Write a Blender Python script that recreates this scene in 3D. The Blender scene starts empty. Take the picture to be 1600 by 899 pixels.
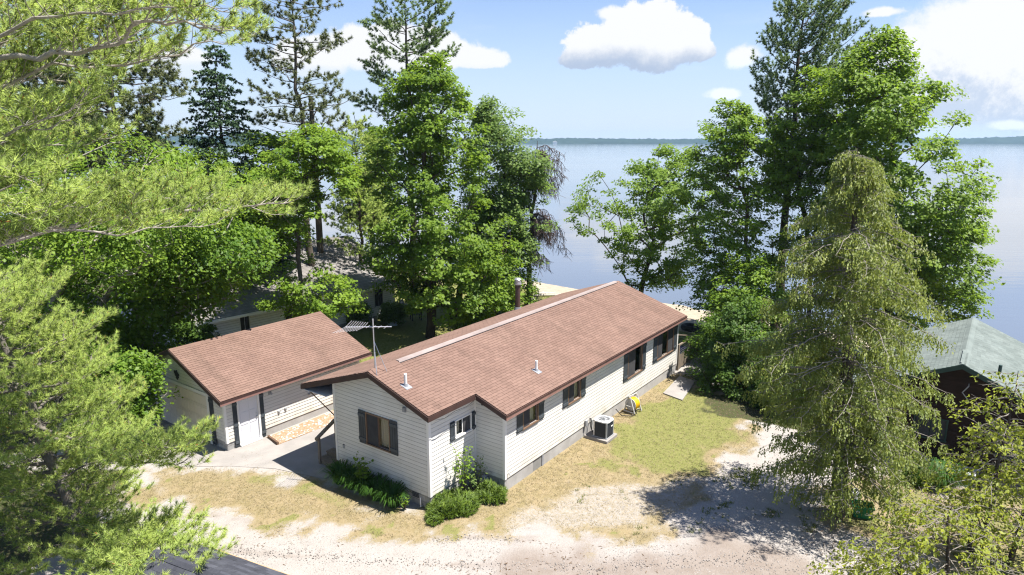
import bpy, math, random
import numpy as np
from mathutils import Vector, Matrix

# ------------------------------------------------------------------ scene, camera, light
scn = bpy.context.scene
col = scn.collection
CF, CHZ, CH = 1046.7, 218.96, 11.5            # focal length and horizon row (px of the photo), camera height
CP = math.atan((449.5 - CHZ) / CF)
cam_d = bpy.data.cameras.new('camera')
cam_d.sensor_width = 36.0
cam_d.lens = 36.0 * CF / 1600.0
cam_d.clip_start = 0.1
cam_d.clip_end = 60000.0
cam = bpy.data.objects.new('camera', cam_d)
cam.location = (0, 0, CH)
cam.rotation_euler = (math.radians(90) - CP, 0, 0)
col.objects.link(cam)
scn.camera = cam

SUN_EL, SUN_AZ = math.radians(66.0), math.radians(101.0)   # azimuth from +Y towards +X
SUN_DIR = Vector((math.cos(SUN_EL) * math.sin(SUN_AZ), math.cos(SUN_EL) * math.cos(SUN_AZ), math.sin(SUN_EL)))
sun_d = bpy.data.lights.new('sun', 'SUN')
sun_d.energy = 4.6
sun_d.angle = math.radians(0.5)
sun_d.color = (1.0, 0.95, 0.88)
sun = bpy.data.objects.new('sun', sun_d)
sun.rotation_euler = SUN_DIR.to_track_quat('Z', 'Y').to_euler()
sun.location = (40, -10, 60)
col.objects.link(sun)

vs = scn.view_settings
scn.display_settings.display_device = 'sRGB'
vs.view_transform = 'Standard'
vs.look = 'None'
vs.gamma = 1.0
vs.use_curve_mapping = False
vs.exposure = 1.4
scn.render.engine = 'CYCLES'
cy = scn.cycles
cy.use_denoising = True
cy.use_adaptive_sampling = False
cy.pixel_filter_type = 'BLACKMAN_HARRIS'
cy.filter_width = 1.2
try:
    cy.denoiser = 'OPENIMAGEDENOISE'
    cy.denoising_input_passes = 'RGB_ALBEDO_NORMAL'
    cy.denoising_prefilter = 'NONE'
except Exception:
    pass
cy.max_bounces = 8
cy.diffuse_bounces = 4
cy.glossy_bounces = 3
cy.transmission_bounces = 6
cy.transparent_max_bounces = 12
cy.caustics_reflective = False
cy.caustics_refractive = False
cy.sample_clamp_indirect = 3.0

# ------------------------------------------------------------------ node helpers
class NT:
    """small wrapper: math on sockets"""
    def __init__(self, tree):
        self.t = tree
    def node(self, typ, **kw):
        n = self.t.nodes.new(typ)
        for k, v in kw.items():
            setattr(n, k, v)
        return n
    def put(self, sock, v):
        if isinstance(v, bpy.types.NodeSocket):
            self.t.links.new(v, sock)
        elif isinstance(v, (tuple, list)) and len(v) == 3 and sock.type == 'RGBA':
            sock.default_value = (*v, 1.0)
        else:
            sock.default_value = v
    def m(self, op, a, b=None, c=None, clamp=False):
        n = self.node('ShaderNodeMath', operation=op)
        n.use_clamp = clamp
        self.put(n.inputs[0], a)
        if b is not None: self.put(n.inputs[1], b)
        if c is not None: self.put(n.inputs[2], c)
        return n.outputs[0]
    def mix(self, f, a, b):
        n = self.node('ShaderNodeMix', data_type='RGBA')
        self.put(n.inputs[0], f); self.put(n.inputs[6], a); self.put(n.inputs[7], b)
        return n.outputs[2]
    def step(self, x, lo, hi):
        n = self.node('ShaderNodeMapRange', interpolation_type='SMOOTHSTEP')
        self.put(n.inputs[0], x)
        n.inputs[1].default_value = lo; n.inputs[2].default_value = hi
        if lo > hi:
            n.inputs[1].default_value = hi; n.inputs[2].default_value = lo; n.inputs[3].default_value = 1.0; n.inputs[4].default_value = 0.0
        return n.outputs[0]
    def noise(self, vec, scale, detail=4.0, rough=0.55, dist=0.0):
        n = self.node('ShaderNodeTexNoise')
        if vec is not None: self.put(n.inputs['Vector'], vec)
        n.inputs['Scale'].default_value = scale
        n.inputs['Detail'].default_value = detail
        n.inputs['Roughness'].default_value = rough
        n.inputs['Distortion'].default_value = dist
        return n.outputs[0]
    def vscale(self, vec, s):
        n = self.node('ShaderNodeVectorMath', operation='MULTIPLY')
        self.put(n.inputs[0], vec); n.inputs[1].default_value = s
        return n.outputs[0]
    def pos(self):
        return self.node('ShaderNodeNewGeometry').outputs['Position']
    def attr(self, name):
        return self.node('ShaderNodeAttribute', attribute_name=name).outputs['Fac']
    def bump(self, h, strength, dist):
        n = self.node('ShaderNodeBump')
        n.inputs['Strength'].default_value = strength
        n.inputs['Distance'].default_value = dist
        self.put(n.inputs['Height'], h)
        return n.outputs[0]

def new_mat(name):
    m = bpy.data.materials.new(name)
    m.use_nodes = True
    m.node_tree.nodes.clear()
    nt = NT(m.node_tree)
    out = nt.node('ShaderNodeOutputMaterial')
    return m, nt, out

def principled(nt, base, rough=0.8, spec=0.3, metal=0.0, normal=None):
    p = nt.node('ShaderNodeBsdfPrincipled')
    nt.put(p.inputs['Base Color'], base)
    nt.put(p.inputs['Roughness'], rough)
    p.inputs['Specular IOR Level'].default_value = spec
    p.inputs['Metallic'].default_value = metal
    if normal is not None:
        nt.put(p.inputs['Normal'], normal)
    return p

def mat(name, c1, c2=None, scale=3.0, rough=0.8, spec=0.3, metal=0.0, bump=0.0, bscale=40.0, bdist=0.01, stretch=None, island=0.0, dirt=None, dirt_amt=0.0, streak=None, splash=None):
    """two-tone noisy surface; island adds a per-piece brightness change"""
    m, nt, out = new_mat(name)
    c2 = c2 or tuple(x * 0.8 for x in c1)
    p = nt.pos()
    pv = nt.vscale(p, stretch) if stretch else p
    f = nt.step(nt.noise(pv, scale, 6.0, 0.6), 0.3, 0.7)
    c = nt.mix(f, c1, c2)
    if dirt is not None:
        d = nt.step(nt.noise(p, 0.7, 8.0, 0.65), 0.5, 0.75)
        c = nt.mix(nt.m('MULTIPLY', d, dirt_amt), c, dirt)
    if streak is not None:                               # rain streaks running down the slope
        vr = nt.node('ShaderNodeVectorRotate', rotation_type='Z_AXIS'); nt.put(vr.inputs['Vector'], p); vr.inputs['Angle'].default_value = streak
        s = nt.step(nt.noise(nt.vscale(vr.outputs[0], (0.16, 1.7, 0.16)), 1.0, 5.0, 0.6), 0.47, 0.72)
        c = nt.mix(nt.m('MULTIPLY', s, 0.5), c, dirt)
    if splash is not None:                               # soil splashed on the lowest boards
        sz = nt.node('ShaderNodeSeparateXYZ'); nt.put(sz.inputs[0], p)
        low = nt.m('MULTIPLY', nt.step(sz.outputs[2], 1.0, 0.4), nt.step(nt.noise(p, 2.5, 6.0, 0.65), 0.35, 0.7))
        c = nt.mix(nt.m('MULTIPLY', low, 0.6), c, splash)
    if island:
        r = nt.node('ShaderNodeNewGeometry').outputs['Random Per Island']
        o = nt.node('ShaderNodeObjectInfo').outputs['Random']
        q = nt.m('FRACT', nt.m('ADD', nt.m('MULTIPLY', r, 7.31), nt.m('MULTIPLY', o, 13.7)))
        k = nt.m('MULTIPLY_ADD', q, 2 * island, 1 - island)
        hs = nt.node('ShaderNodeHueSaturation')
        nt.put(hs.inputs['Value'], k); nt.put(hs.inputs['Color'], c)
        c = hs.outputs[0]
    nrm = None
    if bump:
        nrm = nt.bump(nt.noise(pv, bscale, 4.0, 0.6), bump, bdist)
    b = principled(nt, c, rough, spec, metal, nrm)
    nt.t.links.new(b.outputs[0], out.inputs[0])
    return m

def leaf_mat(name, dark, light, trans, tfac=0.42, rough=0.5, spec=0.25, bend=0.5):
    m, nt, out = new_mat(name)
    t = nt.attr('tint')
    c = nt.mix(t, dark, light)
    # shading normals bent skyward, putting a brighter sunlit look into the foliage
    va = nt.node('ShaderNodeVectorMath', operation='ADD'); nt.put(va.inputs[0], nt.node('ShaderNodeNewGeometry').outputs['Normal']); va.inputs[1].default_value = (0, 0, bend)
    vn = nt.node('ShaderNodeVectorMath', operation='NORMALIZE'); nt.put(vn.inputs[0], va.outputs[0])
    p = principled(nt, c, rough, spec, 0.0, vn.outputs[0])
    tr = nt.node('ShaderNodeBsdfTranslucent')
    nt.put(tr.inputs['Color'], nt.mix(t, tuple(x * 0.7 for x in trans), trans))
    mx = nt.node('ShaderNodeMixShader')
    mx.inputs[0].default_value = tfac
    nt.t.links.new(p.outputs[0], mx.inputs[1]); nt.t.links.new(tr.outputs[0], mx.inputs[2])
    nt.t.links.new(mx.outputs[0], out.inputs[0])
    return m

def glass_mat(name, tint=(0.82, 0.84, 0.84)):
    m, nt, out = new_mat(name)
    fr = nt.node('ShaderNodeFresnel'); fr.inputs[0].default_value = 1.5
    tr = nt.node('ShaderNodeBsdfTransparent'); tr.inputs[0].default_value = (*tint, 1)
    gl = nt.node('ShaderNodeBsdfGlossy'); gl.inputs['Roughness'].default_value = 0.02
    mx = nt.node('ShaderNodeMixShader')
    bk = nt.node('ShaderNodeNewGeometry').outputs['Backfacing']
    nt.put(mx.inputs[0], nt.m('MULTIPLY', nt.m('SUBTRACT', 1.0, bk), fr.outputs[0]))
    nt.t.links.new(tr.outputs[0], mx.inputs[1]); nt.t.links.new(gl.outputs[0], mx.inputs[2])
    nt.t.links.new(mx.outputs[0], out.inputs[0])
    return m

# ------------------------------------------------------------------ photo-to-place helpers
def ray(x, y):
    u = (x - 800) / CF; v = (y - 449.5) / CF
    return u, math.cos(CP) - v * math.sin(CP), -(v * math.cos(CP) + math.sin(CP))
def gp(x, y, z=0.0):
    d = ray(x, y); t = (z - CH) / d[2]
    return t * d[0], t * d[1]
def at(x, y, Y):
    d = ray(x, y); t = Y / d[1]
    return t * d[0], Y, CH + t * d[2]

# ------------------------------------------------------------------ sky with clouds
world = bpy.data.worlds.new('World')
scn.world = world
world.use_nodes = True
wt = world.node_tree
wt.nodes.clear()
W = NT(wt)
sky = W.node('ShaderNodeTexSky', sky_type='NISHITA')
sky.sun_disc = False
sky.sun_elevation = SUN_EL
sky.sun_rotation = SUN_AZ
sky.altitude = 200.0
sky.air_density = 1.0
sky.dust_density = 0.1
sky.ozone_density = 2.0
dirv = W.node('ShaderNodeTexCoord').outputs['Generated']
sp = W.node('ShaderNodeSeparateXYZ'); W.put(sp.inputs[0], dirv)
AZ = W.m('ARCTAN2', sp.outputs[0], sp.outputs[1])
EL = W.m('ARCSINE', sp.outputs[2])
def azel(x, y):
    d = ray(x, y)
    return math.atan2(d[0], d[1]), math.atan2(d[2], math.hypot(d[0], d[1]))
n1 = W.m('SUBTRACT', W.noise(dirv, 24.0, 12.0, 0.68), 0.5)
n2 = W.m('SUBTRACT', W.noise(dirv, 7.0, 6.0, 0.55), 0.5)
n3 = W.noise(W.vscale(dirv, (1.0, 1.0, 5.0)), 6.0, 8.0, 0.6)
SK = 0.06                                       # world background strength
def cl(r, g, b):
    return (r / SK, g / SK, b / SK)
CLOUD = cl(0.375, 0.38, 0.39)
def puff(x, y, rx, ry, flat=0.6):
    a, e = azel(x, y)
    da = W.m('DIVIDE', W.m('SUBTRACT', AZ, a), rx / CF)
    de = W.m('SUBTRACT', EL, e)
    up = W.m('DIVIDE', W.m('MAXIMUM', de, 0.0), ry / CF)
    dn = W.m('DIVIDE', W.m('MINIMUM', de, 0.0), ry * flat / CF)
    dd = W.m('ADD', W.m('MULTIPLY', da, da), W.m('ADD', W.m('MULTIPLY', up, up), W.m('MULTIPLY', dn, dn)))
    return W.m('SUBTRACT', 1.0, W.m('SQRT', dd))
def union(lst):
    r = lst[0]
    for q in lst[1:]:
        r = W.m('SMOOTH_MAX', r, q, 0.12)
    return r
def cumulus(puffs, amp, soft, y_base, y_top, grey, shade=0.9):
    f = W.m('ADD', union([puff(*q) for q in puffs]), W.m('ADD', W.m('MULTIPLY', n1, amp), W.m('MULTIPLY', n2, amp * 0.7)))
    dens = W.step(f, 0.0, soft)
    eb, et = azel(800, y_base)[1], azel(800, y_top)[1]
    t = W.m('DIVIDE', W.m('SUBTRACT', EL, eb), et - eb)
    t = W.m('ADD', t, W.m('ADD', W.m('MULTIPLY', n1, shade), W.m('MULTIPLY', n2, shade)))
    return dens, W.mix(W.step(t, 0.05, 0.70), grey, CLOUD)

clouds = []
# the large cumulus right of centre, flat grey base
clouds.append(cumulus([(1002, 70, 92, 56, 0.66), (1010, 52, 64, 44, 1.0), (945, 78, 62, 42, 0.7), (910, 94, 40, 24, 0.6), (1062, 72, 52, 46, 0.6), (1088, 82, 34, 24, 0.6)], 1.25, 0.15, 108, 58, cl(0.19, 0.228, 0.295)))
# cloud behind the pine at left of centre
clouds.append(cumulus([(640, 80, 80, 46, 0.6), (690, 88, 70, 40, 0.5), (745, 96, 52, 24, 0.5), (570, 82, 80, 36, 0.8), (490, 92, 70, 34, 0.8), (262, 98, 60, 30, 0.7)], 1.0, 0.22, 118, 92, cl(0.31, 0.345, 0.395)))
# bank at right
clouds.append(cumulus([(1445, 100, 95, 55, 0.8), (1400, 90, 60, 42, 0.8), (1540, 130, 120, 50, 0.9), (1660, 120, 150, 100, 0.8), (1490, 60, 90, 40, 0.8), (1590, 70, 120, 50, 0.8), (1560, 25, 120, 36, 0.9), (1500, 172, 120, 22, 0.8)], 1.1, 0.40, 190, 60, cl(0.24, 0.275, 0.335), 2.4))
# small puffs
clouds.append(cumulus([(1158, 94, 27, 21, 0.7), (1132, 149, 26, 12, 0.6), (1575, 197, 26, 9, 0.7), (952, 22, 26, 14, 1.0), (1378, 20, 30, 8, 0.8)], 1.6, 0.5, 108, 80, cl(0.37, 0.395, 0.43)))
skyc = sky.outputs[0]
# thin high veil
veil = W.m('MULTIPLY', W.step(n3, 0.52, 0.85), 0.12)
hz = W.node('ShaderNodeVectorMath', operation='MULTIPLY')
W.put(hz.inputs[0], skyc); hz.inputs[1].default_value = (0.88, 0.93, 1.12)
low = W.step(EL, 0.30, -0.02)                        # pale summer air towards the horizon, all round
c = W.mix(W.m('MULTIPLY', low, 0.8), hz.outputs[0], cl(0.255, 0.302, 0.372))
c = W.mix(veil, c, CLOUD)
# scattered fair-weather cloud over the rest of the sky, the same kind as in view
gen = W.noise(W.vscale(dirv, (1.0, 1.0, 2.2)), 3.2, 9.0, 0.58)
away = W.step(W.m('ABSOLUTE', AZ), 0.72, 0.95)
c = W.mix(W.m('MULTIPLY', W.m('MULTIPLY', W.step(gen, 0.56, 0.66), away), 0.9), c, CLOUD)
for dens, cc in clouds:
    c = W.mix(dens, c, cc)
bg = W.node('ShaderNodeBackground')
W.put(bg.inputs[0], c)
bg.inputs[1].default_value = SK
wo = W.node('ShaderNodeOutputWorld')
wt.links.new(bg.outputs[0], wo.inputs[0])
# ------------------------------------------------------------------ object helpers
def tag(o, label=None, cat=None, group=None, kind=None):
    if label: o['label'] = label
    if cat: o['category'] = cat
    if group: o['group'] = group
    if kind: o['kind'] = kind
    return o
def empty(name, loc, rz=0.0):
    o = bpy.data.objects.new(name, None)
    o.empty_display_size = 0.3
    o.location = loc; o.rotation_euler = (0, 0, rz)
    col.objects.link(o)
    return o
def thing(name, label, cat, loc=(0, 0, 0), rz=0.0, group=None):
    return tag(empty(name, loc, rz), label, cat, group)
def link(name, me, parent=None, loc=None, rot=None):
    o = bpy.data.objects.new(name, me)
    col.objects.link(o)
    if parent is not None: o.parent = parent
    if loc is not None: o.location = loc
    if rot is not None: o.rotation_euler = rot
    return o
def fast(name, V, F, material, parent=None, tint=None, smooth=False, pattrs=None, loc=None):
    """V (N,3), F (M,k): one mesh object straight from arrays"""
    V = np.ascontiguousarray(V, np.float32); F = np.ascontiguousarray(F, np.int32)
    me = bpy.data.meshes.new(name)
    k = F.shape[1]
    me.vertices.add(len(V)); me.vertices.foreach_set('co', V.ravel())
    me.loops.add(F.size); me.loops.foreach_set('vertex_index', F.ravel())
    me.polygons.add(len(F)); me.polygons.foreach_set('loop_start', np.arange(0, F.size, k, dtype=np.int32))
    me.update(calc_edges=True)
    if smooth:
        me.polygons.foreach_set('use_smooth', np.ones(len(F), bool))
    if tint is not None:
        a = me.attributes.new('tint', 'FLOAT', 'FACE'); a.data.foreach_set('value', np.ascontiguousarray(tint, np.float32))
    for kx, vx in (pattrs or {}).items():
        a = me.attributes.new(kx, 'FLOAT', 'POINT'); a.data.foreach_set('value', np.ascontiguousarray(vx, np.float32))
    if material: me.materials.append(material)
    return link(name, me, parent, loc)

class MB:
    """collects boxes, prisms, tubes into one mesh"""
    def __init__(self): self.v = []; self.f = []
    def add(self, vs_, fs_):
        n = len(self.v)
        self.v += [tuple(p) for p in vs_]; self.f += [tuple(i + n for i in f) for f in fs_]
        return self
    def box(self, x0, x1, y0, y1, z0, z1, M=None):
        vs_ = [(x, y, z) for z in (z0, z1) for y in (y0, y1) for x in (x0, x1)]
        if M is not None: vs_ = [M @ Vector(p) for p in vs_]
        return self.add(vs_, [(0, 2, 3, 1), (4, 5, 7, 6), (0, 1, 5, 4), (2, 6, 7, 3), (0, 4, 6, 2), (1, 3, 7, 5)])
    def hexa(self, low, high):
        """low, high: four points each, in ring order"""
        return self.add(list(low) + list(high), [(3, 2, 1, 0), (4, 5, 6, 7)] + [(i, (i + 1) % 4, 4 + (i + 1) % 4, 4 + i) for i in range(4)])
    def prism(self, poly, ext):
        """poly: 3D points in order, ext: extrusion vector"""
        n = len(poly); e = Vector(ext)
        vs_ = [Vector(p) for p in poly] + [Vector(p) + e for p in poly]
        return self.add(vs_, [tuple(range(n - 1, -1, -1)), tuple(range(n, 2 * n))] + [(i, (i + 1) % n, n + (i + 1) % n, n + i) for i in range(n)])
    def tube(self, pts, r, n=6, cap=True):
        pts = [Vector(p) for p in pts]
        rs = r if isinstance(r, (list, tuple)) else [r] * len(pts)
        base = len(self.v); prev = None
        for i, p in enumerate(pts):
            d = (pts[min(i + 1, len(pts) - 1)] - pts[max(i - 1, 0)]).normalized()
            if prev is None:
                a = d.orthogonal().normalized()
            else:
                a = (prev - d * prev.dot(d)).normalized()
            prev = a; b = d.cross(a)
            for j in range(n):
                t = 2 * math.pi * j / n
                self.v.append(tuple(p + (a * math.cos(t) + b * math.sin(t)) * rs[i]))
        for i in range(len(pts) - 1):
            for j in range(n):
                k = (j + 1) % n
                self.f.append((base + i * n + j, base + i * n + k, base + (i + 1) * n + k, base + (i + 1) * n + j))
        if cap:
            self.f.append(tuple(base + j for j in range(n - 1, -1, -1)))
            e = base + (len(pts) - 1) * n
            self.f.append(tuple(e + j for j in range(n)))
        return self
    def cyl(self, x, y, z0, z1, r0, r1=None, n=16):
        return self.tube([(x, y, z0), (x, y, z1)], [r0, r0 if r1 is None else r1], n)
    def torus(self, c, axis, R, r, n=24, k=6):
        ax = Vector(axis).normalized(); a = ax.orthogonal().normalized(); b = ax.cross(a); base = len(self.v); c = Vector(c)
        for i in range(n):
            t = 2 * math.pi * i / n; d = a * math.cos(t) + b * math.sin(t)
            for j in range(k):
                s = 2 * math.pi * j / k
                self.v.append(tuple(c + d * (R + r * math.cos(s)) + ax * r * math.sin(s)))
        for i in range(n):
            for j in range(k):
                i2, j2 = (i + 1) % n, (j + 1) % k
                self.f.append((base + i * k + j, base + i2 * k + j, base + i2 * k + j2, base + i * k + j2))
        return self
    def mesh(self, name, material):
        me = bpy.data.meshes.new(name)
        me.from_pydata(self.v, [], self.f); me.update()
        if material: me.materials.append(material)
        return me
    def build(self, name, material, parent=None, bevel=0.0, smooth=False, loc=None, rot=None):
        me = self.mesh(name, material)
        import bmesh
        bm = bmesh.new(); bm.from_mesh(me)
        bmesh.ops.recalc_face_normals(bm, faces=bm.faces)
        bm.to_mesh(me); bm.free()
        if smooth:
            me.polygons.foreach_set('use_smooth', np.ones(len(me.polygons), bool))
        o = link(name, me, parent, loc, rot)
        if bevel:
            b = o.modifiers.new('bevel', 'BEVEL'); b.width = bevel; b.segments = 2; b.limit_method = 'ANGLE'
        return o

# ------------------------------------------------------------------ numpy noise
def vnoise(x, y, seed):
    xi = np.floor(x).astype(np.int64); yi = np.floor(y).astype(np.int64)
    fx = x - xi; fy = y - yi
    fx = fx * fx * (3 - 2 * fx); fy = fy * fy * (3 - 2 * fy)
    def hsh(a, b):
        n = (a * 374761393 + b * 668265263 + seed * 1442695041) & 0x7fffffff
        n = ((n ^ (n >> 13)) * 1274126177) & 0x7fffffff
        return ((n ^ (n >> 16)) & 0xffff) / 65535.0
    return (hsh(xi, yi) * (1 - fx) + hsh(xi + 1, yi) * fx) * (1 - fy) + (hsh(xi, yi + 1) * (1 - fx) + hsh(xi + 1, yi + 1) * fx) * fy
def fbm(x, y, seed, oct=4):
    r = 0; a = 0.5; t = 0
    for i in range(oct):
        r = r + a * vnoise(x * 2 ** i, y * 2 ** i, seed + i); t += a; a *= 0.55
    return r / t
def sstep(x, a, b):
    t = np.clip((x - a) / (b - a), 0, 1)
    return t * t * (3 - 2 * t)
def poly_sd(X, Y, poly):
    """signed distance, positive inside"""
    inside = np.zeros(X.shape, bool); best = np.full(X.shape, 1e9)
    n = len(poly)
    for i in range(n):
        ax, ay = poly[i]; bx, by = poly[(i + 1) % n]
        cond = ((ay > Y) != (by > Y)) & (X < (bx - ax) * (Y - ay) / (by - ay + 1e-12) + ax)
        inside ^= cond
        dx, dy = bx - ax, by - ay
        t = np.clip(((X - ax) * dx + (Y - ay) * dy) / (dx * dx + dy * dy + 1e-12), 0, 1)
        best = np.minimum(best, np.hypot(X - ax - t * dx, Y - ay - t * dy))
    return np.where(inside, best, -best)

# ------------------------------------------------------------------ placing frames: the house and the garage
TH = 0.623
HO = (-2.585, 19.311)
HA = (math.sin(TH), math.cos(TH)); HB = (math.cos(TH), -math.sin(TH))
def H(b, a):            # house coordinates: b across (to the right), a along (to the lake)
    return HO[0] + HA[0] * a + HB[0] * b, HO[1] + HA[1] * a + HB[1] * b
def toH(X, Y):
    dx, dy = X - HO[0], Y - HO[1]
    return dx * HB[0] + dy * HB[1], dx * HA[0] + dy * HA[1]
GTH = 0.628
GO = (-10.756, 23.436)

# ------------------------------------------------------------------ ground, lake, far shore
LAKE = -0.9
SP = [gp(825, 436.7, LAKE), gp(904, 450.7, LAKE), gp(1042, 473, LAKE), gp(1129, 486, LAKE)]
_d = Vector((SP[3][0] - SP[0][0], SP[3][1] - SP[0][1])).normalized()
SHORE = [(SP[0][0] - _d.x * 400, SP[0][1] - _d.y * 180), (SP[0][0] - _d.x * 40, SP[0][1] - _d.y * 28)] + SP + [(SP[3][0] + _d.x * 14, SP[3][1] + _d.y * 16), (SP[3][0] + _d.x * 400, SP[3][1] + _d.y * 420)]
SHORE_POLY = SHORE + [(900, 4000), (-900, 4000)]
def shore_dist(X, Y):   # positive on land
    return -poly_sd(X, Y, SHORE_POLY)
def ground_z(X, Y):
    X = np.asarray(X, float); Y = np.asarray(Y, float)
    s = shore_dist(X, Y) + (fbm(X * 0.35, Y * 0.35, 5, 3) - 0.5) * 0.9
    z = LAKE + 1.0 * sstep(s, -1.0, 10.0) - 0.10
    z = np.where(s < 0, LAKE - 0.02 + 0.10 * np.maximum(s, -30), np.maximum(z, LAKE + np.minimum(s, 4) * 0.07))
    flat = np.clip((s - 9) / 3, 0, 1)
    return np.where(s < 0, z, z * (1 - flat))
def gz(x, y):
    return float(ground_z(np.array([x]), np.array([y]))[0])

def axis(lo, hi, step, far_lo, far_hi):
    a = list(np.arange(lo, hi + 1e-6, step))
    x, s = hi, step
    while x < far_hi:
        s *= 1.35; x += s; a.append(x)
    x, s = lo, step
    while x > far_lo:
        s *= 1.35; x -= s; a.insert(0, x)
    return np.array(a)
gx = axis(-24, 22, 0.18, -900, 900)
gy = axis(12, 58, 0.19, -300, 330)
GX, GY = np.meshgrid(gx, gy)
GZ = ground_z(GX, GY)
def P(pts, z=0.0): return [gp(x, y, z) for x, y in pts]
NB = fbm(GX * 0.5, GY * 0.5, 11, 5); NF = fbm(GX * 1.6, GY * 1.6, 23, 4); NM = fbm(GX * 0.9, GY * 0.9, 41, 5)
hb, ha = toH(GX, GY)
sd_shore = shore_dist(GX, GY)
# dry grass yard in front of and beside the house
dry_poly = P([(225, 742), (285, 726), (430, 731), (530, 770), (610, 800), (680, 800), (760, 790), (790, 772), (880, 715), (915, 690), (980, 640), (1050, 590), (1130, 600), (1185, 640), (1180, 700), (1090, 742), (1055, 800), (1000, 838), (900, 845), (820, 822), (730, 825), (640, 838), (560, 832), (440, 815), (330, 800), (225, 792)])
dry = sstep(poly_sd(GX, GY, dry_poly) + (NM - 0.5) * 3.2 + (NF - 0.5) * 1.6, -0.7, 0.9)
strip = P([(640, 836), (668, 790), (742, 742), (786, 752), (1045, 578), (1080, 590), (1075, 640), (1000, 700), (900, 760), (820, 800), (740, 822)])
dry = np.maximum(dry, 0.95 * sstep(poly_sd(GX, GY, strip) + (NF - 0.5) * 1.0, -0.3, 0.4))
bare = P([(800, 800), (900, 750), (1000, 748), (1090, 745), (1060, 790), (1000, 825), (900, 835), (800, 822)])
dry *= 1 - 0.55 * sstep(poly_sd(GX, GY, bare) + (NM - 0.5) * 2.5, -0.2, 0.8)
# right-hand yard round the cedar
yard = P([(1250, 760), (1340, 730), (1440, 750), (1600, 745), (1750, 800), (1750, 960), (1480, 960), (1440, 880), (1360, 850), (1290, 830)])
dry = np.maximum(dry, 0.75 * sstep(poly_sd(GX, GY, yard) + (NM - 0.5) * 4.0, -0.4, 0.8))
# greener turf
gr_poly = P([(905, 705), (985, 640), (1060, 590), (1140, 620), (1178, 650), (1165, 690), (1080, 738), (1000, 748)])
green = 0.75 * sstep(poly_sd(GX, GY, gr_poly) + (NM - 0.5) * 3.2, -0.5, 1.0)
g2 = P([(350, 735), (430, 735), (520, 765), (600, 800), (540, 800), (440, 770), (350, 752)])
green = np.maximum(green, 0.55 * sstep(poly_sd(GX, GY, g2) + (NF - 0.5) * 1.6, -0.2, 0.5))
green = np.maximum(green, 0.7 * dry * sstep(NF + (NB - 0.5) * 0.6, 0.62, 0.75))
green = np.maximum(green, 0.6 * sstep(poly_sd(GX, GY, yard) + (NM - 0.5) * 5, 0.2, 1.5) * sstep(NM, 0.42, 0.6))
# lawn behind the house and round the neighbour
lawn = sstep(np.minimum(-hb - 5.4, ha - 3.5) + (NF - 0.5) * 0.8, -0.2, 0.3)
lawn = np.maximum(lawn, sstep(np.minimum(ha - 18.4, 40 - hb) + (NF - 0.5), -0.3, 0.5) * sstep(-hb + 2.2, 0, 2.0))
shore_mask = sstep(sd_shore + (NB - 0.5) * 2.0 + (NF - 0.5), 3.6, 4.8)
lawn *= shore_mask
green = np.maximum(green, lawn)
# forest floor, left and right
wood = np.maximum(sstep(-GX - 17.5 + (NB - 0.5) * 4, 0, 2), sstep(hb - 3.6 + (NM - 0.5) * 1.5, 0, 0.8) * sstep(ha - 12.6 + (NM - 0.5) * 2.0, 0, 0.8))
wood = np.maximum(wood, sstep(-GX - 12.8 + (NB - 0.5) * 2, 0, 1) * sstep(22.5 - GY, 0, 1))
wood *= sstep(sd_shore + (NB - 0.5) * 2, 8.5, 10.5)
sand = 1 - sstep(sd_shore + (NB - 0.5) * 3.0, 3.6, 4.6)
sand = np.maximum(sand, sstep(GX - 8.5 + (NM - 0.5) * 2, 0, 1.5) * (1 - sstep(sd_shore + (NB - 0.5) * 3.0, 8.5, 10.0)))
dirt_poly = P([(770, 878), (900, 862), (1050, 846), (1200, 828), (1300, 870), (1400, 960), (700, 960)])
dirt = 0.85 * sstep(poly_sd(GX, GY, dirt_poly) + (NB - 0.5) * 2.6 + (NF - 0.5), -0.5, 0.9)
NEARB = np.where((ha > -3.5) & (ha < 18) & (hb > -12.5) & (hb < 3.2), 0.15, 1.0)
# wheel tracks worn into the drive: two soft parallel lines that sweep past the house
trk = [gp(120, 800), gp(420, 838), gp(700, 858), gp(940, 862), gp(1120, 850), gp(1260, 812)]
td = np.full(GX.shape, 1e9)
for (ax_, ay_), (bx_, by_) in zip(trk[:-1], trk[1:]):
    ddx, ddy = bx_ - ax_, by_ - ay_
    tt = np.clip(((GX - ax_) * ddx + (GY - ay_) * ddy) / (ddx * ddx + ddy * ddy), 0, 1)
    td = np.minimum(td, np.hypot(GX - ax_ - tt * ddx, GY - ay_ - tt * ddy))
td = td + (NB - 0.5) * 0.5
rut = np.exp(-((td - 0.75) / 0.17) ** 2)
dirt = np.maximum(dirt, 0.62 * rut * sstep(NM, 0.30, 0.5))
GZ = GZ - 0.03 * rut
GZ = GZ + NEARB * (NB - 0.5) * 0.05 * sstep(np.abs(sd_shore), 0.3, 3) + NEARB * (NF - 0.5) * 0.02
# beneath the buildings and slabs stay flat
GZ = np.where((ha > -1.5) & (ha < 18) & (hb > -12) & (hb < 3.2) & (sd_shore > 11), np.minimum(GZ, 0.0) - 0.004, GZ)
GZ = GZ - 0.02
ny, nx = GX.shape
idx = np.arange(ny * nx).reshape(ny, nx)
F = np.stack([idx[:-1, :-1], idx[:-1, 1:], idx[1:, 1:], idx[1:, :-1]], -1).reshape(-1, 4)
V = np.stack([GX, GY, GZ], -1).reshape(-1, 3)

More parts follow.
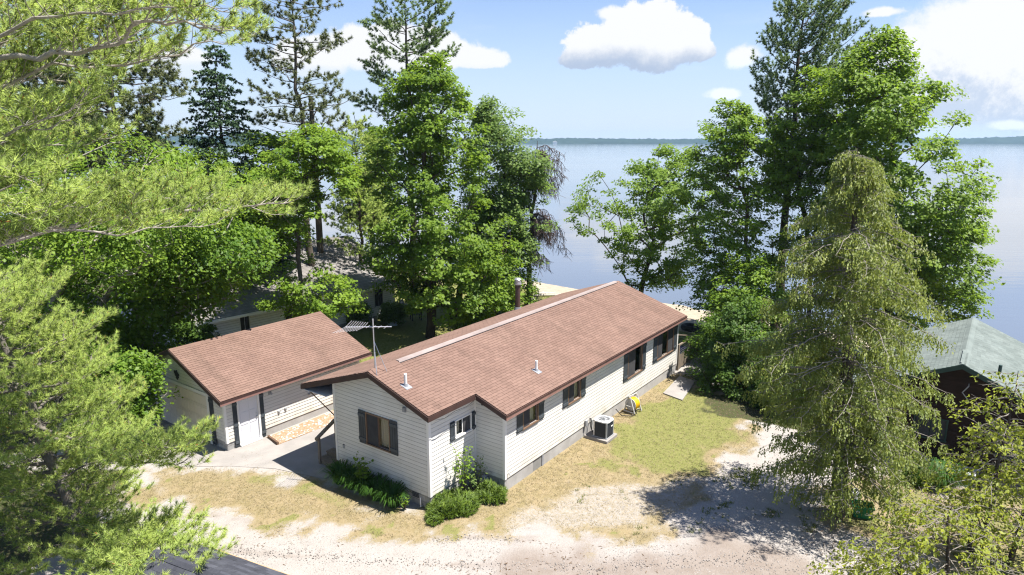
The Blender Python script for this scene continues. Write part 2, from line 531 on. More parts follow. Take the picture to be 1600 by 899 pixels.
m, nt, out = new_mat('ground')
p = nt.pos()
nA = nt.noise(p, 2.2, 8.0, 0.65); nB_ = nt.noise(p, 14.0, 6.0, 0.65); nC = nt.noise(p, 60.0, 3.0, 0.6)
def wgt(name, amp=0.9, lo=0.35, hi=0.65):
    w = nt.attr(name)
    k = nt.m('MULTIPLY', nt.m('SUBTRACT', nt.m('ADD', nt.m('MULTIPLY', nB_, 0.65), nt.m('MULTIPLY', nC, 0.35)), 0.5), amp * 1.8)
    k = nt.m('MULTIPLY', k, nt.step(w, 0.02, 0.15))
    return nt.step(nt.m('ADD', w, k), lo, hi)
vor = nt.node('ShaderNodeTexVoronoi'); nt.put(vor.inputs['Vector'], p); vor.inputs['Scale'].default_value = 34.0
stone = nt.step(nt.noise(p, 55.0, 2.0, 0.5), 0.35, 0.68)
grav = nt.mix(nt.step(nA, 0.3, 0.7), (0.325, 0.301, 0.275), (0.275, 0.250, 0.226))
grav = nt.mix(nt.m('MULTIPLY', stone, 0.55), grav, (0.41, 0.39, 0.37))
grav = nt.mix(nt.m('MULTIPLY', nt.step(nC, 0.52, 0.75), 0.3), grav, (0.19, 0.16, 0.135))
dirtc = nt.mix(nt.step(nA, 0.35, 0.65), (0.215, 0.178, 0.150), (0.255, 0.218, 0.190))
dirtc = nt.mix(nt.m('MULTIPLY', nt.step(nC, 0.5, 0.75), 0.3), dirtc, (0.30, 0.275, 0.25))
dryc = nt.mix(nt.step(nA, 0.35, 0.65), (0.27, 0.212, 0.120), (0.22, 0.178, 0.090))
dryc = nt.mix(nt.m('MULTIPLY', nt.step(nB_, 0.45, 0.7), 0.5), dryc, (0.32, 0.27, 0.19))
dryc = nt.mix(nt.m('MULTIPLY', nt.step(nC, 0.5, 0.72), 0.3), dryc, (0.16, 0.13, 0.065))
greenc = nt.mix(nt.step(nB_, 0.35, 0.65), (0.150, 0.165, 0.045), (0.21, 0.198, 0.078))
greenc = nt.mix(nt.m('MULTIPLY', nt.step(nC, 0.48, 0.7), 0.4), greenc, (0.085, 0.10, 0.028))
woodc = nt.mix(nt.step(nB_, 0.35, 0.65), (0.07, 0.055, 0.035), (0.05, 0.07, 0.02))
sandc = nt.mix(nt.step(nA, 0.35, 0.65), (0.36, 0.31, 0.24), (0.30, 0.25, 0.19))
c = nt.mix(wgt('dirt', 0.5, 0.1, 0.9), grav, dirtc)
c = nt.mix(wgt('dry', 1.0, 0.2, 0.8), c, dryc)
c = nt.mix(wgt('green', 0.9), c, greenc)
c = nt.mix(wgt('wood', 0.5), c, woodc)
c = nt.mix(wgt('sand', 0.4), c, sandc)
hgt = nt.m('ADD', nt.m('MULTIPLY', nB_, 0.6), nt.m('MULTIPLY', nC, 0.4))
b = principled(nt, c, 0.95, 0.1, 0.0, nt.bump(hgt, 0.9, 0.05))
nt.t.links.new(b.outputs[0], out.inputs[0])
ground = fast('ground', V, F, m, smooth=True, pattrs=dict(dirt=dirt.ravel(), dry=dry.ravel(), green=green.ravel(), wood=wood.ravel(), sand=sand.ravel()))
tag(ground, 'pale gravel yard with dry grass running down to a sandy shore', kind='structure')

# lake: one sheet to the far horizon
m, nt, out = new_mat('lake_water')
p = nt.pos()
w1 = nt.noise(nt.vscale(p, (0.35, 1.0, 1.0)), 1.1, 5.0, 0.6)
w2 = nt.noise(nt.vscale(p, (0.02, 0.09, 1.0)), 1.0, 4.0, 0.55)
w3 = nt.noise(nt.vscale(p, (0.004, 0.03, 1.0)), 1.0, 3.0, 0.5)
calm = nt.step(w2, 0.42, 0.62)
bm1 = nt.bump(nt.m('MULTIPLY', w1, nt.m('MULTIPLY_ADD', calm, 0.8, 0.25)), 0.16, 0.10)
colr = nt.mix(nt.step(w3, 0.35, 0.65), (0.110, 0.128, 0.155), (0.135, 0.150, 0.172))
b = principled(nt, colr, 0.07, 0.5, 0.0, bm1)
b.inputs['IOR'].default_value = 1.33
nt.t.links.new(b.outputs[0], out.inputs[0])
L = 16000.0
wx = np.array([-4400, -3000, -600, -100, 0, 100, 600, 3000, 4400.0]); wy = np.array([-900.0, -300, 20.0, 60, 120, 300, 900, 2700])
WX, WY = np.meshgrid(wx, wy)
idx = np.arange(WX.size).reshape(WX.shape)
F = np.stack([idx[:-1, :-1], idx[:-1, 1:], idx[1:, 1:], idx[1:, :-1]], -1).reshape(-1, 4)
lake = fast('lake', np.stack([WX, WY, np.full(WX.shape, LAKE)], -1).reshape(-1, 3), F, m)
tag(lake, 'calm pale blue lake stretching to the far wooded shore', kind='structure')

# far shore: a long low wooded ridge with a ragged tree line
FM = mat('far_forest', (0.028, 0.048, 0.038), (0.020, 0.036, 0.030), 0.02, 1.0, 0.0)
xs = np.concatenate([np.arange(-3600, 3600, 7.0)])
rr = np.random.default_rng(4)
D0 = 2350.0
rows = []
front = D0 + 130 * (fbm(xs * 0.0012, xs * 0, 3, 3) - 0.5)
hill = 2 + 24 * sstep(-xs, 250, 1500) * fbm(xs * 0.0016 + 7, xs * 0, 9, 3) + 7 * fbm(xs * 0.004, xs * 0, 17, 3) + 6 * sstep(xs, 1300, 1900)
tree = 7 + 2.5 * rr.random(len(xs))
prof = [(0, 0.0, 0), (4, 0.55, 1), (30, 1.0, 1), (120, 1.15, 1), (420, 1.3, 1), (600, 0.0, 0)]
for off, k, on in prof:
    jit = rr.normal(0, 0.8, len(xs)) * on
    rows.append(np.stack([xs * (1 + off / D0), front + off, LAKE - 0.2 + k * (tree * (0.8 if off < 30 else 1) + hill * min(1, off / 110)) + jit], -1))
V = np.stack(rows); n0 = len(xs)
idx = np.arange(V.shape[0] * n0).reshape(V.shape[0], n0)
F = np.stack([idx[:-1, :-1], idx[:-1, 1:], idx[1:, 1:], idx[1:, :-1]], -1).reshape(-1, 4)
far = fast('far_shore_hills', V.reshape(-1, 3), F, FM)
tag(far, 'low dark wooded shore across the lake', kind='structure')
# one pale cottage on the far shore
bx, by, _ = at(867, 223, 2300.0)
ck = MB().box(-7, 7, -4, 4, -1.2, 5); ck.prism([(-8, -5, 5.01), (8, -5, 5.01), (0, -5, 9)], (0, 10, 0))
o = ck.build('far_cottage', mat('far_white', (0.8, 0.78, 0.72)), loc=(bx, by - 10, 0))
tag(o, 'tiny pale cottage on the far wooded shore of the lake', 'cottage')
# ------------------------------------------------------------------ building materials
M_SIDE = mat('cream_siding', (0.635, 0.62, 0.575), (0.59, 0.57, 0.525), 1.3, 0.55, 0.35, island=0.03, dirt=(0.50, 0.46, 0.40), dirt_amt=0.35, splash=(0.40, 0.34, 0.26))
M_TRIM = mat('white_trim', (0.70, 0.69, 0.665), (0.65, 0.64, 0.61), 2.0, 0.5, 0.35)
M_SHING = mat('red_brown_shingle', (0.196, 0.127, 0.101), (0.166, 0.106, 0.084), 0.8, 0.95, 0.1, bump=0.5, bscale=160, bdist=0.004, island=0.08, dirt=(0.125, 0.084, 0.066), dirt_amt=0.45, streak=TH)
M_DECK = mat('roof_underlay', (0.10, 0.06, 0.045), (0.07, 0.045, 0.035), 3.0, 0.95, 0.1)
M_FASC = mat('brown_fascia', (0.062, 0.034, 0.028), (0.045, 0.025, 0.021), 2.0, 0.6, 0.3)
M_DRIP = mat('rose_brown_metal', (0.26, 0.145, 0.12), (0.21, 0.115, 0.10), 2.0, 0.45, 0.4)
M_SHUT = mat('slate_shutter', (0.030, 0.038, 0.046), (0.045, 0.054, 0.062), 3.0, 0.6, 0.3)
M_SHUTB = mat('slate_batten', (0.050, 0.060, 0.068), (0.065, 0.075, 0.085), 3.0, 0.6, 0.3)
M_WFR = mat('bronze_frame', (0.16, 0.10, 0.065), (0.12, 0.075, 0.05), 3.0, 0.45, 0.4)
M_CURT = mat('beige_curtain', (0.62, 0.56, 0.44), (0.50, 0.44, 0.33), 2.0, 0.9, 0.1, stretch=(9, 9, 0.5))
M_SCREEN = mat('dark_screen', (0.045, 0.045, 0.048), (0.06, 0.06, 0.062), 3.0, 0.9, 0.1)
M_GLASS = glass_mat('window_glass')
M_BLOCK = mat('grey_block', (0.36, 0.355, 0.34), (0.27, 0.265, 0.255), 2.5, 0.95, 0.1, bump=0.5, bscale=70, bdist=0.006, island=0.10)
M_BACK = mat('lap_shade_groove', (0.42, 0.41, 0.38), (0.36, 0.35, 0.33), 2.0, 0.9, 0.1)  # greyer than the boards: lap shade painted into the strip showing between courses
M_MORT = mat('mortar', (0.25, 0.245, 0.235), (0.2, 0.2, 0.19), 4.0, 0.95, 0.1)
M_PARGE = mat('parged_concrete', (0.40, 0.39, 0.375), (0.31, 0.30, 0.285), 1.5, 0.95, 0.1, bump=0.3, bscale=50, bdist=0.006, dirt=(0.22, 0.21, 0.19), dirt_amt=0.6)
M_CONC = mat('old_concrete', (0.29, 0.27, 0.25), (0.235, 0.22, 0.205), 1.2, 0.9, 0.15, bump=0.25, bscale=60, bdist=0.005, dirt=(0.21, 0.2, 0.185), dirt_amt=0.5)
M_WOOD = mat('weathered_wood', (0.23, 0.19, 0.145), (0.16, 0.13, 0.10), 3.0, 0.85, 0.15, stretch=(6, 6, 1), island=0.1)
M_POST = mat('brown_wood', (0.13, 0.078, 0.05), (0.09, 0.055, 0.038), 3.0, 0.7, 0.2)
M_GALV = mat('galvanised', (0.55, 0.56, 0.58), (0.45, 0.46, 0.48), 6.0, 0.35, 0.5, metal=0.7)
M_ALU = mat('pale_aluminium', (0.72, 0.72, 0.74), (0.62, 0.62, 0.64), 4.0, 0.35, 0.5, metal=0.5)
M_WHITE = mat('white_plastic', (0.80, 0.80, 0.79), (0.74, 0.74, 0.73), 3.0, 0.4, 0.4)
M_DOOR = mat('white_door', (0.62, 0.62, 0.65), (0.59, 0.59, 0.62), 2.0, 0.4, 0.4)
M_BLACK = mat('black_paint', (0.018, 0.018, 0.02), (0.028, 0.028, 0.03), 4.0, 0.45, 0.4)
M_GREYP = mat('grey_plastic', (0.30, 0.31, 0.32), (0.25, 0.26, 0.27), 4.0, 0.5, 0.4)
M_PIPE = mat('pvc_pipe', (0.74, 0.73, 0.71), (0.62, 0.61, 0.59), 6.0, 0.5, 0.3)
M_LEAD = mat('grey_flashing', (0.27, 0.28, 0.30), (0.20, 0.21, 0.23), 6.0, 0.5, 0.4)
M_RUBBER = mat('black_rubber', (0.016, 0.016, 0.017), (0.026, 0.026, 0.026), 6.0, 0.8, 0.2)
M_YEL = mat('yellow_hose', (0.80, 0.52, 0.015), (0.70, 0.44, 0.01), 6.0, 0.45, 0.4)
M_GREENP = mat('green_plastic', (0.012, 0.17, 0.065), (0.01, 0.14, 0.055), 4.0, 0.4, 0.4)
M_BLUEP = mat('blue_plastic', (0.02, 0.05, 0.25), (0.018, 0.04, 0.2), 4.0, 0.4, 0.4)

# ------------------------------------------------------------------ wall builder
def wall(parent, name, o2, d2, n2, length, z0, z1, openings=(), rake=None, board=0.135, backing=None, mside=None, pieces=True):
    """a sided wall in the parent's own axes. o2 origin, d2 direction, n2 outward normal (2D).
    rake(z) -> (s_lo, s_hi) limits above the eave. Every course is its own board, cut round the openings."""
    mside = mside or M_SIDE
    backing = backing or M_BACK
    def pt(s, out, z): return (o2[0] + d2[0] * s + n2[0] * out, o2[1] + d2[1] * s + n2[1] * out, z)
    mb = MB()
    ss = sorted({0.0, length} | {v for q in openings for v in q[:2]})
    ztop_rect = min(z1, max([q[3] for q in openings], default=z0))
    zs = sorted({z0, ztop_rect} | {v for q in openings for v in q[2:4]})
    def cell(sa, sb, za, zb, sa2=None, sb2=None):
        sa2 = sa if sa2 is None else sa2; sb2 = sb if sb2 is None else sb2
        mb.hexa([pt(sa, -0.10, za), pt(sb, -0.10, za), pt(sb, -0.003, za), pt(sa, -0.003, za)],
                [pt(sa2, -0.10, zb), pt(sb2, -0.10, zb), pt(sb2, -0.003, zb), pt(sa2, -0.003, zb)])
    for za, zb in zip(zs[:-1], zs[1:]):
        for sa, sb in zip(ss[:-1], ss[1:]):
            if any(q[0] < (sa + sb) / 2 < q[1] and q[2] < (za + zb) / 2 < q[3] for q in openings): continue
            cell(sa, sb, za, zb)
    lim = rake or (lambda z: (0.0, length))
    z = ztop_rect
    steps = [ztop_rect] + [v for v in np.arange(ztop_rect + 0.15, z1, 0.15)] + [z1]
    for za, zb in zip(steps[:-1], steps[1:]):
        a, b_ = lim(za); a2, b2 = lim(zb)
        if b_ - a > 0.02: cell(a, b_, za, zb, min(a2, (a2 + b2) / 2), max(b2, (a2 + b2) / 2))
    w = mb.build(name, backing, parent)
    z = z0
    joined = MB(); brnd = random.Random(int(length * 1000))
    while z < z1 - 0.02:
        zt = min(z + board, z1)
        a, b_ = lim(z); a2, b2 = lim(zt)
        if b_ - a < 0.05: break
        if b2 < a2: a2 = b2 = (a + b_) / 2
        spans = [(a, b_, a2, b2)]
        for q in openings:
            if q[2] < zt - 0.02 and q[3] > z + 0.02:
                new = []
                for sa, sb, ta, tb in spans:
                    if q[1] <= sa or q[0] >= sb: new.append((sa, sb, ta, tb)); continue
                    if q[0] - sa > 0.03: new.append((sa, q[0], ta, q[0]))
                    if sb - q[1] > 0.03: new.append((q[1], sb, q[1], tb))
                spans = new
        if pieces:                                       # long courses are butted from lengths of board
            cut = []
            for sa, sb, ta, tb in spans:
                while sb - sa > 4.6:
                    j = sa + 2.2 + brnd.random() * 1.5
                    cut.append((sa, j - 0.003, ta, j - 0.003)); sa = ta = j
                cut.append((sa, sb, ta, tb))
            spans = cut
        for sa, sb, ta, tb in spans:
            t = MB() if pieces else joined
            t.hexa([pt(sa, 0.0, z), pt(sb, 0.0, z), pt(sb, 0.016, z + 0.002), pt(sa, 0.016, z + 0.002)],
                   [pt(ta, 0.0, zt - 0.021), pt(tb, 0.0, zt - 0.021), pt(tb, 0.005, zt - 0.023), pt(ta, 0.005, zt - 0.023)])
            if pieces: t.build('siding_board', mside, w)
        z += board
    if not pieces:
        tag(joined.build('siding_courses', mside, w), kind='stuff')
    return w

def frame_fn(o2, d2, n2):
    return lambda s, out, z: (o2[0] + d2[0] * s + n2[0] * out, o2[1] + d2[1] * s + n2[1] * out, z)
def pbox(mb, pt, s0, s1, o0, o1, z0, z1):
    return mb.hexa([pt(s0, o0, z0), pt(s1, o0, z0), pt(s1, o1, z0), pt(s0, o1, z0)], [pt(s0, o0, z1), pt(s1, o0, z1), pt(s1, o1, z1), pt(s0, o1, z1)])

def window(parent, pt, s0, s1, z0, z1, split=(0.5,), fills=('screen', 'curtain'), shutters=(True, True), sw=0.3, sz=None, frame_m=None):
    """framed slider window set in the opening, with its own sashes, curtain and shutters"""
    frame_m = frame_m or M_WFR
    fr = MB()
    w = 0.045
    pbox(fr, pt, s0 - 0.03, s1 + 0.03, 0.004, 0.045, z1, z1 + w)
    pbox(fr, pt, s0 - 0.05, s1 + 0.05, 0.004, 0.065, z0 - w, z0)
    pbox(fr, pt, s0 - 0.03, s0 + 0.015, 0.003, 0.043, z0, z1)
    pbox(fr, pt, s1 - 0.015, s1 + 0.03, 0.003, 0.043, z0, z1)
    wd = fr.build('window', frame_m, parent)
    cuts = [s0 + 0.015] + [s0 + (s1 - s0) * k for k in split] + [s1 - 0.015]
    for i, (a, b_) in enumerate(zip(cuts[:-1], cuts[1:])):
        o = -0.012 if i % 2 == 0 else -0.03
        sa = MB(); t = 0.028
        pbox(sa, pt, a, b_, o - 0.012, o + 0.012, z0, z0 + t); pbox(sa, pt, a, b_, o - 0.012, o + 0.012, z1 - t, z1)
        pbox(sa, pt, a, a + t, o - 0.012, o + 0.012, z0 + t, z1 - t); pbox(sa, pt, b_ - t, b_, o - 0.012, o + 0.012, z0 + t, z1 - t)
        sa.build('sash', frame_m, wd)
        g = MB(); pbox(g, pt, a + t, b_ - t, o - 0.003, o + 0.003, z0 + t, z1 - t); g.build('pane', M_GLASS, wd)
        f = fills[i]
        if f == 'screen':
            g = MB(); pbox(g, pt, a + 0.016, b_ - 0.016, 0.006, 0.010, z0 + 0.012, z1 - 0.012); g.build('insect_screen', M_SCREEN, wd)
        elif f == 'curtain':
            g = MB(); n = max(6, int((b_ - a) / 0.05))
            for k in range(n):
                u0 = a + (b_ - a) * k / n; u1 = a + (b_ - a) * (k + 1) / n
                d0, d1 = (-0.16, -0.13) if k % 2 else (-0.13, -0.16)
                g.add([pt(u0, d0, z0), pt(u1, d1, z0), pt(u1, d1, z1), pt(u0, d0, z1)], [(0, 1, 2, 3)])
            g.build('curtain', M_CURT, wd)
    zz0, zz1 = sz or (z0 - 0.04, z1 + 0.05)
    for on, a in ((shutters[0], s0 - 0.045 - sw), (shutters[1], s1 + 0.045)):
        if on: shutter(parent, pt, a, a + sw, zz0, zz1)
    return wd
def shutter(parent, pt, a, b_, z0, z1, bands=(0.14, 0.86)):
    n = 3; sh = MB(); w = (b_ - a) / n
    pbox(sh, pt, a + 0.003, b_ - 0.003, 0.021, 0.030, z0 + 0.004, z1 - 0.004)
    s = sh.build('shutter', M_SHUT, parent)
    for k in range(n):
        q = MB(); pbox(q, pt, a + k * w + 0.004, a + (k + 1) * w - 0.004, 0.030, 0.042, z0, z1); q.build('board', M_SHUT, s)
    for t in bands:
        zc = z0 + (z1 - z0) * t
        q = MB(); pbox(q, pt, a - 0.004, b_ + 0.004, 0.042, 0.062, zc - 0.05, zc + 0.05); q.build('batten', M_SHUTB, s)
    return s

# ------------------------------------------------------------------ shingles
def slope_frame(e0, e1, ridge_pt):
    """eave from e0 to e1, rising to the line through ridge_pt"""
    e0, e1, r = Vector(e0), Vector(e1), Vector(ridge_pt)
    u = (e1 - e0).normalized(); v = (r - e0); v = v - u * v.dot(u); sl = v.length; v.normalize()
    n = u.cross(v)
    if n.z < 0: n = -n
    return e0, u, v, n, (e1 - e0).length, sl
def shingles(slopes, parent, material, world_of, tab=0.29, expo=0.127, single=300, name='shingle', seed=1, th=0.02, limits=None):
    """courses of tabs on each slope; those that show largest are objects, the rest one mesh"""
    r = random.Random(seed)
    full = []; part = []
    for si, (e0, u, v, n, L_, S_) in enumerate(slopes):
        row = 0; y = -0.015
        while y < S_ - 0.04:
            off = (row % 2) * tab * 0.5 + (row * 0.37 % 1) * tab * 0.15
            x = -off
            while x < L_:
                a, b_ = max(x, 0.0), min(x + tab - 0.007, L_)
                if limits: 
                    lo, hi = limits[si](y); a, b_ = max(a, lo), min(b_, hi)
                if b_ - a > 0.02:
                    (full if abs((b_ - a) - (tab - 0.007)) < 1e-6 else part).append((e0, u, v, n, a, b_, y, min(y + expo + 0.03, S_)))
                x += tab
            y += expo; row += 1
    camp = Vector((0, 0, CH))
    full.sort(key=lambda q: (world_of @ (q[0] + q[1] * q[4] + q[2] * q[6]) - camp).length)
    me = MB().add([(0, 0, th), (tab - 0.007, 0, th), (tab - 0.007, expo + 0.03, 0.004), (0, expo + 0.03, 0.004), (0, 0, 0), (tab - 0.007, 0, 0), (tab - 0.007, expo + 0.03, 0), (0, expo + 0.03, 0)],
                  [(0, 1, 2, 3), (4, 5, 1, 0), (5, 6, 2, 1), (7, 4, 0, 3)]).mesh(name, material)
    for q in full[:single]:
        e0, u, v, n, a, b_, y, y1 = q
        o = link(name, me, parent)
        p0 = e0 + u * a + v * y + n * (0.001 + r.random() * 0.003)
        ux = u if u.cross(v).dot(n) > 0 else u
        Mx = Matrix((u, v, n)).transposed().to_4x4()
        Mx.translation = p0
        o.matrix_local = Mx
    mb = MB()
    for q in full[single:] + part:
        e0, u, v, n, a, b_, y, y1 = q
        k = r.random() * 0.003
        def g(s, t, z): return e0 + u * s + v * t + n * (z + k)
        mb.add([g(a, y, th), g(b_, y, th), g(b_, y1, 0.004), g(a, y1, 0.004), g(a, y, 0), g(b_, y, 0), g(b_, y1, 0), g(a, y1, 0)],
               [(0, 1, 2, 3), (4, 5, 1, 0), (5, 6, 2, 1), (7, 4, 0, 3)])
    if mb.v:
        me = mb.mesh('shingle_courses', material)
        tag(link('shingle_courses', me, parent), kind='stuff')

def blocks(parent, pt, s0, s1, z0, z1, h=0.2, w=0.4, skip=(), seed=2):
    """block courses with recessed joints, each block a piece of the foundation"""
    r = random.Random(seed); row = 0; z = z0
    while z < z1 - 0.03:
        s = s0 - (row % 2) * w / 2
        while s < s1 - 0.02:
            a, b_ = max(s, s0) + 0.005, min(s + w, s1) - 0.005
            zt = min(z + h, z1) - 0.008
            if b_ - a > 0.04 and not any(q[0] < (a + b_) / 2 < q[1] and q[2] < (z + zt) / 2 < q[3] for q in skip):
                k = r.random() * 0.006
                m_ = MB(); pbox(m_, pt, a, b_, -0.05, 0.006 + k, z + 0.004, zt); m_.build('block', M_BLOCK, parent)
            s += w
        z += h; row += 1
# ------------------------------------------------------------------ the long cream house
house = thing('house', 'long cream sided single storey house with red brown shingle roof and dark shutters', 'house', (HO[0], HO[1], 0), -TH)
HW = Matrix.Translation((HO[0], HO[1], 0)) @ Matrix.Rotation(-TH, 4, 'Z')
ZF = 0.44                       # top of the foundation
BR, ZR = -2.288, 4.231          # ridge
KR, KL = 0.3425, 0.334          # slopes right and left
BE, BEF, BL = 1.536, 0.282, -5.78
ZE = ZR - KR * (BE - BR); ZEF = ZR - KR * (BEF - BR); ZL = ZR - KL * (BR - BL)
LEN = 16.94; D1 = 2.283; E1 = 1.254; WL = -4.43; WL2 = -5.45
AF, AN, AE = -0.301, 1.98, 17.24
under = 0.13
def rakez(b, side): return (ZR - KR * (b - BR) if side > 0 else ZR - KL * (BR - b)) - under
# walls --------------------------------------------------------------
fpt = frame_fn((WL, 0), (1, 0), (0, -1))                 # front, s from the left corner
W0 = -WL
def front_rake(z):
    lo = max(0.0, (BR - (ZR - under - z) / KL) - WL); hi = min(W0, (BR + (ZR - under - z) / KR) - WL)
    return lo, hi
zt_front = ZR - under - 0.01
op_f = [(W0 - 2.80, W0 - 1.72, 1.53, 2.60)]
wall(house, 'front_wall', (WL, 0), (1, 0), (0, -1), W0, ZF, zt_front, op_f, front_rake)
window(house, fpt, *op_f[0], split=(0.5,), fills=('screen', 'curtain'), sw=0.33, sz=(1.47, 2.66))
npt = frame_fn((0, 0), (0, 1), (1, 0))                   # short side wall to the inner corner
op_n = [(1.25, 2.03, 2.02, 2.56)]
ztn = ZEF - under + 0.02
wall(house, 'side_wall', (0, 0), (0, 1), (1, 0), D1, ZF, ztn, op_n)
window(house, npt, *op_n[0], split=(0.5,), fills=('curtain', 'screen'), shutters=(False, False), frame_m=M_TRIM)
shutter(house, npt, 0.98, 1.19, 1.96, 2.62)
shutter(house, npt, 2.075, 2.262, 1.96, 2.62)
rpt2 = frame_fn((0, D1), (1, 0), (0, -1))                # return wall facing front
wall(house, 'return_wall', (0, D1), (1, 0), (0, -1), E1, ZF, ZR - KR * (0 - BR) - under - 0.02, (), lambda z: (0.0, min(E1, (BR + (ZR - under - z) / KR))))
rpt = frame_fn((E1, D1), (0, 1), (1, 0))                 # long right wall, s = a - D1
LR = LEN - D1
op_r = [(3.30 - D1, 4.20 - D1, 1.90, 2.54), (6.28 - D1, 7.16 - D1, 1.80, 2.54), (11.30 - D1, 12.72 - D1, 1.32, 2.56), (14.42 - D1, 16.32 - D1, 1.32, 2.56)]
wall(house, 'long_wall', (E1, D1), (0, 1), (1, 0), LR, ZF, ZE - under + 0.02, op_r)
window(house, rpt, *op_r[0], split=(0.48,), fills=('screen', 'curtain'), sw=0.33, sz=(1.85, 2.60))
window(house, rpt, *op_r[1], split=(0.52,), fills=('screen', 'curtain'), sw=0.35, sz=(1.74, 2.60))
window(house, rpt, *op_r[2], split=(0.55,), fills=('screen', 'open'), sw=0.36, sz=(1.24, 2.62))
window(house, rpt, *op_r[3], split=(0.33, 0.67), fills=('screen', 'open', 'screen'), sw=0.42, sz=(1.24, 2.62))
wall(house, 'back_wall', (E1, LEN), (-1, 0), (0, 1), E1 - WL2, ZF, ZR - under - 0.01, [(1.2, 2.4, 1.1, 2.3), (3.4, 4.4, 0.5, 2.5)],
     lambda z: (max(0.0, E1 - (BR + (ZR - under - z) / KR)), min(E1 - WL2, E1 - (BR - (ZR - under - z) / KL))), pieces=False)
bpt = frame_fn((E1, LEN), (-1, 0), (0, 1))
window(house, bpt, 1.2, 2.4, 1.1, 2.3, shutters=(False, False))
window(house, bpt, 3.4, 4.4, 0.5, 2.5, shutters=(False, False))
wall(house, 'left_wall', (WL2, LEN), (0, -1), (-1, 0), LEN - 3.2, ZF, ZL + (WL2 - BL) * KL - under + 0.02, [(2, 3.2, 1.3, 2.4), (7, 8.2, 1.3, 2.4)], pieces=False)
lpt = frame_fn((WL2, LEN), (0, -1), (-1, 0))
for s in (2, 7): window(house, lpt, s, s + 1.2, 1.3, 2.4)
wall(house, 'porch_wall', (WL, 3.2), (0, -1), (-1, 0), 3.2, ZF, ZL + (WL - BL) * KL - under, [(1.0, 1.9, ZF + 0.05, 2.5)], pieces=False)
ppt = frame_fn((WL, 3.2), (0, -1), (-1, 0))
q = MB(); pbox(q, ppt, 1.0, 1.9, -0.05, -0.01, ZF + 0.05, 2.5); q.build('porch_door', M_DOOR, house)
wall(house, 'porch_return_wall', (WL2, 3.2), (1, 0), (0, -1), WL - WL2, ZF, ZL + (WL2 - BL) * KL - under, pieces=False)
# corner trims
for (cx, cy_, sx, sy, zt) in ((WL, 0, -1, -1, ZL + (WL - BL) * KL - under - 0.03), (0, 0, 1, -1, ZEF - under + 0.02), (E1, D1, 1, -1, ZE - under + 0.02), (E1, LEN, 1, 1, ZE - under + 0.02)):
    t = MB()
    x0, x1 = sorted((cx - sx * 0.075, cx + sx * 0.026)); y0, y1 = sorted((cy_, cy_ + sy * 0.026))
    t.box(x0, x1, y0, y1, ZF - 0.01, zt)
    x0, x1 = sorted((cx + sx * 0.0005, cx + sx * 0.0255)); y0, y1 = sorted((cy_ - sy * 0.075, cy_ - sy * 0.0005))
    t.box(x0, x1, y0, y1, ZF - 0.01, zt)
    t.build('corner_trim', M_TRIM, house)
t = MB(); t.box(0.004, 0.05, D1 - 0.05, D1 - 0.004, ZF, ZEF - under); t.build('inside_corner_trim', M_TRIM, house)
# foundation ----------------------------------------------------------
fd = MB()
def ring(x0, x1, y0, y1): fd.box(x0, x1, y0, y1, -0.25, ZF - 0.006)
ring(WL + 0.03, -0.03, 0.03, 0.25); ring(-0.25, -0.03, 0.25, D1 + 0.03); ring(-0.25, E1 - 0.03, D1 + 0.031, D1 + 0.25)
ring(E1 - 0.25, E1 - 0.03, D1 + 0.25, LEN - 0.03); ring(WL2 + 0.03, E1 - 0.26, LEN - 0.25, LEN - 0.031); ring(WL2 + 0.03, WL2 + 0.25, 3.25, LEN - 0.26); ring(WL + 0.03, WL + 0.25, 0.26, 3.2)
fnd = fd.build('foundation', M_MORT, house)
blocks(fnd, frame_fn((WL, 0.025), (1, 0), (0, -1)), 0.0, W0, -0.02, ZF - 0.01, skip=[(0.62, 0.98, 0.2, 0.5), (3.6, 3.93, 0.2, 0.5)])
blocks(fnd, frame_fn((-0.025, 0), (0, 1), (1, 0)), 0.0, D1, -0.02, ZF - 0.01)
blocks(fnd, frame_fn((0, D1 + 0.025), (1, 0), (0, -1)), 0.0, E1, -0.02, ZF - 0.01)
pg = MB(); fp = frame_fn((E1 - 0.02, D1), (0, 1), (1, 0))
for a, b_ in ((0, 3.98 - D1), (4.66 - D1, LR)): pbox(pg, fp, a, b_, -0.04, 0.004, -0.2, ZF - 0.012)
pg.build('parging', M_PARGE, house)
q = MB(); pbox(q, fp, 3.99 - D1, 4.55 - D1, -0.04, -0.015, -0.05, ZF - 0.015); q.build('access_panel', M_WHITE, house)
q = MB(); pbox(q, fp, 4.555 - D1, 4.655 - D1, -0.04, 0.02, -0.08, ZF - 0.012); q.build('panel_post', M_LEAD, house)
for s in (0.64, 3.61):
    v = MB(); vp = frame_fn((WL, 0.025), (1, 0), (0, -1)); pbox(v, vp, s, s + 0.33, -0.02, 0.008, 0.215, 0.415); vo = v.build('foundation_vent', M_LEAD, house)
    for k in range(4):
        l_ = MB(); pbox(l_, vp, s + 0.02, s + 0.31, 0.008, 0.02, 0.235 + k * 0.045, 0.255 + k * 0.045); l_.build('louvre', M_BLACK, vo)
fl = MB(); fl.box(WL2 + 0.3, -0.3, 3.3, LEN - 0.3, 0.3, 0.4); fl.box(WL + 0.3, -0.3, 0.3, 3.29, 0.3, 0.4); fl.box(-0.29, E1 - 0.3, D1 + 0.3, LEN - 0.3, 0.3, 0.4)
fl.build('inside_floor', mat('inside_floor', (0.12, 0.09, 0.06)), house)
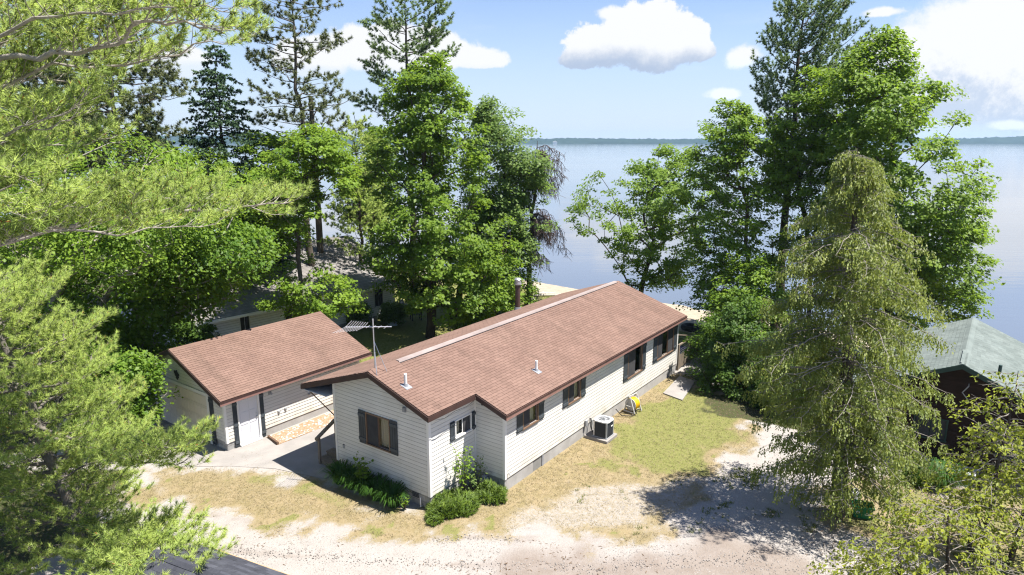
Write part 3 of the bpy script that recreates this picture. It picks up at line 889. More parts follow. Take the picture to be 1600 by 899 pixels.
# roof ---------------------------------------------------------------
def rz_(b): return ZR - KR * (b - BR)
def lz_(b): return ZR - KL * (BR - b)
dk = MB(); th = 0.10
def slab(pts): dk.prism([(p[0], p[1], p[2] - 0.012) for p in pts], (0, 0, -th))
slab([(BR, AN, ZR), (BE, AN, ZE), (BE, AE, ZE), (BR, AE, ZR)])
slab([(BR, AF, ZR), (BEF, AF, ZEF), (BEF, AN - 0.002, ZEF), (BR, AN - 0.002, ZR)])
slab([(BL, AF, ZL), (BR - 0.002, AF, lz_(BR)), (BR - 0.002, AE, lz_(BR)), (BL, AE, ZL)])
roof = dk.build('roof', M_DECK, house)
sl_main = slope_frame((BE, AN, ZE), (BE, AE, ZE), (BR, AN, ZR))
sl_front = slope_frame((BEF, AF, ZEF), (BEF, AN, ZEF), (BR, AF, ZR))
sl_left = slope_frame((BL, AE, ZL), (BL, AF, ZL), (BR, AE, ZR))
shingles([sl_main, sl_front, sl_left], roof, M_SHING, HW, seed=3)
rv = MB()
for (a, b_) in ((1.0, 16.9),):
    rv.hexa([(BR - 0.11, a, ZR - 0.025), (BR + 0.11, a, ZR - 0.025), (BR + 0.11, b_, ZR - 0.025), (BR - 0.11, b_, ZR - 0.025)],
            [(BR - 0.07, a, ZR + 0.045), (BR + 0.07, a, ZR + 0.045), (BR + 0.07, b_, ZR + 0.045), (BR - 0.07, b_, ZR + 0.045)])
rv.build('ridge_vent', mat('ridge_vent_metal', (0.33, 0.275, 0.255), (0.25, 0.205, 0.19), 1.5, 0.5, 0.4), house)
rl = MB(); rl.box(BR + 0.112, BR + 0.15, 1.0, 16.9, ZR - 0.075, ZR - 0.015); rl.build('vent_shade_strip', M_BLACK, house)  # black strip put in for the shadow gap beside the ridge vent
rc = MB(); rc.hexa([(BR - 0.14, AF, ZR - 0.035), (BR + 0.14, AF, ZR - 0.035), (BR + 0.14, 0.99, ZR - 0.035), (BR - 0.14, 0.99, ZR - 0.035)], [(BR - 0.02, AF, ZR + 0.022), (BR + 0.02, AF, ZR + 0.022), (BR + 0.02, 0.99, ZR + 0.022), (BR - 0.02, 0.99, ZR + 0.022)])
rc.build('ridge_cap', M_SHING, house)
# fascia and drip edges
def rake_board(parent, b0, z0, b1, z1, a, t=0.03, hgt=0.17, name='rake_board', m_=None):
    q = MB(); q.prism([(b0, a, z0 - 0.02), (b1, a, z1 - 0.02), (b1, a, z1 - 0.02 - hgt), (b0, a, z0 - 0.02 - hgt)], (0, -t, 0)); return q.build(name, m_ or M_FASC, parent)
rake_board(house, BR, ZR, BEF + 0.015, ZEF - 0.005, AF); rake_board(house, BL - 0.015, ZL - 0.005, BR - 0.003, ZR, AF)
rake_board(house, BEF + 0.035, rz_(BEF + 0.035), BE + 0.015, ZE - 0.005, AN - 0.004)
rake_board(house, BR, ZR, BE + 0.015, ZE - 0.005, AE + 0.032); rake_board(house, BL - 0.015, ZL - 0.005, BR - 0.003, ZR, AE + 0.032)
q = MB(); q.box(BE + 0.002, BE + 0.03, AN - 0.03, AE + 0.03, ZE - 0.20, ZE - 0.03); q.build('eave_fascia', M_DRIP, house)
q = MB(); q.box(BE + 0.031, BE + 0.05, AN - 0.035, AE + 0.035, ZE - 0.06, ZE - 0.016); q.build('drip_edge', M_FASC, house)
q = MB(); q.box(BEF + 0.002, BEF + 0.03, AF - 0.03, AN - 0.04, ZEF - 0.19, ZEF - 0.02); q.build('eave_fascia', M_FASC, house)
q = MB(); q.box(BL - 0.03, BL - 0.002, AF - 0.03, AE + 0.03, ZL - 0.19, ZL - 0.02); q.build('eave_fascia', M_FASC, house)
sf = MB(); sf.box(E1 + 0.03, BE, AN + 0.01, AE, ZE - 0.19, ZE - 0.175); sf.box(0.03, BEF, AF, AN - 0.04, ZEF - 0.19, ZEF - 0.175); sf.box(BL, WL2 - 0.03, 3.2, AE, ZL - 0.19, ZL - 0.175); sf.box(BL, WL - 0.03, AF, 3.19, ZL - 0.19, ZL - 0.176)
sf.build('soffit', M_TRIM, house)
# porch: deck, steps, posts, rail, brace
pd = MB()
for k in range(7): pd.box(WL2 + 0.02 + k * 0.14, WL2 + 0.15 + k * 0.14, 0.75, 3.19, 0.40, 0.44)
porch = pd.build('porch_deck', M_WOOD, house)
for k in range(2):
    for j in range(2):
        q = MB(); q.box(WL2 - 0.05, WL - 0.04, -0.02 + k * 0.36 + j * 0.18, 0.15 + k * 0.36 + j * 0.18, 0.15 + k * 0.13, 0.19 + k * 0.13); q.build('tread', M_WOOD, porch)
    q = MB(); q.box(WL2 - 0.03, WL - 0.06, 0.0 + k * 0.36, 0.03 + k * 0.36, 0.0, 0.15 + k * 0.13); q.build('riser', M_WOOD, porch)
for a in (0.30, 2.9):
    q = MB(); q.box(WL - 0.23, WL - 0.12, a, a + 0.11, 0.0, ZL + (WL - 0.2 - BL) * KL - under); q.build('porch_post', M_POST, house)
q = MB(); q.tube([(WL - 0.17, 0.32, 1.75), (BL + 0.05, AF + 0.1, ZL - 0.12)], 0.02, 4); q.build('brace', M_POST, house)
q = MB(); q.box(WL2 + 0.02, WL2 + 0.10, -0.06, 0.02, 0.0, 1.0); q.box(WL2 + 0.02, WL2 + 0.10, 0.72, 0.80, 0.44, 1.35); q.build('rail_post', M_WOOD, house)
q = MB(); q.prism([(WL2 + 0.0, -0.15, 0.94), (WL2 + 0.0, 0.9, 1.46), (WL2 + 0.0, 0.9, 1.55), (WL2 + 0.0, -0.15, 1.03)], (0.12, 0, 0)); q.build('hand_rail', M_WOOD, house)
# small fittings on the walls
q = MB(); pbox(q, fpt, W0 - 1.05, W0 - 0.92, 0.02, 0.07, 3.10, 3.25); q.build('wall_vent', M_LEAD, house)
q = MB(); pbox(q, fpt, W0 - 1.02, W0 - 0.95, 0.071, 0.078, 3.13, 3.22); q.build('vent_hood', M_GREYP, house)
q = MB(); pbox(q, fpt, W0 - 4.06, W0 - 4.0, 0.02, 0.05, 1.0, 1.12); q.build('outlet_box', M_GREYP, house)
q = MB(); pbox(q, fpt, W0 - 4.07, W0 - 3.98, 0.02, 0.025, 1.115, 1.14); q.build('outlet_lid', M_BLACK, house)
q = MB(); q.cyl(-0.38, -0.06, 0.0, 0.33, 0.02); q.build('stand_pipe', M_WHITE, house)
q = MB(); q.tube([(E1 + 0.03, D1 + 0.14, 0.62), (E1 + 0.09, D1 + 0.14, 0.62), (E1 + 0.11, D1 + 0.14, 0.55)], 0.014, 6); q.build('garden_tap', M_GALV, house)
q = MB(); q.box(0.40, 0.62, D1 - 0.30, D1 - 0.05, 0.02, 0.36); q.box(0.44, 0.58, D1 - 0.26, D1 - 0.10, 0.36, 0.44); q.build('gas_meter', M_GREYP, house, bevel=0.03)
q = MB(); q.tube([(0.51, D1 - 0.18, 0.44), (0.51, D1 - 0.18, 0.62), (0.72, D1 - 0.10, 0.62), (0.72, D1 - 0.03, 0.55)], 0.016, 6); q.build('meter_pipe', M_LEAD, house)
q = MB(); q.tube([(0.31, 0.0, ZEF - 0.22), (0.31, 0.4, ZEF - 0.30), (0.30, 0.9, ZEF - 0.24), (0.30, 1.5, ZEF - 0.28), (0.28, AN, ZEF - 0.20)], 0.008, 5); q.build('drooping_cable', M_BLACK, house)
q = MB(); q.box(0.42, 0.48, D1 - 0.10, D1 - 0.02, 3.02, 3.1); q.tube([(0.45, D1 - 0.06, 3.02), (0.42, D1 - 0.16, 2.94)], 0.03, 6); q.build('flood_lamp', M_BLACK, house)
# roof pipes, chimney
def on_roof(b): return rz_(b) if b > BR else lz_(b)
def vent_pipe(b, a, hgt, r, label):
    z = on_roof(b)
    t = thing('vent_pipe', label, 'vent pipe', HW @ Vector((b, a, z)), -TH)
    q = MB(); q.cyl(0, 0, -0.05, hgt, r, n=12); q.build('pipe', M_PIPE, t)
    q = MB(); q.prism([(-0.12, -0.13, 0.03 + 0.12 * KR), (0.18, -0.13, 0.03 - 0.18 * KR), (0.18, 0.13, 0.03 - 0.18 * KR), (-0.12, 0.13, 0.03 + 0.12 * KR)], (0, 0, -0.012)); q.build('flashing', M_LEAD, t)
    q = MB(); q.cyl(0, 0, 0.0, 0.10, r + 0.035, r + 0.008, 12); q.build('collar', M_LEAD, t)
    return t
def pix_on_roof(px, py, side=1):
    best = None
    for b in np.arange(BL, BE, 0.02):
        z = on_roof(b); x, y = gp(px, py, z); bb, aa = toH(x, y)
        e = abs(bb - b)
        if (b > BR) == (side > 0) and (best is None or e < best[0]): best = (e, b, aa)
    return best[1], best[2]
b_, a_ = pix_on_roof(634, 604); vent_pipe(b_, a_, 0.42, 0.05, 'white vent pipe with grey flashing near the front gable of the long roof')
b_, a_ = pix_on_roof(837.4, 580); vent_pipe(b_, a_, 0.40, 0.05, 'white vent pipe halfway along the long roof beside a pale rust streak')
b_, a_ = pix_on_roof(809, 484, -1)
z = on_roof(b_)
t = thing('chimney_pipe', 'tall dark stove pipe with silver cap beyond the long roof ridge', 'chimney', HW @ Vector((b_, a_, z)), -TH)
q = MB(); q.cyl(0, 0, -0.1, 1.28, 0.13, n=16); q.build('pipe', mat('stove_pipe', (0.085, 0.05, 0.04), (0.06, 0.04, 0.035), 4, 0.5, 0.4), t)
q = MB(); q.cyl(0, 0, -0.08, 0.14, 0.20, 0.16, 16); q.build('flashing', M_GALV, t)
q = MB(); q.cyl(0, 0, 1.29, 1.37, 0.19, n=16); q.cyl(0, 0, 1.371, 1.55, 0.17, n=16); q.cyl(0, 0, 1.551, 1.62, 0.19, 0.12, 16); q.build('cap', M_GALV, t)
# repaired pale patch of shingles below the middle pipe
# antenna -------------------------------------------------------------
ant = thing('tv_antenna', 'spindly aluminium aerial on a braced mast at the front of the long roof ridge', 'antenna', HW @ Vector((BR - 0.05, 0.05, ZR)), 0)
q = MB(); q.tube([(0, 0, -0.02), (0, 0, 1.68)], 0.022, 8); q.build('mast', M_GALV, ant)
bd = Vector((0.985, -0.17, 0.0)).normalized(); bp = Vector((-bd.y, bd.x, 0))
z0 = 1.42
for d in ((0.42, 0.30), (0.12, -0.52)):
    e = Vector((d[0], d[1], 0)); 
    loc_ = HW.to_3x3() @ Vector((0.35, 0.2 if d[1] > 0 else -0.25, 0)); 
    q = MB(); q.tube([(0, 0, 0.95), (loc_.x, loc_.y, -0.12 if d[1] > 0 else -0.10)], 0.012, 6); q.build('strut', M_GALV, ant)
q = MB(); q.tube([tuple(bd * -0.95 + Vector((0, 0, z0 - 0.06))), tuple(bd * 0.62 + Vector((0, 0, z0 + 0.03)))], 0.016, 6); q.build('boom', M_ALU, ant)
for k in range(12):
    t_ = -0.93 + k * 0.09 if k < 8 else -0.93 + 0.75 + (k - 8) * 0.2
    hl = (0.75 - 0.035 * k) if k < 8 else 0.16
    zc = z0 - 0.05 + 0.005 * k
    vsw = 0.25 if k < 8 else 0.0
    c_ = bd * t_ + Vector((0, 0, zc))
    for sgn in (-1, 1):
        tip = c_ + bp * sgn * hl + bd * vsw * hl * 0.6 * (-1)
        q = MB(); q.tube([tuple(c_), tuple(tip)], 0.006, 4); q.build('element', M_ALU, ant)

# ------------------------------------------------------------------ the garage
GL, GW = 6.55, 5.9
gar = thing('garage', 'cream sided garage with red brown roof and white side door', 'garage', (GO[0], GO[1], 0), -GTH)
GM = Matrix.Translation((GO[0], GO[1], 0)) @ Matrix.Rotation(-GTH, 4, 'Z')
gBR, gZR, gK = -2.949, 3.548, 0.404
gBE, gBL = 0.42, -2 * 2.949 - 0.42
gZE = gZR - gK * (gBE - gBR); gAF, gAE = -0.345, 6.92
gu = 0.12
gfp = frame_fn((-GW, 0), (1, 0), (0, -1)); grp = frame_fn((0, 0), (0, 1), (1, 0))
gop = [(GW - 5.0, GW - 1.1, 0.10, 1.95)]
ZG = 0.36
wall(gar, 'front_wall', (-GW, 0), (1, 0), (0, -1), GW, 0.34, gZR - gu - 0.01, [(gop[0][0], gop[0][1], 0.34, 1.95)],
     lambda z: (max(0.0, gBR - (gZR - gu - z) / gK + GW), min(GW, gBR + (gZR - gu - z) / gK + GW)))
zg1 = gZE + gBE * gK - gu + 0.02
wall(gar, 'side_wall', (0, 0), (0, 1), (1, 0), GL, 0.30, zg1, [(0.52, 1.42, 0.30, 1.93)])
wall(gar, 'far_wall', (0, GL), (-1, 0), (0, 1), GW, 0.3, gZR - gu - 0.01, (), lambda z: (max(0.0, -(gBR + (gZR - gu - z) / gK)), min(GW, -(gBR - (gZR - gu - z) / gK))), pieces=False)
wall(gar, 'left_wall', (-GW, GL), (0, -1), (-1, 0), GL, 0.3, zg1, (), pieces=False)
gf = MB()
gf.box(-GW + 0.03, -5.05, 0.03, 0.2, -0.2, 0.335); gf.box(-1.06, -0.03, 0.03, 0.2, -0.2, 0.335); gf.box(-0.2, -0.03, 0.2, 0.5, -0.2, 0.295); gf.box(-0.2, -0.03, 1.44, GL - 0.03, -0.2, 0.295)
gf.box(-GW + 0.03, -0.21, GL - 0.2, GL - 0.031, -0.2, 0.295); gf.box(-GW + 0.03, -GW + 0.2, 0.2, GL - 0.21, -0.2, 0.295)
gfo = gf.build('foundation', M_MORT, gar)
blocks(gfo, frame_fn((-GW, 0.025), (1, 0), (0, -1)), GW - 1.06, GW, -0.04, 0.33, seed=5)
blocks(gfo, frame_fn((-GW, 0.025), (1, 0), (0, -1)), 0, GW - 5.05, -0.04, 0.33, seed=6)
blocks(gfo, frame_fn((-0.025, 0), (0, 1), (1, 0)), 0.0, 0.5, -0.04, 0.29, seed=7)
pg = MB(); pbox(pg, frame_fn((-0.02, 0), (0, 1), (1, 0)), 1.44, GL, -0.02, 0.006, -0.1, 0.29); pg.build('parging', M_PARGE, gar)
# overhead door with sections
s0, s1 = gop[0][0], gop[0][1]
dr = MB(); pbox(dr, gfp, s0, s1, -0.09, -0.06, 0.02, 1.95); door = dr.build('garage_door', M_DOOR, gar)
for k in range(4):
    za, zb = 0.02 + k * 0.4825, 0.02 + (k + 1) * 0.4825
    q = MB(); pbox(q, gfp, s0 + 0.005, s1 - 0.005, -0.06, -0.035, za + 0.006, zb - 0.006)
    for j in range(8):
        w_ = (s1 - s0) / 8
        pbox(q, gfp, s0 + j * w_ + 0.06, s0 + (j + 1) * w_ - 0.06, -0.035, -0.022, za + 0.09, zb - 0.09)
    q.build('door_section', mat('garage_door_paint', (0.66, 0.60, 0.50), (0.60, 0.54, 0.45), 1.0, 0.5, 0.3) if k == 0 else bpy.data.materials['garage_door_paint'], door)
q = MB(); pbox(q, gfp, s0 + 1.9, s0 + 2.06, -0.022, 0.01, 0.62, 0.66); q.build('handle', M_BLACK, door)
q = MB(); pbox(q, gfp, s0 - 0.14, s1 + 0.14, 0.02, 0.05, 1.95, 2.08); q.build('head_trim', M_TRIM, gar)
for a in (s0 - 0.14, s1): q = MB(); pbox(q, gfp, a, a + 0.14, 0.02, 0.048, 0.02, 1.949); q.build('jamb_trim', M_TRIM, gar)
shutter(gar, gfp, s1 + 0.15, s1 + 0.42, 0.06, 1.98, (0.08, 0.5, 0.92)); shutter(gar, gfp, s0 - 0.42, s0 - 0.15, 0.06, 1.98, (0.08, 0.5, 0.92))
# side door
q = MB(); pbox(q, grp, 0.56, 1.38, -0.05, -0.01, 0.06, 1.88); sd_ = q.build('side_door', M_DOOR, gar)
for zc in ((0.16, 0.72), (0.80, 1.30), (1.38, 1.80)):
    for sx in (0.64, 1.01): q = MB(); pbox(q, grp, sx, sx + 0.29, -0.0098, 0.0, *zc); q.build('raised_panel', M_DOOR, sd_)
q = MB(); q.cyl(0, 0, 0, 0.05, 0.03, n=10); o = q.build('door_knob', M_GALV, sd_); o.matrix_local = Matrix.Translation(grp(1.31, -0.01, 0.95)) @ Matrix.Rotation(math.pi / 2, 4, 'Y')
q = MB(); q.cyl(0, 0, 0, 0.03, 0.028, n=10); o = q.build('dead_bolt', M_GALV, sd_); o.matrix_local = Matrix.Translation(grp(1.31, -0.01, 1.10)) @ Matrix.Rotation(math.pi / 2, 4, 'Y')
for a, b_ in ((0.50, 0.559), (1.381, 1.46)): q = MB(); pbox(q, grp, a, b_, -0.05, 0.04, 0.03, 1.93); q.build('door_jamb', M_TRIM, gar)
q = MB(); pbox(q, grp, 0.50, 1.46, -0.05, 0.042, 1.931, 1.99); q.build('door_head', M_TRIM, gar)
q = MB(); pbox(q, grp, 0.50, 1.44, -0.10, 0.12, 0.0, 0.055); q.build('door_sill', M_TRIM, gar)
shutter(gar, grp, 0.32, 0.495, 0.02, 1.93, (0.10, 0.46, 0.9)); shutter(gar, grp, 1.465, 1.64, 0.02, 1.93, (0.10, 0.46, 0.9))
q = MB(); pbox(q, grp, 1.88, 2.0, 0.02, 0.06, 1.66, 1.78); q.tube([grp(1.94, 0.06, 1.72), grp(1.94, 0.16, 1.72)], [0.035, 0.05], 8); q.build('porch_lamp', M_GREYP, gar)
for s, z in ((3.72, 1.14), (4.1, 1.18), (2.24, 0.86), (2.56, 0.88)):
    q = MB(); pbox(q, grp, s, s + 0.12, 0.02, 0.05, z - 0.04, z); pbox(q, grp, s + 0.02, s + 0.1, 0.05, 0.07, z - 0.07, z - 0.03); q.build('bracket', M_GREYP, gar)
# eagle plaque
eg = [(0, -.22), (.05, -.2), (.06, -.12), (.12, -.1), (.10, -.02), (.17, .02), (.16, .12), (.10, .09), (.06, .16), (.03, .13), (.05, .22), (0, .27), (-.05, .22), (-.03, .14), (-.09, .16), (-.17, .22), (-.19, .12), (-.13, .05), (-.14, -.02), (-.06, -.05), (-.08, -.14), (-.04, -.16)]
q = MB(); q.prism([gfp(GW - 3.15 + x, 0.022, 2.36 + y * 0.85) for x, y in eg], (0, -0.03, 0)); q.build('eagle_plaque', M_BLACK, gar)
# roof
dk = MB()
dk.prism([(gBR, gAF, gZR - .012), (gBE, gAF, gZE - .012), (gBE, gAE, gZE - .012), (gBR, gAE, gZR - .012)], (0, 0, -0.09))
dk.prism([(gBL, gAF, gZE - .012), (gBR - .002, gAF, gZR - .012), (gBR - .002, gAE, gZR - .012), (gBL, gAE, gZE - .012)], (0, 0, -0.09))
groof = dk.build('roof', M_DECK, gar)
shingles([slope_frame((gBE, gAF, gZE), (gBE, gAE, gZE), (gBR, gAF, gZR)), slope_frame((gBL, gAE, gZE), (gBL, gAF, gZE), (gBR, gAE, gZR))], groof, M_SHING, GM, single=200, seed=8)
q = MB(); q.hexa([(gBR - .13, gAF, gZR - .04), (gBR + .13, gAF, gZR - .04), (gBR + .13, gAE, gZR - .04), (gBR - .13, gAE, gZR - .04)], [(gBR - .02, gAF, gZR + .02), (gBR + .02, gAF, gZR + .02), (gBR + .02, gAE, gZR + .02), (gBR - .02, gAE, gZR + .02)]); q.build('ridge_cap', M_SHING, gar)
for a in (gAF, gAE + 0.032):
    rake_board(gar, gBR, gZR, gBE + .015, gZE - .005, a); rake_board(gar, gBL - .015, gZE - .005, gBR - .003, gZR, a)
q = MB(); q.box(gBE + .002, gBE + .03, gAF - .03, gAE + .03, gZE - .18, gZE - .03); q.build('eave_fascia', M_DRIP, gar)
q = MB(); q.box(gBE + .031, gBE + .05, gAF - .035, gAE + .035, gZE - .06, gZE - .016); q.build('drip_edge', M_FASC, gar)
q = MB(); q.box(gBL - .03, gBL - .002, gAF - .03, gAE + .03, gZE - .18, gZE - .02); q.build('eave_fascia', M_DRIP, gar)
sf = MB(); sf.box(0.03, gBE, gAF, gAE, gZE - .17, gZE - .155); sf.build('soffit', M_TRIM, gar)
q = MB(); q.box(-GW + .2, -.2, .2, GL - .2, 0.0, 0.03); q.build('floor', M_CONC, gar)
for (cx, cy_, sx, sy) in ((0, 0, 1, -1), (-GW, 0, -1, -1), (0, GL, 1, 1)):
    t = MB()
    x0, x1 = sorted((cx - sx * .07, cx + sx * .026)); y0, y1 = sorted((cy_, cy_ + sy * .026)); t.box(x0, x1, y0, y1, .29, zg1 - .01)
    x0, x1 = sorted((cx + sx * .0005, cx + sx * .0255)); y0, y1 = sorted((cy_ - sy * .07, cy_ - sy * .0005)); t.box(x0, x1, y0, y1, .29, zg1 - .01)
    t.build('corner_trim', M_TRIM, gar)
# ------------------------------------------------------------------ neighbour's white house behind the trees
NAZ = 0.712
nc = gp(618, 493)
nbr = thing('neighbour_house', 'white sided house with grey shingle roof behind the leafy trees', 'house', (nc[0], nc[1], 0), -NAZ)
NM_ = Matrix.Translation((nc[0], nc[1], 0)) @ Matrix.Rotation(-NAZ, 4, 'Z')
NL, NW = 13.0, 11.0
M_SIDEW = mat('white_siding', (0.74, 0.74, 0.73), (0.68, 0.68, 0.67), 1.5, 0.55, 0.3)
M_GSH = mat('grey_shingle', (0.25, 0.235, 0.225), (0.185, 0.175, 0.165), 0.9, 0.95, 0.1, bump=0.4, bscale=120, bdist=0.005, island=0.12, dirt=(0.13, 0.12, 0.115), dirt_amt=0.6)
npt_ = frame_fn((0, -NL), (0, 1), (1, 0))
nwin = [(2.2, 2.75, 0.9, 2.1), (4.9, 5.9, 1.1, 2.05), (8.2, 9.2, 1.1, 2.05), (11.3, 12.0, 0.9, 2.1)]
nbo = [(a, b, c_, d) for a, b, c_, d in nwin]
wall(nbr, 'near_wall', (0, -NL), (0, 1), (1, 0), NL, 0.3, 2.42, nbo, pieces=False, mside=M_SIDEW)
for q_ in nbo: window(nbr, npt_, *q_, fills=('screen', 'screen'), shutters=(False, False), frame_m=M_TRIM)
nr = lambda z: (max(0.0, (z - 2.42) / 0.42 + 0.0), min(NW, NW - (z - 2.42) / 0.42))
nrake = lambda z: (0.0, NW) if z < 2.42 else nr(z)
wall(nbr, 'far_gable_wall', (0, 0), (-1, 0), (0, 1), NW, 0.3, 2.42 + 0.42 * NW / 2 - 0.02, (), nrake, pieces=False, mside=M_SIDEW)
wall(nbr, 'gable_wall', (-NW, -NL), (1, 0), (0, -1), NW, 0.3, 2.42 + 0.42 * NW / 2 - 0.02, (), nrake, pieces=False, mside=M_SIDEW)
wall(nbr, 'back_wall', (-NW, 0), (0, -1), (-1, 0), NL, 0.3, 2.42, (), pieces=False, mside=M_SIDEW)
q = MB(); q.box(-NW + .02, -.02, -NL + .02, -.02, -0.3, 0.295); q.build('foundation', M_BLOCK, nbr)
nzr = 2.55 + 0.42 * (NW / 2) + 0.0; ne = 0.5; nze = nzr - 0.42 * (NW / 2 + ne)
dk = MB()
dk.prism([(-NW / 2, -NL - .4, nzr - .012), (ne, -NL - .4, nze - .012), (ne, .4, nze - .012), (-NW / 2, .4, nzr - .012)], (0, 0, -.1))
dk.prism([(-NW - ne, -NL - .4, nze - .012), (-NW / 2 - .002, -NL - .4, nzr - .012), (-NW / 2 - .002, .4, nzr - .012), (-NW - ne, .4, nze - .012)], (0, 0, -.1))
nroof = dk.build('roof', M_DECK, nbr)
shingles([slope_frame((ne, -NL - .4, nze), (ne, .4, nze), (-NW / 2, -NL - .4, nzr)), slope_frame((-NW - ne, .4, nze), (-NW - ne, -NL - .4, nze), (-NW / 2, .4, nzr))], nroof, M_GSH, NM_, single=0, tab=0.32, expo=0.15, seed=12, th=0.025)
q = MB(); q.box(ne + .002, ne + .1, -NL - .42, .42, nze - .16, nze - .02); q.build('gutter', M_TRIM, nbr)
for a in (-NL - .4, .43):
    rake_board(nbr, -NW / 2, nzr, ne, nze, a, m_=M_TRIM); rake_board(nbr, -NW - ne, nze, -NW / 2 - .003, nzr, a, m_=M_TRIM)

# ------------------------------------------------------------------ dark cabin at right
CAZ = 0.632
cb = thing('cabin', 'dark brown log cabin with pale grey green roof by the lake at right', 'cabin', (15.42, 21.8, 0), -CAZ)
CM = Matrix.Translation((15.42, 21.8, 0)) @ Matrix.Rotation(-CAZ, 4, 'Z')
M_LOG = mat('dark_log', (0.030, 0.018, 0.014), (0.020, 0.012, 0.010), 2.0, 0.85, 0.15, island=0.2, stretch=(1, 1, 4))
M_GRN = mat('green_grey_shingle', (0.16, 0.185, 0.172), (0.12, 0.142, 0.132), 1.0, 0.95, 0.1, bump=0.4, bscale=120, bdist=0.005, island=0.09, dirt=(0.16, 0.19, 0.18), dirt_amt=0.5)
M_GTRIM = mat('dark_green_trim', (0.03, 0.06, 0.05), (0.022, 0.045, 0.04), 3.0, 0.6, 0.3)
czr, ck, chw, cw, cl_ = 4.0, 0.45, 3.5, 3.1, 7.62
cze = czr - ck * chw
crake = lambda z: (max(0.0, cw - (czr - .14 - z) / ck), min(2 * cw, cw + (czr - .14 - z) / ck))
cfp = frame_fn((-cw, 0.35), (1, 0), (0, -1))
cop = [(1.9, 2.9, 1.0, 1.75), (4.4, 5.5, 0.9, 1.75)]
wall(cb, 'front_wall', (-cw, 0.35), (1, 0), (0, -1), 2 * cw, 0.05, czr - .16, cop, crake, board=0.17, mside=M_LOG, backing=M_LOG)
for q_ in cop: window(cb, cfp, *q_, fills=('screen', 'screen'), shutters=(False, False), frame_m=M_GTRIM)
zcs = czr - .14 - ck * cw
wall(cb, 'side_wall', (cw, 0.35), (0, 1), (1, 0), cl_ - .7, 0.05, zcs, (), None, board=0.17, mside=M_LOG, backing=M_LOG, pieces=False)
wall(cb, 'left_wall', (-cw, cl_ - .35), (0, -1), (-1, 0), cl_ - .7, 0.05, zcs, [(2, 3, 1, 1.8)], None, board=0.17, mside=M_LOG, backing=M_LOG, pieces=False)
window(cb, frame_fn((-cw, cl_ - .35), (0, -1), (-1, 0)), 2, 3, 1, 1.8, fills=('screen', 'screen'), shutters=(False, False), frame_m=M_GTRIM)
wall(cb, 'back_wall', (cw, cl_ - .35), (-1, 0), (0, 1), 2 * cw, 0.05, czr - .16, (), crake, board=0.17, mside=M_LOG, backing=M_LOG, pieces=False)
dk = MB()
dk.prism([(0, 0, czr - .012), (chw, 0, cze - .012), (chw, cl_, cze - .012), (0, cl_, czr - .012)], (0, 0, -.1))
dk.prism([(-chw, 0, cze - .012), (-.002, 0, czr - .012), (-.002, cl_, czr - .012), (-chw, cl_, cze - .012)], (0, 0, -.1))
croof = dk.build('roof', M_DECK, cb)
shingles([slope_frame((chw, 0, cze), (chw, cl_, cze), (0, 0, czr)), slope_frame((-chw, cl_, cze), (-chw, 0, cze), (0, cl_, czr))], croof, M_GRN, CM, single=220, tab=0.3, expo=0.14, seed=14)
q = MB(); q.hexa([(-.15, -.01, czr - .045), (.15, -.01, czr - .045), (.15, cl_, czr - .045), (-.15, cl_, czr - .045)], [(-.03, -.01, czr + .024), (.03, -.01, czr + .024), (.03, cl_, czr + .024), (-.03, cl_, czr + .024)]); q.build('ridge_cap', M_GRN, cb)
for a in (-.001, cl_ + .032):
    rake_board(cb, 0, czr + .03, chw + .02, cze + .02, a, hgt=0.17, m_=M_GTRIM); rake_board(cb, -chw - .02, cze + .02, -.003, czr + .03, a, hgt=0.17, m_=M_GTRIM)
q = MB(); q.box(chw + .002, chw + .03, -.02, cl_, cze - .17, cze - .02); q.build('eave_fascia', M_GTRIM, cb)
q = MB(); q.tube([(0.25, 0.33, czr - .75), (0.25, 0.22, czr - .8), (0.1, 0.2, czr - 1.05), (0.3, 0.2, czr - 1.3)], 0.02, 5); q.build('bracket', M_GREYP, cb)
t = thing('vent_pipe', 'short grey green vent pipe on the pale green cabin roof', 'vent pipe', CM @ Vector((1.05, 1.1, czr - ck * 1.05)), -CAZ)
q = MB(); q.cyl(0, 0, -.05, .36, .055, n=10); q.build('pipe', M_GTRIM, t)
q = MB(); q.cyl(0, 0, .0, .07, .12, .07, 10); q.build('collar', M_LEAD, t)

# ------------------------------------------------------------------ black roofed shed under the camera, at the lower left
ED = Vector((0.905, -0.424, 0)).normalized(); EP = Vector((-ED.y * -1, -ED.x, 0)); EP = Vector((-0.424, -0.905, 0)).normalized()
shed = thing('shed', 'small shed with black shingle roof poking out below the pine', 'shed', (-7.08, 13.52, 0), math.atan2(ED.y, ED.x))
SM_ = Matrix.Translation((-7.08, 13.52, 0)) @ Matrix.Rotation(math.atan2(ED.y, ED.x), 4, 'Z')
M_BSH = mat('black_shingle', (0.066, 0.069, 0.083), (0.045, 0.047, 0.058), 5.0, 0.9, 0.15, bump=0.6, bscale=200, bdist=0.004, island=0.25)
sz0, sz1, sw_, sl_ = 2.6, 3.05, 1.05, 6.0
dk = MB()
dk.prism([(0, 0, sz0 - .012), (sl_, 0, sz0 - .012), (sl_, -sw_, sz1 - .012), (0, -sw_, sz1 - .012)], (0, 0, -.08))
dk.prism([(0, -sw_ - .002, sz1 - .012), (sl_, -sw_ - .002, sz1 - .012), (sl_, -2 * sw_, sz0 - .012), (0, -2 * sw_, sz0 - .012)], (0, 0, -.08))
sroof = dk.build('roof', M_DECK, shed)
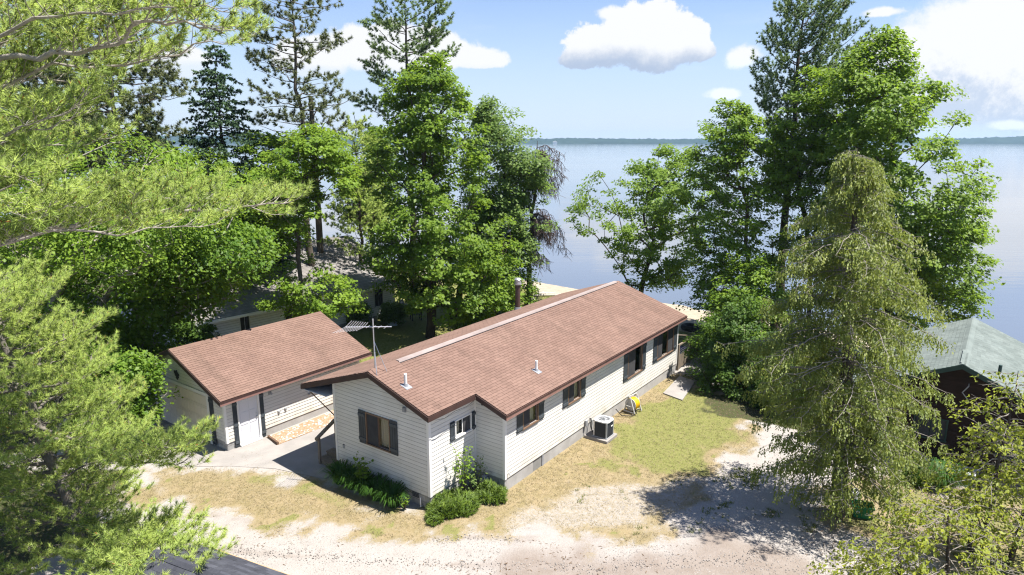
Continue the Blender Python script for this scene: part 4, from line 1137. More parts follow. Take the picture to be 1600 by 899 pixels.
shingles([slope_frame((0, 0, sz0), (sl_, 0, sz0), (0, -sw_, sz1)), slope_frame((sl_, -2 * sw_, sz0), (0, -2 * sw_, sz0), (sl_, -sw_, sz1))], sroof, M_BSH, SM_, single=240, tab=0.3, expo=0.135, seed=16, th=0.007)
q = MB(); q.hexa([(0, -sw_ - .12, sz1 - .03), (sl_, -sw_ - .12, sz1 - .03), (sl_, -sw_ + .12, sz1 - .03), (0, -sw_ + .12, sz1 - .03)], [(0, -sw_ - .03, sz1 + .03), (sl_, -sw_ - .03, sz1 + .03), (sl_, -sw_ + .03, sz1 + .03), (0, -sw_ + .03, sz1 + .03)]); q.build('ridge_cap', M_BSH, shed)
q = MB(); q.box(-.02, sl_, .002, .028, sz0 - .13, sz0 + .004); q.build('eave_fascia', mat('raw_pine', (0.45, 0.30, 0.16), (0.36, 0.24, 0.13), 3.0, 0.7, 0.2), shed)
M_T11 = mat('grey_board', (0.16, 0.14, 0.12), (0.12, 0.105, 0.09), 3.0, 0.85, 0.15)
q = MB(); q.box(.2, sl_ - .2, -2 * sw_ + .15, -.15, 0, sz0 - .1); q.prism([(.2, -.15, sz0 - .099), (.2, -2 * sw_ + .15, sz0 - .099), (.2, -sw_, sz1 - .16)], (sl_ - .4, 0, 0)); q.build('wall', M_T11, shed)

# ------------------------------------------------------------------ slabs and beds on the ground
def slab_obj(name, pts, z0, z1, m_, label, kind='structure', cat=None, bevel=0.0):
    q = MB(); q.prism([(x, y, z0) for x, y in pts], (0, 0, z1 - z0))
    return tag(q.build(name, m_, None, bevel), label, cat, None, kind)
def Gp(b, a): 
    A_ = (math.sin(GTH), math.cos(GTH)); B_ = (math.cos(GTH), -math.sin(GTH)); return GO[0] + A_[0] * a + B_[0] * b, GO[1] + A_[1] * a + B_[1] * b
apron = [gp(215, 706), gp(283, 729), gp(360, 728), gp(430, 732), gp(507, 748), gp(529, 736), H(-4.46, 0.0), H(-4.46, 0.04)]
apron = [gp(215, 706), gp(283, 729), gp(360, 728), gp(430, 732), gp(507, 748), H(-4.40, -0.05), H(-5.5, 0.0), H(-5.5, 9.0), H(-7.0, 9.0), gp(520, 661), gp(432, 697), gp(416, 682), Gp(0.0, 1.4), Gp(-0.02, -0.0), Gp(-6.4, -0.0)]
slab_obj('concrete_path', apron, -0.25, -0.008, M_CONC, 'concrete apron and path between the garage and the house')
bedp = [gp(418, 684), gp(433, 695), gp(519, 662), H(-7.05, 8.9), Gp(0.12, 6.4), Gp(0.12, 1.55)]
M_MULCH = mat('mulch', (0.26, 0.16, 0.09), (0.36, 0.27, 0.19), 9.0, 0.95, 0.1, bump=0.8, bscale=30, bdist=0.04)
slab_obj('mulch_bed', bedp, -0.2, -0.002, M_MULCH, 'strip of brown mulch and stones along the garage wall')
q = MB()
ea, eb = gp(418, 684), gp(433, 695); ec = gp(519, 662)
q.prism([(ea[0], ea[1], 0), (eb[0], eb[1], 0), (eb[0] + .05, eb[1] + .06, 0), (ea[0] + .05, ea[1] + .06, 0)], (0, 0, .09)); tag(q.build('bed_edging', M_POST), 'dark timber edging at the near end of the mulch bed', 'edging')
pr = random.Random(9)
M_GRAV = mat('gravel_stone', (0.31, 0.285, 0.26), (0.20, 0.18, 0.165), 3.0, 0.9, 0.15, island=0.25)
M_STONE = mat('pale_stone', (0.50, 0.47, 0.43), (0.36, 0.33, 0.30), 3.0, 0.9, 0.15, island=0.25)
def rock_mesh(mb, c, r, rnd):
    pts = []
    for i in range(6):
        t = i * math.pi / 3
        k = 0.75 + rnd.random() * 0.5
        pts.append((c[0] + r * k * math.cos(t), c[1] + r * k * math.sin(t), c[2] + r * (rnd.random() - .5) * .3))
    top = (c[0] + r * (rnd.random() - .5) * .5, c[1] + r * (rnd.random() - .5) * .5, c[2] + r * (.5 + .4 * rnd.random()))
    n = len(mb.v)
    mb.v += pts + [top]
    mb.f += [(n + i, n + (i + 1) % 6, n + 6) for i in range(6)]
def scatter_stones(name, poly, n, r0, r1, z, label, seed):
    rnd = random.Random(seed); mb = MB()
    xs = [p[0] for p in poly]; ys = [p[1] for p in poly]; k = 0
    while k < n:
        x, y = rnd.uniform(min(xs), max(xs)), rnd.uniform(min(ys), max(ys))
        if poly_sd(np.array([x]), np.array([y]), poly)[0] < 0.03: continue
        rock_mesh(mb, (x, y, z), rnd.uniform(r0, r1) , rnd); k += 1
    return tag(mb.build(name, M_GRAV if name == 'gravel' else M_STONE), label, None, None, 'stuff')
scatter_stones('bed_stones', bedp, 380, 0.02, 0.065, 0.0, 'pale stones scattered over the mulch bed', 21)
drive = [gp(200, 800), gp(330, 812), gp(640, 845), gp(740, 830), gp(900, 850), gp(1050, 850), gp(1250, 820), gp(1250, 750), gp(1150, 760), gp(1190, 700), gp(1280, 720), gp(1330, 830), gp(1300, 899), gp(400, 899), gp(200, 860)]
scatter_stones('gravel', drive, 6000, 0.008, 0.024, -0.022, 'loose pale gravel over the drive', 22)
for i, (pts, lab) in enumerate((([(1036, 615), (1066, 626), (1086, 597), (1062, 588)], 'nearest concrete paving slab by the right corner of the long house'), ([(1068, 583), (1090, 590), (1104, 572), (1084, 566)], 'middle concrete paving slab of the path beside the plank fence'), ([(1092, 560), (1110, 565), (1122, 550), (1105, 545)], 'farthest concrete paving slab leading toward the beach'))):
    slab_obj('paving_slab', P(pts), -0.1, 0.03, M_CONC, lab, None, 'paving slab')

# ------------------------------------------------------------------ air conditioner
ac_c = H(1.92, 7.95)
ac = thing('air_conditioner', 'dark louvred air conditioner unit on a concrete pad beside the white wall', 'air conditioner', (ac_c[0], ac_c[1], 0), -TH)
q = MB(); q.box(-.62, .40, -.45, .45, -.1, .09); q.build('pad', M_CONC, ac, bevel=0.015)
q = MB(); q.box(-.255, .255, -.255, .255, .12, .72); core = q.build('body', M_BLACK, ac, bevel=0.03)
for k in range(10):
    z = .135 + k * .058; q = MB(); r = .30
    for s in (-1, 1):
        q.hexa([(-.26, s * .275, z), (.26, s * .275, z), (.26, s * .30, z - .012), (-.26, s * .30, z - .012)], [(-.26, s * .262, z + .03), (.26, s * .262, z + .03), (.26, s * .272, z + .03), (-.26, s * .272, z + .03)])
        q.hexa([(s * .275, -.26, z), (s * .275, .26, z), (s * .30, .26, z - .012), (s * .30, -.26, z - .012)], [(s * .262, -.26, z + .03), (s * .262, .26, z + .03), (s * .272, .26, z + .03), (s * .272, -.26, z + .03)])
    q.build('louvre', M_BLACK, ac)
for sx in (-1, 1):
    for sy in (-1, 1):
        q = MB(); q.cyl(sx * .268, sy * .268, .10, .735, .036, n=8); q.build('corner_post', M_GREYP if sx > 0 else M_ALU, ac)
q = MB(); q.box(-.32, .32, -.32, .32, .09, .12); q.build('base_pan', M_GREYP, ac, bevel=0.02)
M_ACT = mat('light_grey_paint', (0.56, 0.57, 0.58), (0.5, 0.51, 0.52), 4.0, 0.45, 0.4)
q = MB()
for k in range(24):
    t0, t1 = 2 * math.pi * k / 24, 2 * math.pi * (k + 1) / 24
    def sq(t): 
        c_, s_ = math.cos(t), math.sin(t); e = .33 / max(abs(c_), abs(s_)); e = min(e, .40); return (c_ * e, s_ * e)
    (ax, ay), (bx_, by_) = sq(t0), sq(t1)
    q.hexa([(ax, ay, .735), (bx_, by_, .735), (.245 * math.cos(t1), .245 * math.sin(t1), .735), (.245 * math.cos(t0), .245 * math.sin(t0), .735)],
           [(ax, ay, .775), (bx_, by_, .775), (.245 * math.cos(t1), .245 * math.sin(t1), .79), (.245 * math.cos(t0), .245 * math.sin(t0), .79)])
q.build('top_cap', M_ACT, ac)
q = MB()
for r in (.06, .10, .14, .18, .22): q.torus((0, 0, .79 + .02 * (1 - r / .24)), (0, 0, 1), r, .005, 24, 4)
for k in range(12): t = math.pi * k / 6; q.tube([(.03 * math.cos(t), .03 * math.sin(t), .805), (.245 * math.cos(t), .245 * math.sin(t), .788)], .005, 4)
q.build('fan_guard', M_GREYP, ac)
q = MB()
for k in range(4):
    t = math.pi * k / 2; c_, s_ = math.cos(t), math.sin(t)
    q.prism([(c_ * .04 - s_ * .03, s_ * .04 + c_ * .03, .735), (c_ * .22 - s_ * .09, s_ * .22 + c_ * .09, .75), (c_ * .22 + s_ * .06, s_ * .22 - c_ * .06, .725), (c_ * .04 + s_ * .03, s_ * .04 - c_ * .03, .725)], (0, 0, .006))
q.build('fan', M_ACT, ac)
q = MB(); q.cyl(0, 0, .68, .80, .05, n=12); q.build('motor', M_BLACK, ac)
q = MB(); q.box(.308, .312, .05, .17, .50, .56); q.build('badge', M_WHITE, ac)
q = MB(); q.tube([(-.28, -.1, .25), (-.42, -.12, .16), (-.52, -.05, .3), (-.60, 0.05, .62), (-.66, 0.05, .62)], .028, 6); q.build('refrigerant_line', M_BLACK, ac)
q = MB(); q.tube([(-.28, .1, .3), (-.45, .12, .14), (-.58, .2, .3), (-.64, .2, .5)], .016, 6); q.build('conduit', M_GREYP, ac)
dcx = H(E1 + .02, 7.62)
t = thing('disconnect_box', 'small grey electrical disconnect box on the wall left of the air conditioner', 'electrical box', (dcx[0], dcx[1], 0.02), -TH)
q = MB(); q.box(.003, .09, -.06, .08, .42, .66); q.build('box', M_GREYP, t, bevel=.01)
q = MB(); q.tube([(.05, .01, .42), (.05, .01, .02)], .014, 6); q.build('conduit', M_GREYP, t)

# ------------------------------------------------------------------ hose reel
hr_c = H(1.72, 11.0)
hr = thing('hose_reel', 'grey hose reel wound with bright yellow hose against the foundation', 'hose reel', (hr_c[0], hr_c[1], 0.0), -TH - 0.15)
M_HR = mat('reel_grey', (0.45, 0.44, 0.42), (0.36, 0.355, 0.34), 4.0, 0.5, 0.3)
for s in (-.26, .26):
    q = MB()
    q.tube([(.28, s, .03), (.02, s, .72), (-.05, s, .74), (-.26, s, .03)], .03, 8); q.tube([(.28, s, .05), (-.26, s, .05)], .03, 8); q.tube([(.18, s, .30), (-.18, s, .30)], .022, 6)
    q.build('side_frame', M_HR, hr)
q = MB(); q.tube([(-.02, -.3, .76), (-.02, .3, .76)], .02, 6); q.build('carry_bar', M_HR, hr)
for s in (-.17, .17):
    q = MB(); q.tube([(0, s - .012, .36), (0, s + .012, .36)], .27, 20); q.build('flange', M_HR, hr)
q = MB(); q.tube([(0, -.155, .36), (0, .155, .36)], .09, 12); q.build('drum', M_HR, hr)
q = MB()
for k in range(6):
    for j, R in enumerate((.135, .175, .215, .25)): q.torus((0, -.13 + k * .052, .36), (0, 1, 0), R, .024, 20, 6)
q.build('hose', M_YEL, hr, smooth=True)
q = MB(); q.tube([(0, .27, .36), (0, .36, .36), (.12, .36, .44), (.12, .42, .44)], .016, 6); q.build('crank', M_BLACK, hr)
q = MB(); q.tube([(.2, -.1, .24), (.34, -.2, .06), (.3, -.55, .04), (.0, -.8, .04), (-.25, -.9, .3)], .02, 6); q.build('loose_hose', M_RUBBER, hr)

# ------------------------------------------------------------------ fence at the far right corner
f1 = gp(1058.5, 578); f2 = gp(1090, 557)
fd_ = Vector((f2[0] - f1[0], f2[1] - f1[1], 0)); FLn = fd_.length; fa = math.atan2(fd_.y, fd_.x)
fence = thing('fence', 'weathered plank fence with wire top at the lake end of the long house', 'fence', (f1[0], f1[1], 0), fa)
for x in (0.0, FLn * .55, FLn): q = MB(); q.box(x - .05, x + .05, -.05, .05, -.1, 1.28); q.build('post', M_WOOD, fence)
q = MB(); q.box(-.04, FLn + .04, -.04, .04, 1.281, 1.35); q.build('top_rail', M_WOOD, fence)
for z in (.16, .62): q = MB(); q.box(.052, FLn - .052, .0, .035, z, z + .07); q.build('rail', M_WOOD, fence)
k = 0.06; prnd = random.Random(4)
while k < FLn - .16:
    q = MB(); q.box(k, k + .115, -.022, -.002, .03 + prnd.random() * .03, .74 + prnd.random() * .05); q.build('board', M_WOOD, fence); k += .125
wm = MB()
for k in range(int((FLn) / .12)): wm.tube([(.06 + k * .12, .045, .72), (.06 + k * .12, .045, 1.28)], .004, 3)
for k in range(5): wm.tube([(.05, .047, .78 + k * .11), (FLn - .05, .047, .78 + k * .11)], .004, 3)
wm.build('wire_mesh', M_GALV, fence)
q = MB(); q.tube([(FLn, 0, 1.15), (FLn - 1.0, 2.2, 1.12)], .035, 6); q.build('side_rail', M_WOOD, fence)
q = MB(); q.tube([(0.25, 0.9, 1.15), (FLn - 1.0, 2.2, 1.12)], .03, 6); q.build('side_rail', M_WOOD, fence)
q = MB(); q.box(FLn - 1.05, FLn - .95, 2.15, 2.25, -.1, 1.2); q.build('post', M_WOOD, fence)
bt = gp(1064, 552)
tub = thing('blue_tub', 'small blue plastic tub inside the plank fence', 'tub', (bt[0], bt[1], 0.0), .3)
q = MB(); q.tube([(0, 0, .0), (0, 0, .32)], [.2, .26], 14, cap=False); q.cyl(0, 0, 0, .02, .2, n=14); q.build('bowl', M_BLUEP, tub); q = MB(); q.torus((0, 0, .32), (0, 0, 1), .265, .018, 16, 5); q.build('rim', M_BLUEP, tub)
for i, (px, py, rz, lab) in enumerate(((1078, 517, .3, 'left black rubber tyre lying flat beyond the plank fence'), (1095, 521, .9, 'right black rubber tyre lying beside the other one near the beach'))):
    c_ = gp(px, py, -0.1)
    t = thing('old_tyre', lab, 'tyre', (c_[0], c_[1], gz(*c_)), rz, 'tyres near the beach')
    q = MB(); q.torus((0, 0, .16), (0, 0, 1), .42, .16, 24, 10); q.build('tread', M_RUBBER, t, smooth=True)
    q = MB(); q.torus((0, 0, .17), (0, 0, 1), .30, .05, 20, 6); q.build('bead', M_RUBBER, t)

# ------------------------------------------------------------------ things under the cedar and by the cabin
bc = gp(1346, 806)
bn = thing('recycling_bin', 'green open plastic bin on the grass beside the cedar trunk', 'bin', (bc[0], bc[1], 0.0), -0.35)
q = MB(); w0, w1, d0, d1, hh = .24, .29, .17, .215, .40
lo = [(-w0, -d0, 0), (w0, -d0, 0), (w0, d0, 0), (-w0, d0, 0)]; hi = [(-w1, -d1, hh), (w1, -d1, hh), (w1, d1, hh), (-w1, d1, hh)]
li = [(x * .93, y * .92, .02) for x, y, z in lo]; ui = [(x * .94, y * .93, hh) for x, y, z in hi]
q.add(lo + hi + li + ui, [(3, 2, 1, 0)] + [(i, (i + 1) % 4, 4 + (i + 1) % 4, 4 + i) for i in range(4)] + [(8, 9, 10, 11)] + [(8 + (i + 1) % 4, 8 + i, 12 + i, 12 + (i + 1) % 4) for i in range(4)] + [(4 + i, 4 + (i + 1) % 4, 12 + (i + 1) % 4, 12 + i) for i in range(4)])
q.build('bin_body', M_GREENP, bn)
q = MB(); q.box(-w1 - .02, w1 + .02, -d1 - .02, -d1 - .001, hh - .04, hh + .004); q.box(-w1 - .02, w1 + .02, d1 + .001, d1 + .02, hh - .04, hh + .004); q.box(-w1 - .02, -w1 - .001, -d1, d1, hh - .04, hh + .004); q.box(w1 + .001, w1 + .02, -d1, d1, hh - .04, hh + .004); q.build('rim', M_GREENP, bn)
q = MB()
cs = []
for k in range(3):                                       # three bent arrows in a triangle
    t = math.pi / 2 + k * 2 * math.pi / 3
    a_ = (-.14 + .05 * math.cos(t), .20 + .05 * math.sin(t)); t2 = t + 2 * math.pi / 3 * .78; b_ = (-.14 + .05 * math.cos(t2), .20 + .05 * math.sin(t2))
    dx, dy = b_[0] - a_[0], b_[1] - a_[1]; l_ = math.hypot(dx, dy); nx_, nz_ = -dy / l_ * .011, dx / l_ * .011
    def yy(z): return -(d0 + (d1 - d0) * z / hh) - .003
    q.add([(a_[0] + nx_, yy(a_[1]), a_[1] + nz_), (a_[0] - nx_, yy(a_[1]), a_[1] - nz_), (b_[0] - nx_, yy(b_[1]), b_[1] - nz_), (b_[0] + nx_, yy(b_[1]), b_[1] + nz_)], [(0, 1, 2, 3)])
q.build('printed_mark', M_WHITE, bn)
jc = gp(1333, 786)
jg = thing('water_jug', 'translucent grey white jug standing behind the cedar trunk', 'jug', (jc[0], jc[1], 0.0), 0.2)
M_JUG = mat('milky_plastic', (0.50, 0.51, 0.52), (0.42, 0.43, 0.45), 5.0, 0.4, 0.4)
q = MB(); q.box(-.15, .15, -.13, .13, 0, .42); q.build('jug_body', M_JUG, jg, bevel=.05)
q = MB(); q.cyl(0.07, 0, .42, .50, .045, n=10); q.build('cap', M_GREYP, jg)
q = MB(); q.tube([(-.12, 0, .40), (-.10, 0, .50), (.0, 0, .50), (.02, 0, .41)], .018, 6); q.build('handle', M_JUG, jg)
M_SLAB = mat('slab_grey', (0.50, 0.52, 0.56), (0.42, 0.44, 0.48), 2.0, 0.8, 0.2)
def plank_table(px, py, z, rz, lx, ly, lab):
    c_ = gp(px, py, z); t = thing('low_table', lab, 'table', (c_[0], c_[1], 0), rz)
    n = 4
    for k in range(n):
        q = MB(); q.box(-lx, lx, -ly + 2 * ly * k / n + .006, -ly + 2 * ly * (k + 1) / n - .006, z, z + .04); q.build('top_plank', M_SLAB, t)
    for sx in (-1, 1):
        for sy in (-1, 1): q = MB(); q.box(sx * (lx - .12) - .04, sx * (lx - .12) + .04, sy * (ly - .08) - .04, sy * (ly - .08) + .04, 0, z - .001); q.build('leg', M_WOOD, t)
    return t
plank_table(1482, 731, .38, -.55, .95, .34, 'low pale grey plank table in front of the dark cabin')
plank_table(1458, 693, .5, -.55, .75, .32, 'pale grey plank table close to the cabin wall behind the cedar boughs')
M_TAN = mat('tan_wood', (0.30, 0.175, 0.085), (0.24, 0.14, 0.07), 3.0, 0.7, 0.2, stretch=(1, 1, 8))
def planter(px, py, rz, lx, ly, hz, lab):
    c_ = gp(px, py); t = thing('wooden_planter', lab, 'planter', (c_[0], c_[1], 0), rz)
    for k in range(3):
        za, zb = hz * k / 3 + .004, hz * (k + 1) / 3 - .004
        for s in (-1, 1):
            q = MB(); q.box(-lx, lx, s * ly - .02, s * ly + .02, za, zb); q.build('board', M_TAN, t)
            q = MB(); q.box(s * (lx - .021) - .02, s * (lx - .021) + .02, -ly + .021, ly - .021, za, zb); q.build('board', M_TAN, t)
    q = MB(); q.box(-lx + .05, lx - .05, -ly + .03, ly - .03, .01, hz - .08); q.build('soil', mat('soil', (0.05, 0.035, 0.025)) if 'soil' not in bpy.data.materials else bpy.data.materials['soil'], t)
planter(1588, 752, -.6, .5, .28, .62, 'tan wooden planter box under the cabin eave, the larger one')
planter(1551, 738, -.6, .35, .26, .60, 'narrow tan wooden planter box left of the larger one at the cabin')
gz_c = gp(1545, 700)
gr_ = thing('barbecue', 'covered silver lidded barbecue against the dark cabin wall', 'barbecue', (gz_c[0], gz_c[1], 0), -.6)
q = MB(); q.tube([(-.45, 0, .95), (.45, 0, .95)], .28, 14); q.build('lid', M_GALV, gr_); q = MB(); q.box(-.45, .45, -.25, .25, .35, .8); q.build('firebox', M_BLACK, gr_)
for sx in (-.4, .4):
    for sy in (-.2, .2): q = MB(); q.cyl(sx, sy, 0, .35, .03, n=6); q.build('leg', M_BLACK, gr_)
q = MB(); q.tube([(-.25, -.3, 1.0), (.25, -.3, 1.0)], .02, 6); q.build('handle', M_BLACK, gr_)

# ------------------------------------------------------------------ lawn furniture and pots by the neighbour
def pot(px, py, r, hh, m_, lab):
    c_ = gp(px, py); t = thing('plant_pot', lab, 'plant pot', (c_[0], c_[1], 0))
    q = MB(); q.tube([(0, 0, 0), (0, 0, hh)], [r * .75, r], 14); q.build('pot', m_, t); q = MB(); q.torus((0, 0, hh), (0, 0, 1), r, .03, 16, 5); q.build('rim', m_, t)
    return t, c_
M_PALEB = mat('pale_blue_pot', (0.50, 0.60, 0.66), (0.44, 0.54, 0.6), 4.0, 0.5, 0.3)
pot(614, 508, .42, .62, M_PALEB, 'pale blue tub planter under the trees by the white house')
pot(561, 512, .40, .55, M_WHITE, 'white flower pot right of the garage roof by the white house')
def chair(px, py, rz, lab):
    c_ = gp(px, py); t = thing('garden_chair', lab, 'chair', (c_[0], c_[1], 0), rz, 'garden chairs under the maple')
    for k in range(5): q = MB(); q.box(-.27, .27, -.25 + k * .1, -.165 + k * .1, .40, .43); q.build('seat_slat', M_BLACK, t)
    for k in range(5): q = MB(); q.prism([(-.27 + k * .11, .25, .44), (-.18 + k * .11, .25, .44), (-.18 + k * .11, .42, 1.0), (-.27 + k * .11, .42, 1.0)], (0, .025, 0)); q.build('back_slat', M_BLACK, t)
    for sx in (-.3, .3):
        for sy in (-.22, .26): q = MB(); q.box(sx - .03, sx + .03, sy - .03, sy + .03, 0, .58); q.build('leg', M_BLACK, t)
        q = MB(); q.box(sx - .05, sx + .05, -.28, .32, .581, .61); q.build('armrest', M_BLACK, t)
chair(650, 500, 0.4, 'left dark slatted garden chair on the shaded lawn left of the maple trunk')
chair(636, 492, 1.2, 'right dark slatted garden chair on the shaded lawn near the white house corner')
# driftwood and stones on the shore lawn
def log(p0, p1, r, lab):
    a, b_ = gp(*p0, -0.2), gp(*p1, -0.2)
    z0, z1 = gz(*a), gz(*b_)
    mid = ((a[0] + b_[0]) / 2 + .15, (a[1] + b_[1]) / 2, (z0 + z1) / 2 + r)
    q = MB(); q.tube([(a[0], a[1], z0 + r), mid, (b_[0], b_[1], z1 + r * .8)], [r, r * .9, r * .6], 7)
    tag(q.build('driftwood_log', mat('driftwood', (0.48, 0.44, 0.38), (0.38, 0.34, 0.3), 4.0, 0.9, 0.1) if 'driftwood' not in bpy.data.materials else bpy.data.materials['driftwood']), lab, 'log')
log((826, 466), (873, 459), .11, 'pale driftwood log on the lawn right of the dark chimney pipe')
log((836, 459), (878, 455), .09, 'thin pale driftwood log on the shore lawn, farther than the other')
rnd = random.Random(31)
for i, (px, py, s) in enumerate(((826, 473, .34), (831, 471, .28), (822, 476, .26), (849, 452, .22), (1097, 503, .3), (1106, 500, .26), (1115, 496, .22), (1089, 499, .2), (1104, 508, .24))):
    c_ = gp(px, py, -0.2); q = MB(); rock_mesh(q, (0, 0, 0), s, rnd)
    labs = ['grey boulder at the foot of the dead tree, largest of the cluster', 'boulder beside the largest one by the dead tree', 'boulder left of the cluster by the dead tree', 'lone boulder on the sunny shore grass', 'largest boulder on the beach beyond the tyres', 'second boulder on the beach beyond the tyres', 'boulder nearest the water on the right beach', 'small boulder on the beach behind the roof corner', 'boulder on the beach close to the right tyre']
    o = q.build('boulder', M_STONE, loc=(c_[0], c_[1], gz(*c_) - .03)); tag(o, labs[i], 'boulder')
# ------------------------------------------------------------------ vegetation
M_BARK = mat('grey_bark', (0.125, 0.105, 0.085), (0.075, 0.062, 0.05), 4.0, 0.95, 0.1, bump=0.8, bscale=25, bdist=0.03, stretch=(4, 4, 0.7))
M_BARKD = mat('dark_bark', (0.085, 0.068, 0.055), (0.05, 0.04, 0.033), 4.0, 0.95, 0.1, bump=0.8, bscale=25, bdist=0.03, stretch=(4, 4, 0.7))
M_BARKL = mat('pale_bark', (0.34, 0.31, 0.275), (0.22, 0.20, 0.175), 5.0, 0.9, 0.1, bump=0.6, bscale=30, bdist=0.02)
M_BARKP = mat('pine_bark', (0.20, 0.18, 0.16), (0.13, 0.115, 0.10), 5.0, 0.9, 0.1, bump=0.6, bscale=30, bdist=0.02)
M_BARKC = mat('silver_twig', (0.27, 0.245, 0.215), (0.18, 0.16, 0.14), 5.0, 0.9, 0.1)
M_DEAD = mat('dead_twig', (0.135, 0.105, 0.10), (0.09, 0.07, 0.065), 5.0, 0.95, 0.1)
L_MAPLE = leaf_mat('maple_leaf', (0.090, 0.160, 0.022), (0.18, 0.265, 0.036), (0.32, 0.48, 0.04), 0.45)
L_BRIGHT = leaf_mat('bright_leaf', (0.095, 0.175, 0.018), (0.195, 0.29, 0.034), (0.34, 0.50, 0.045), 0.42)
L_LIND = leaf_mat('linden_leaf', (0.060, 0.125, 0.015), (0.155, 0.245, 0.032), (0.28, 0.45, 0.035), 0.42)
L_OAK = leaf_mat('oak_leaf', (0.095, 0.160, 0.042), (0.175, 0.245, 0.070), (0.28, 0.42, 0.08), 0.45)
L_SHRUB = leaf_mat('shrub_leaf', (0.045, 0.095, 0.018), (0.105, 0.175, 0.030), (0.20, 0.33, 0.035), 0.42)
L_WPINE = leaf_mat('white_pine_needle', (0.21, 0.32, 0.065), (0.44, 0.52, 0.13), (0.52, 0.64, 0.14), 0.42, bend=1.3)
L_WPINEF = leaf_mat('far_pine_needle', (0.095, 0.165, 0.055), (0.18, 0.25, 0.08), (0.22, 0.33, 0.07), 0.35, bend=1.1)
L_RPINE = leaf_mat('red_pine_needle', (0.075, 0.105, 0.036), (0.15, 0.165, 0.060), (0.16, 0.20, 0.06), 0.3, bend=1.1)
L_SPRUCE = leaf_mat('spruce_needle', (0.042, 0.090, 0.048), (0.095, 0.155, 0.066), (0.10, 0.18, 0.06), 0.25, bend=1.1)
L_CEDAR = leaf_mat('cedar_spray', (0.125, 0.178, 0.036), (0.255, 0.295, 0.062), (0.38, 0.44, 0.08), 0.42, bend=0.9)
L_SAPL = leaf_mat('sapling_leaf', (0.15, 0.205, 0.022), (0.30, 0.33, 0.036), (0.48, 0.54, 0.06), 0.45, bend=0.9)
L_JUNI = leaf_mat('juniper_spray', (0.075, 0.135, 0.014), (0.135, 0.195, 0.022), (0.20, 0.30, 0.03), 0.25, bend=0.9)
L_BLADE = leaf_mat('daylily_blade', (0.030, 0.085, 0.012), (0.060, 0.135, 0.020), (0.12, 0.24, 0.02), 0.3)
L_GRASS = leaf_mat('dry_grass_blade', (0.20, 0.165, 0.085), (0.32, 0.265, 0.15), (0.28, 0.23, 0.12), 0.25)
L_GRASSG = leaf_mat('green_grass_blade', (0.095, 0.125, 0.025), (0.18, 0.19, 0.045), (0.20, 0.25, 0.05), 0.3)

def unit(a):
    return a / (np.linalg.norm(a, axis=-1, keepdims=True) + 1e-9)
def perp(d):
    h = np.where(np.abs(d[:, 2:3]) > 0.9, np.array([[1.0, 0, 0]]), np.array([[0, 0, 1.0]]))
    a = unit(np.cross(d, h)); return a, np.cross(d, a)
def tubes(p0, p1, r0, r1, n=5):
    p0, p1 = np.asarray(p0, float), np.asarray(p1, float); r0 = np.asarray(r0, float)[:, None, None]; r1 = np.asarray(r1, float)[:, None, None]
    d = unit(p1 - p0); a, b = perp(d)
    t = np.arange(n) * 2 * np.pi / n
    ringv = a[:, None, :] * np.cos(t)[None, :, None] + b[:, None, :] * np.sin(t)[None, :, None]
    ext = d[:, None, :] * (r0 * 0.25)
    V = np.concatenate([p0[:, None, :] + ringv * r0 - ext, p1[:, None, :] + ringv * r1], 1).reshape(-1, 3)
    m_ = len(p0); base = (np.arange(m_) * 2 * n)[:, None]
    j = np.arange(n)[None, :]; k = (j + 1) % n
    F = np.stack([base + j, base + k, base + n + k, base + n + j], -1).reshape(-1, 4)
    return V, F
def leaves(c, out, rng, size, tint, droop=0.25, upb=0.9, aspect=0.75):
    """folded leaves, two triangles each; c centres, out outward directions"""
    n = len(c)
    nrm = unit(np.array([0, 0, upb]) + out * 0.55 + rng.normal(0, 0.5, (n, 3)))
    d = rng.normal(0, 1, (n, 3)) + out * 0.8 - np.array([0, 0, droop * 2])
    d = unit(d - nrm * np.sum(d * nrm, 1, keepdims=True)); s = np.cross(nrm, d)
    L_ = (size * rng.uniform(0.55, 1.35, n))[:, None]; w = L_ * aspect * 0.5
    v0 = c - d * L_ * 0.5; v2 = c + d * L_ * 0.5 - nrm * L_ * 0.08
    m_ = c - d * L_ * 0.05 + nrm * L_ * 0.10
    v1 = m_ + s * w; v3 = m_ - s * w
    V = np.stack([v0, v1, v2, v3], 1).reshape(-1, 3)
    b = (np.arange(n) * 4)[:, None]
    F = np.concatenate([b + np.array([[0, 1, 2]]), b + np.array([[0, 2, 3]])], 1).reshape(-1, 3)
    return V, F, np.repeat(np.clip(tint, 0, 1), 2)

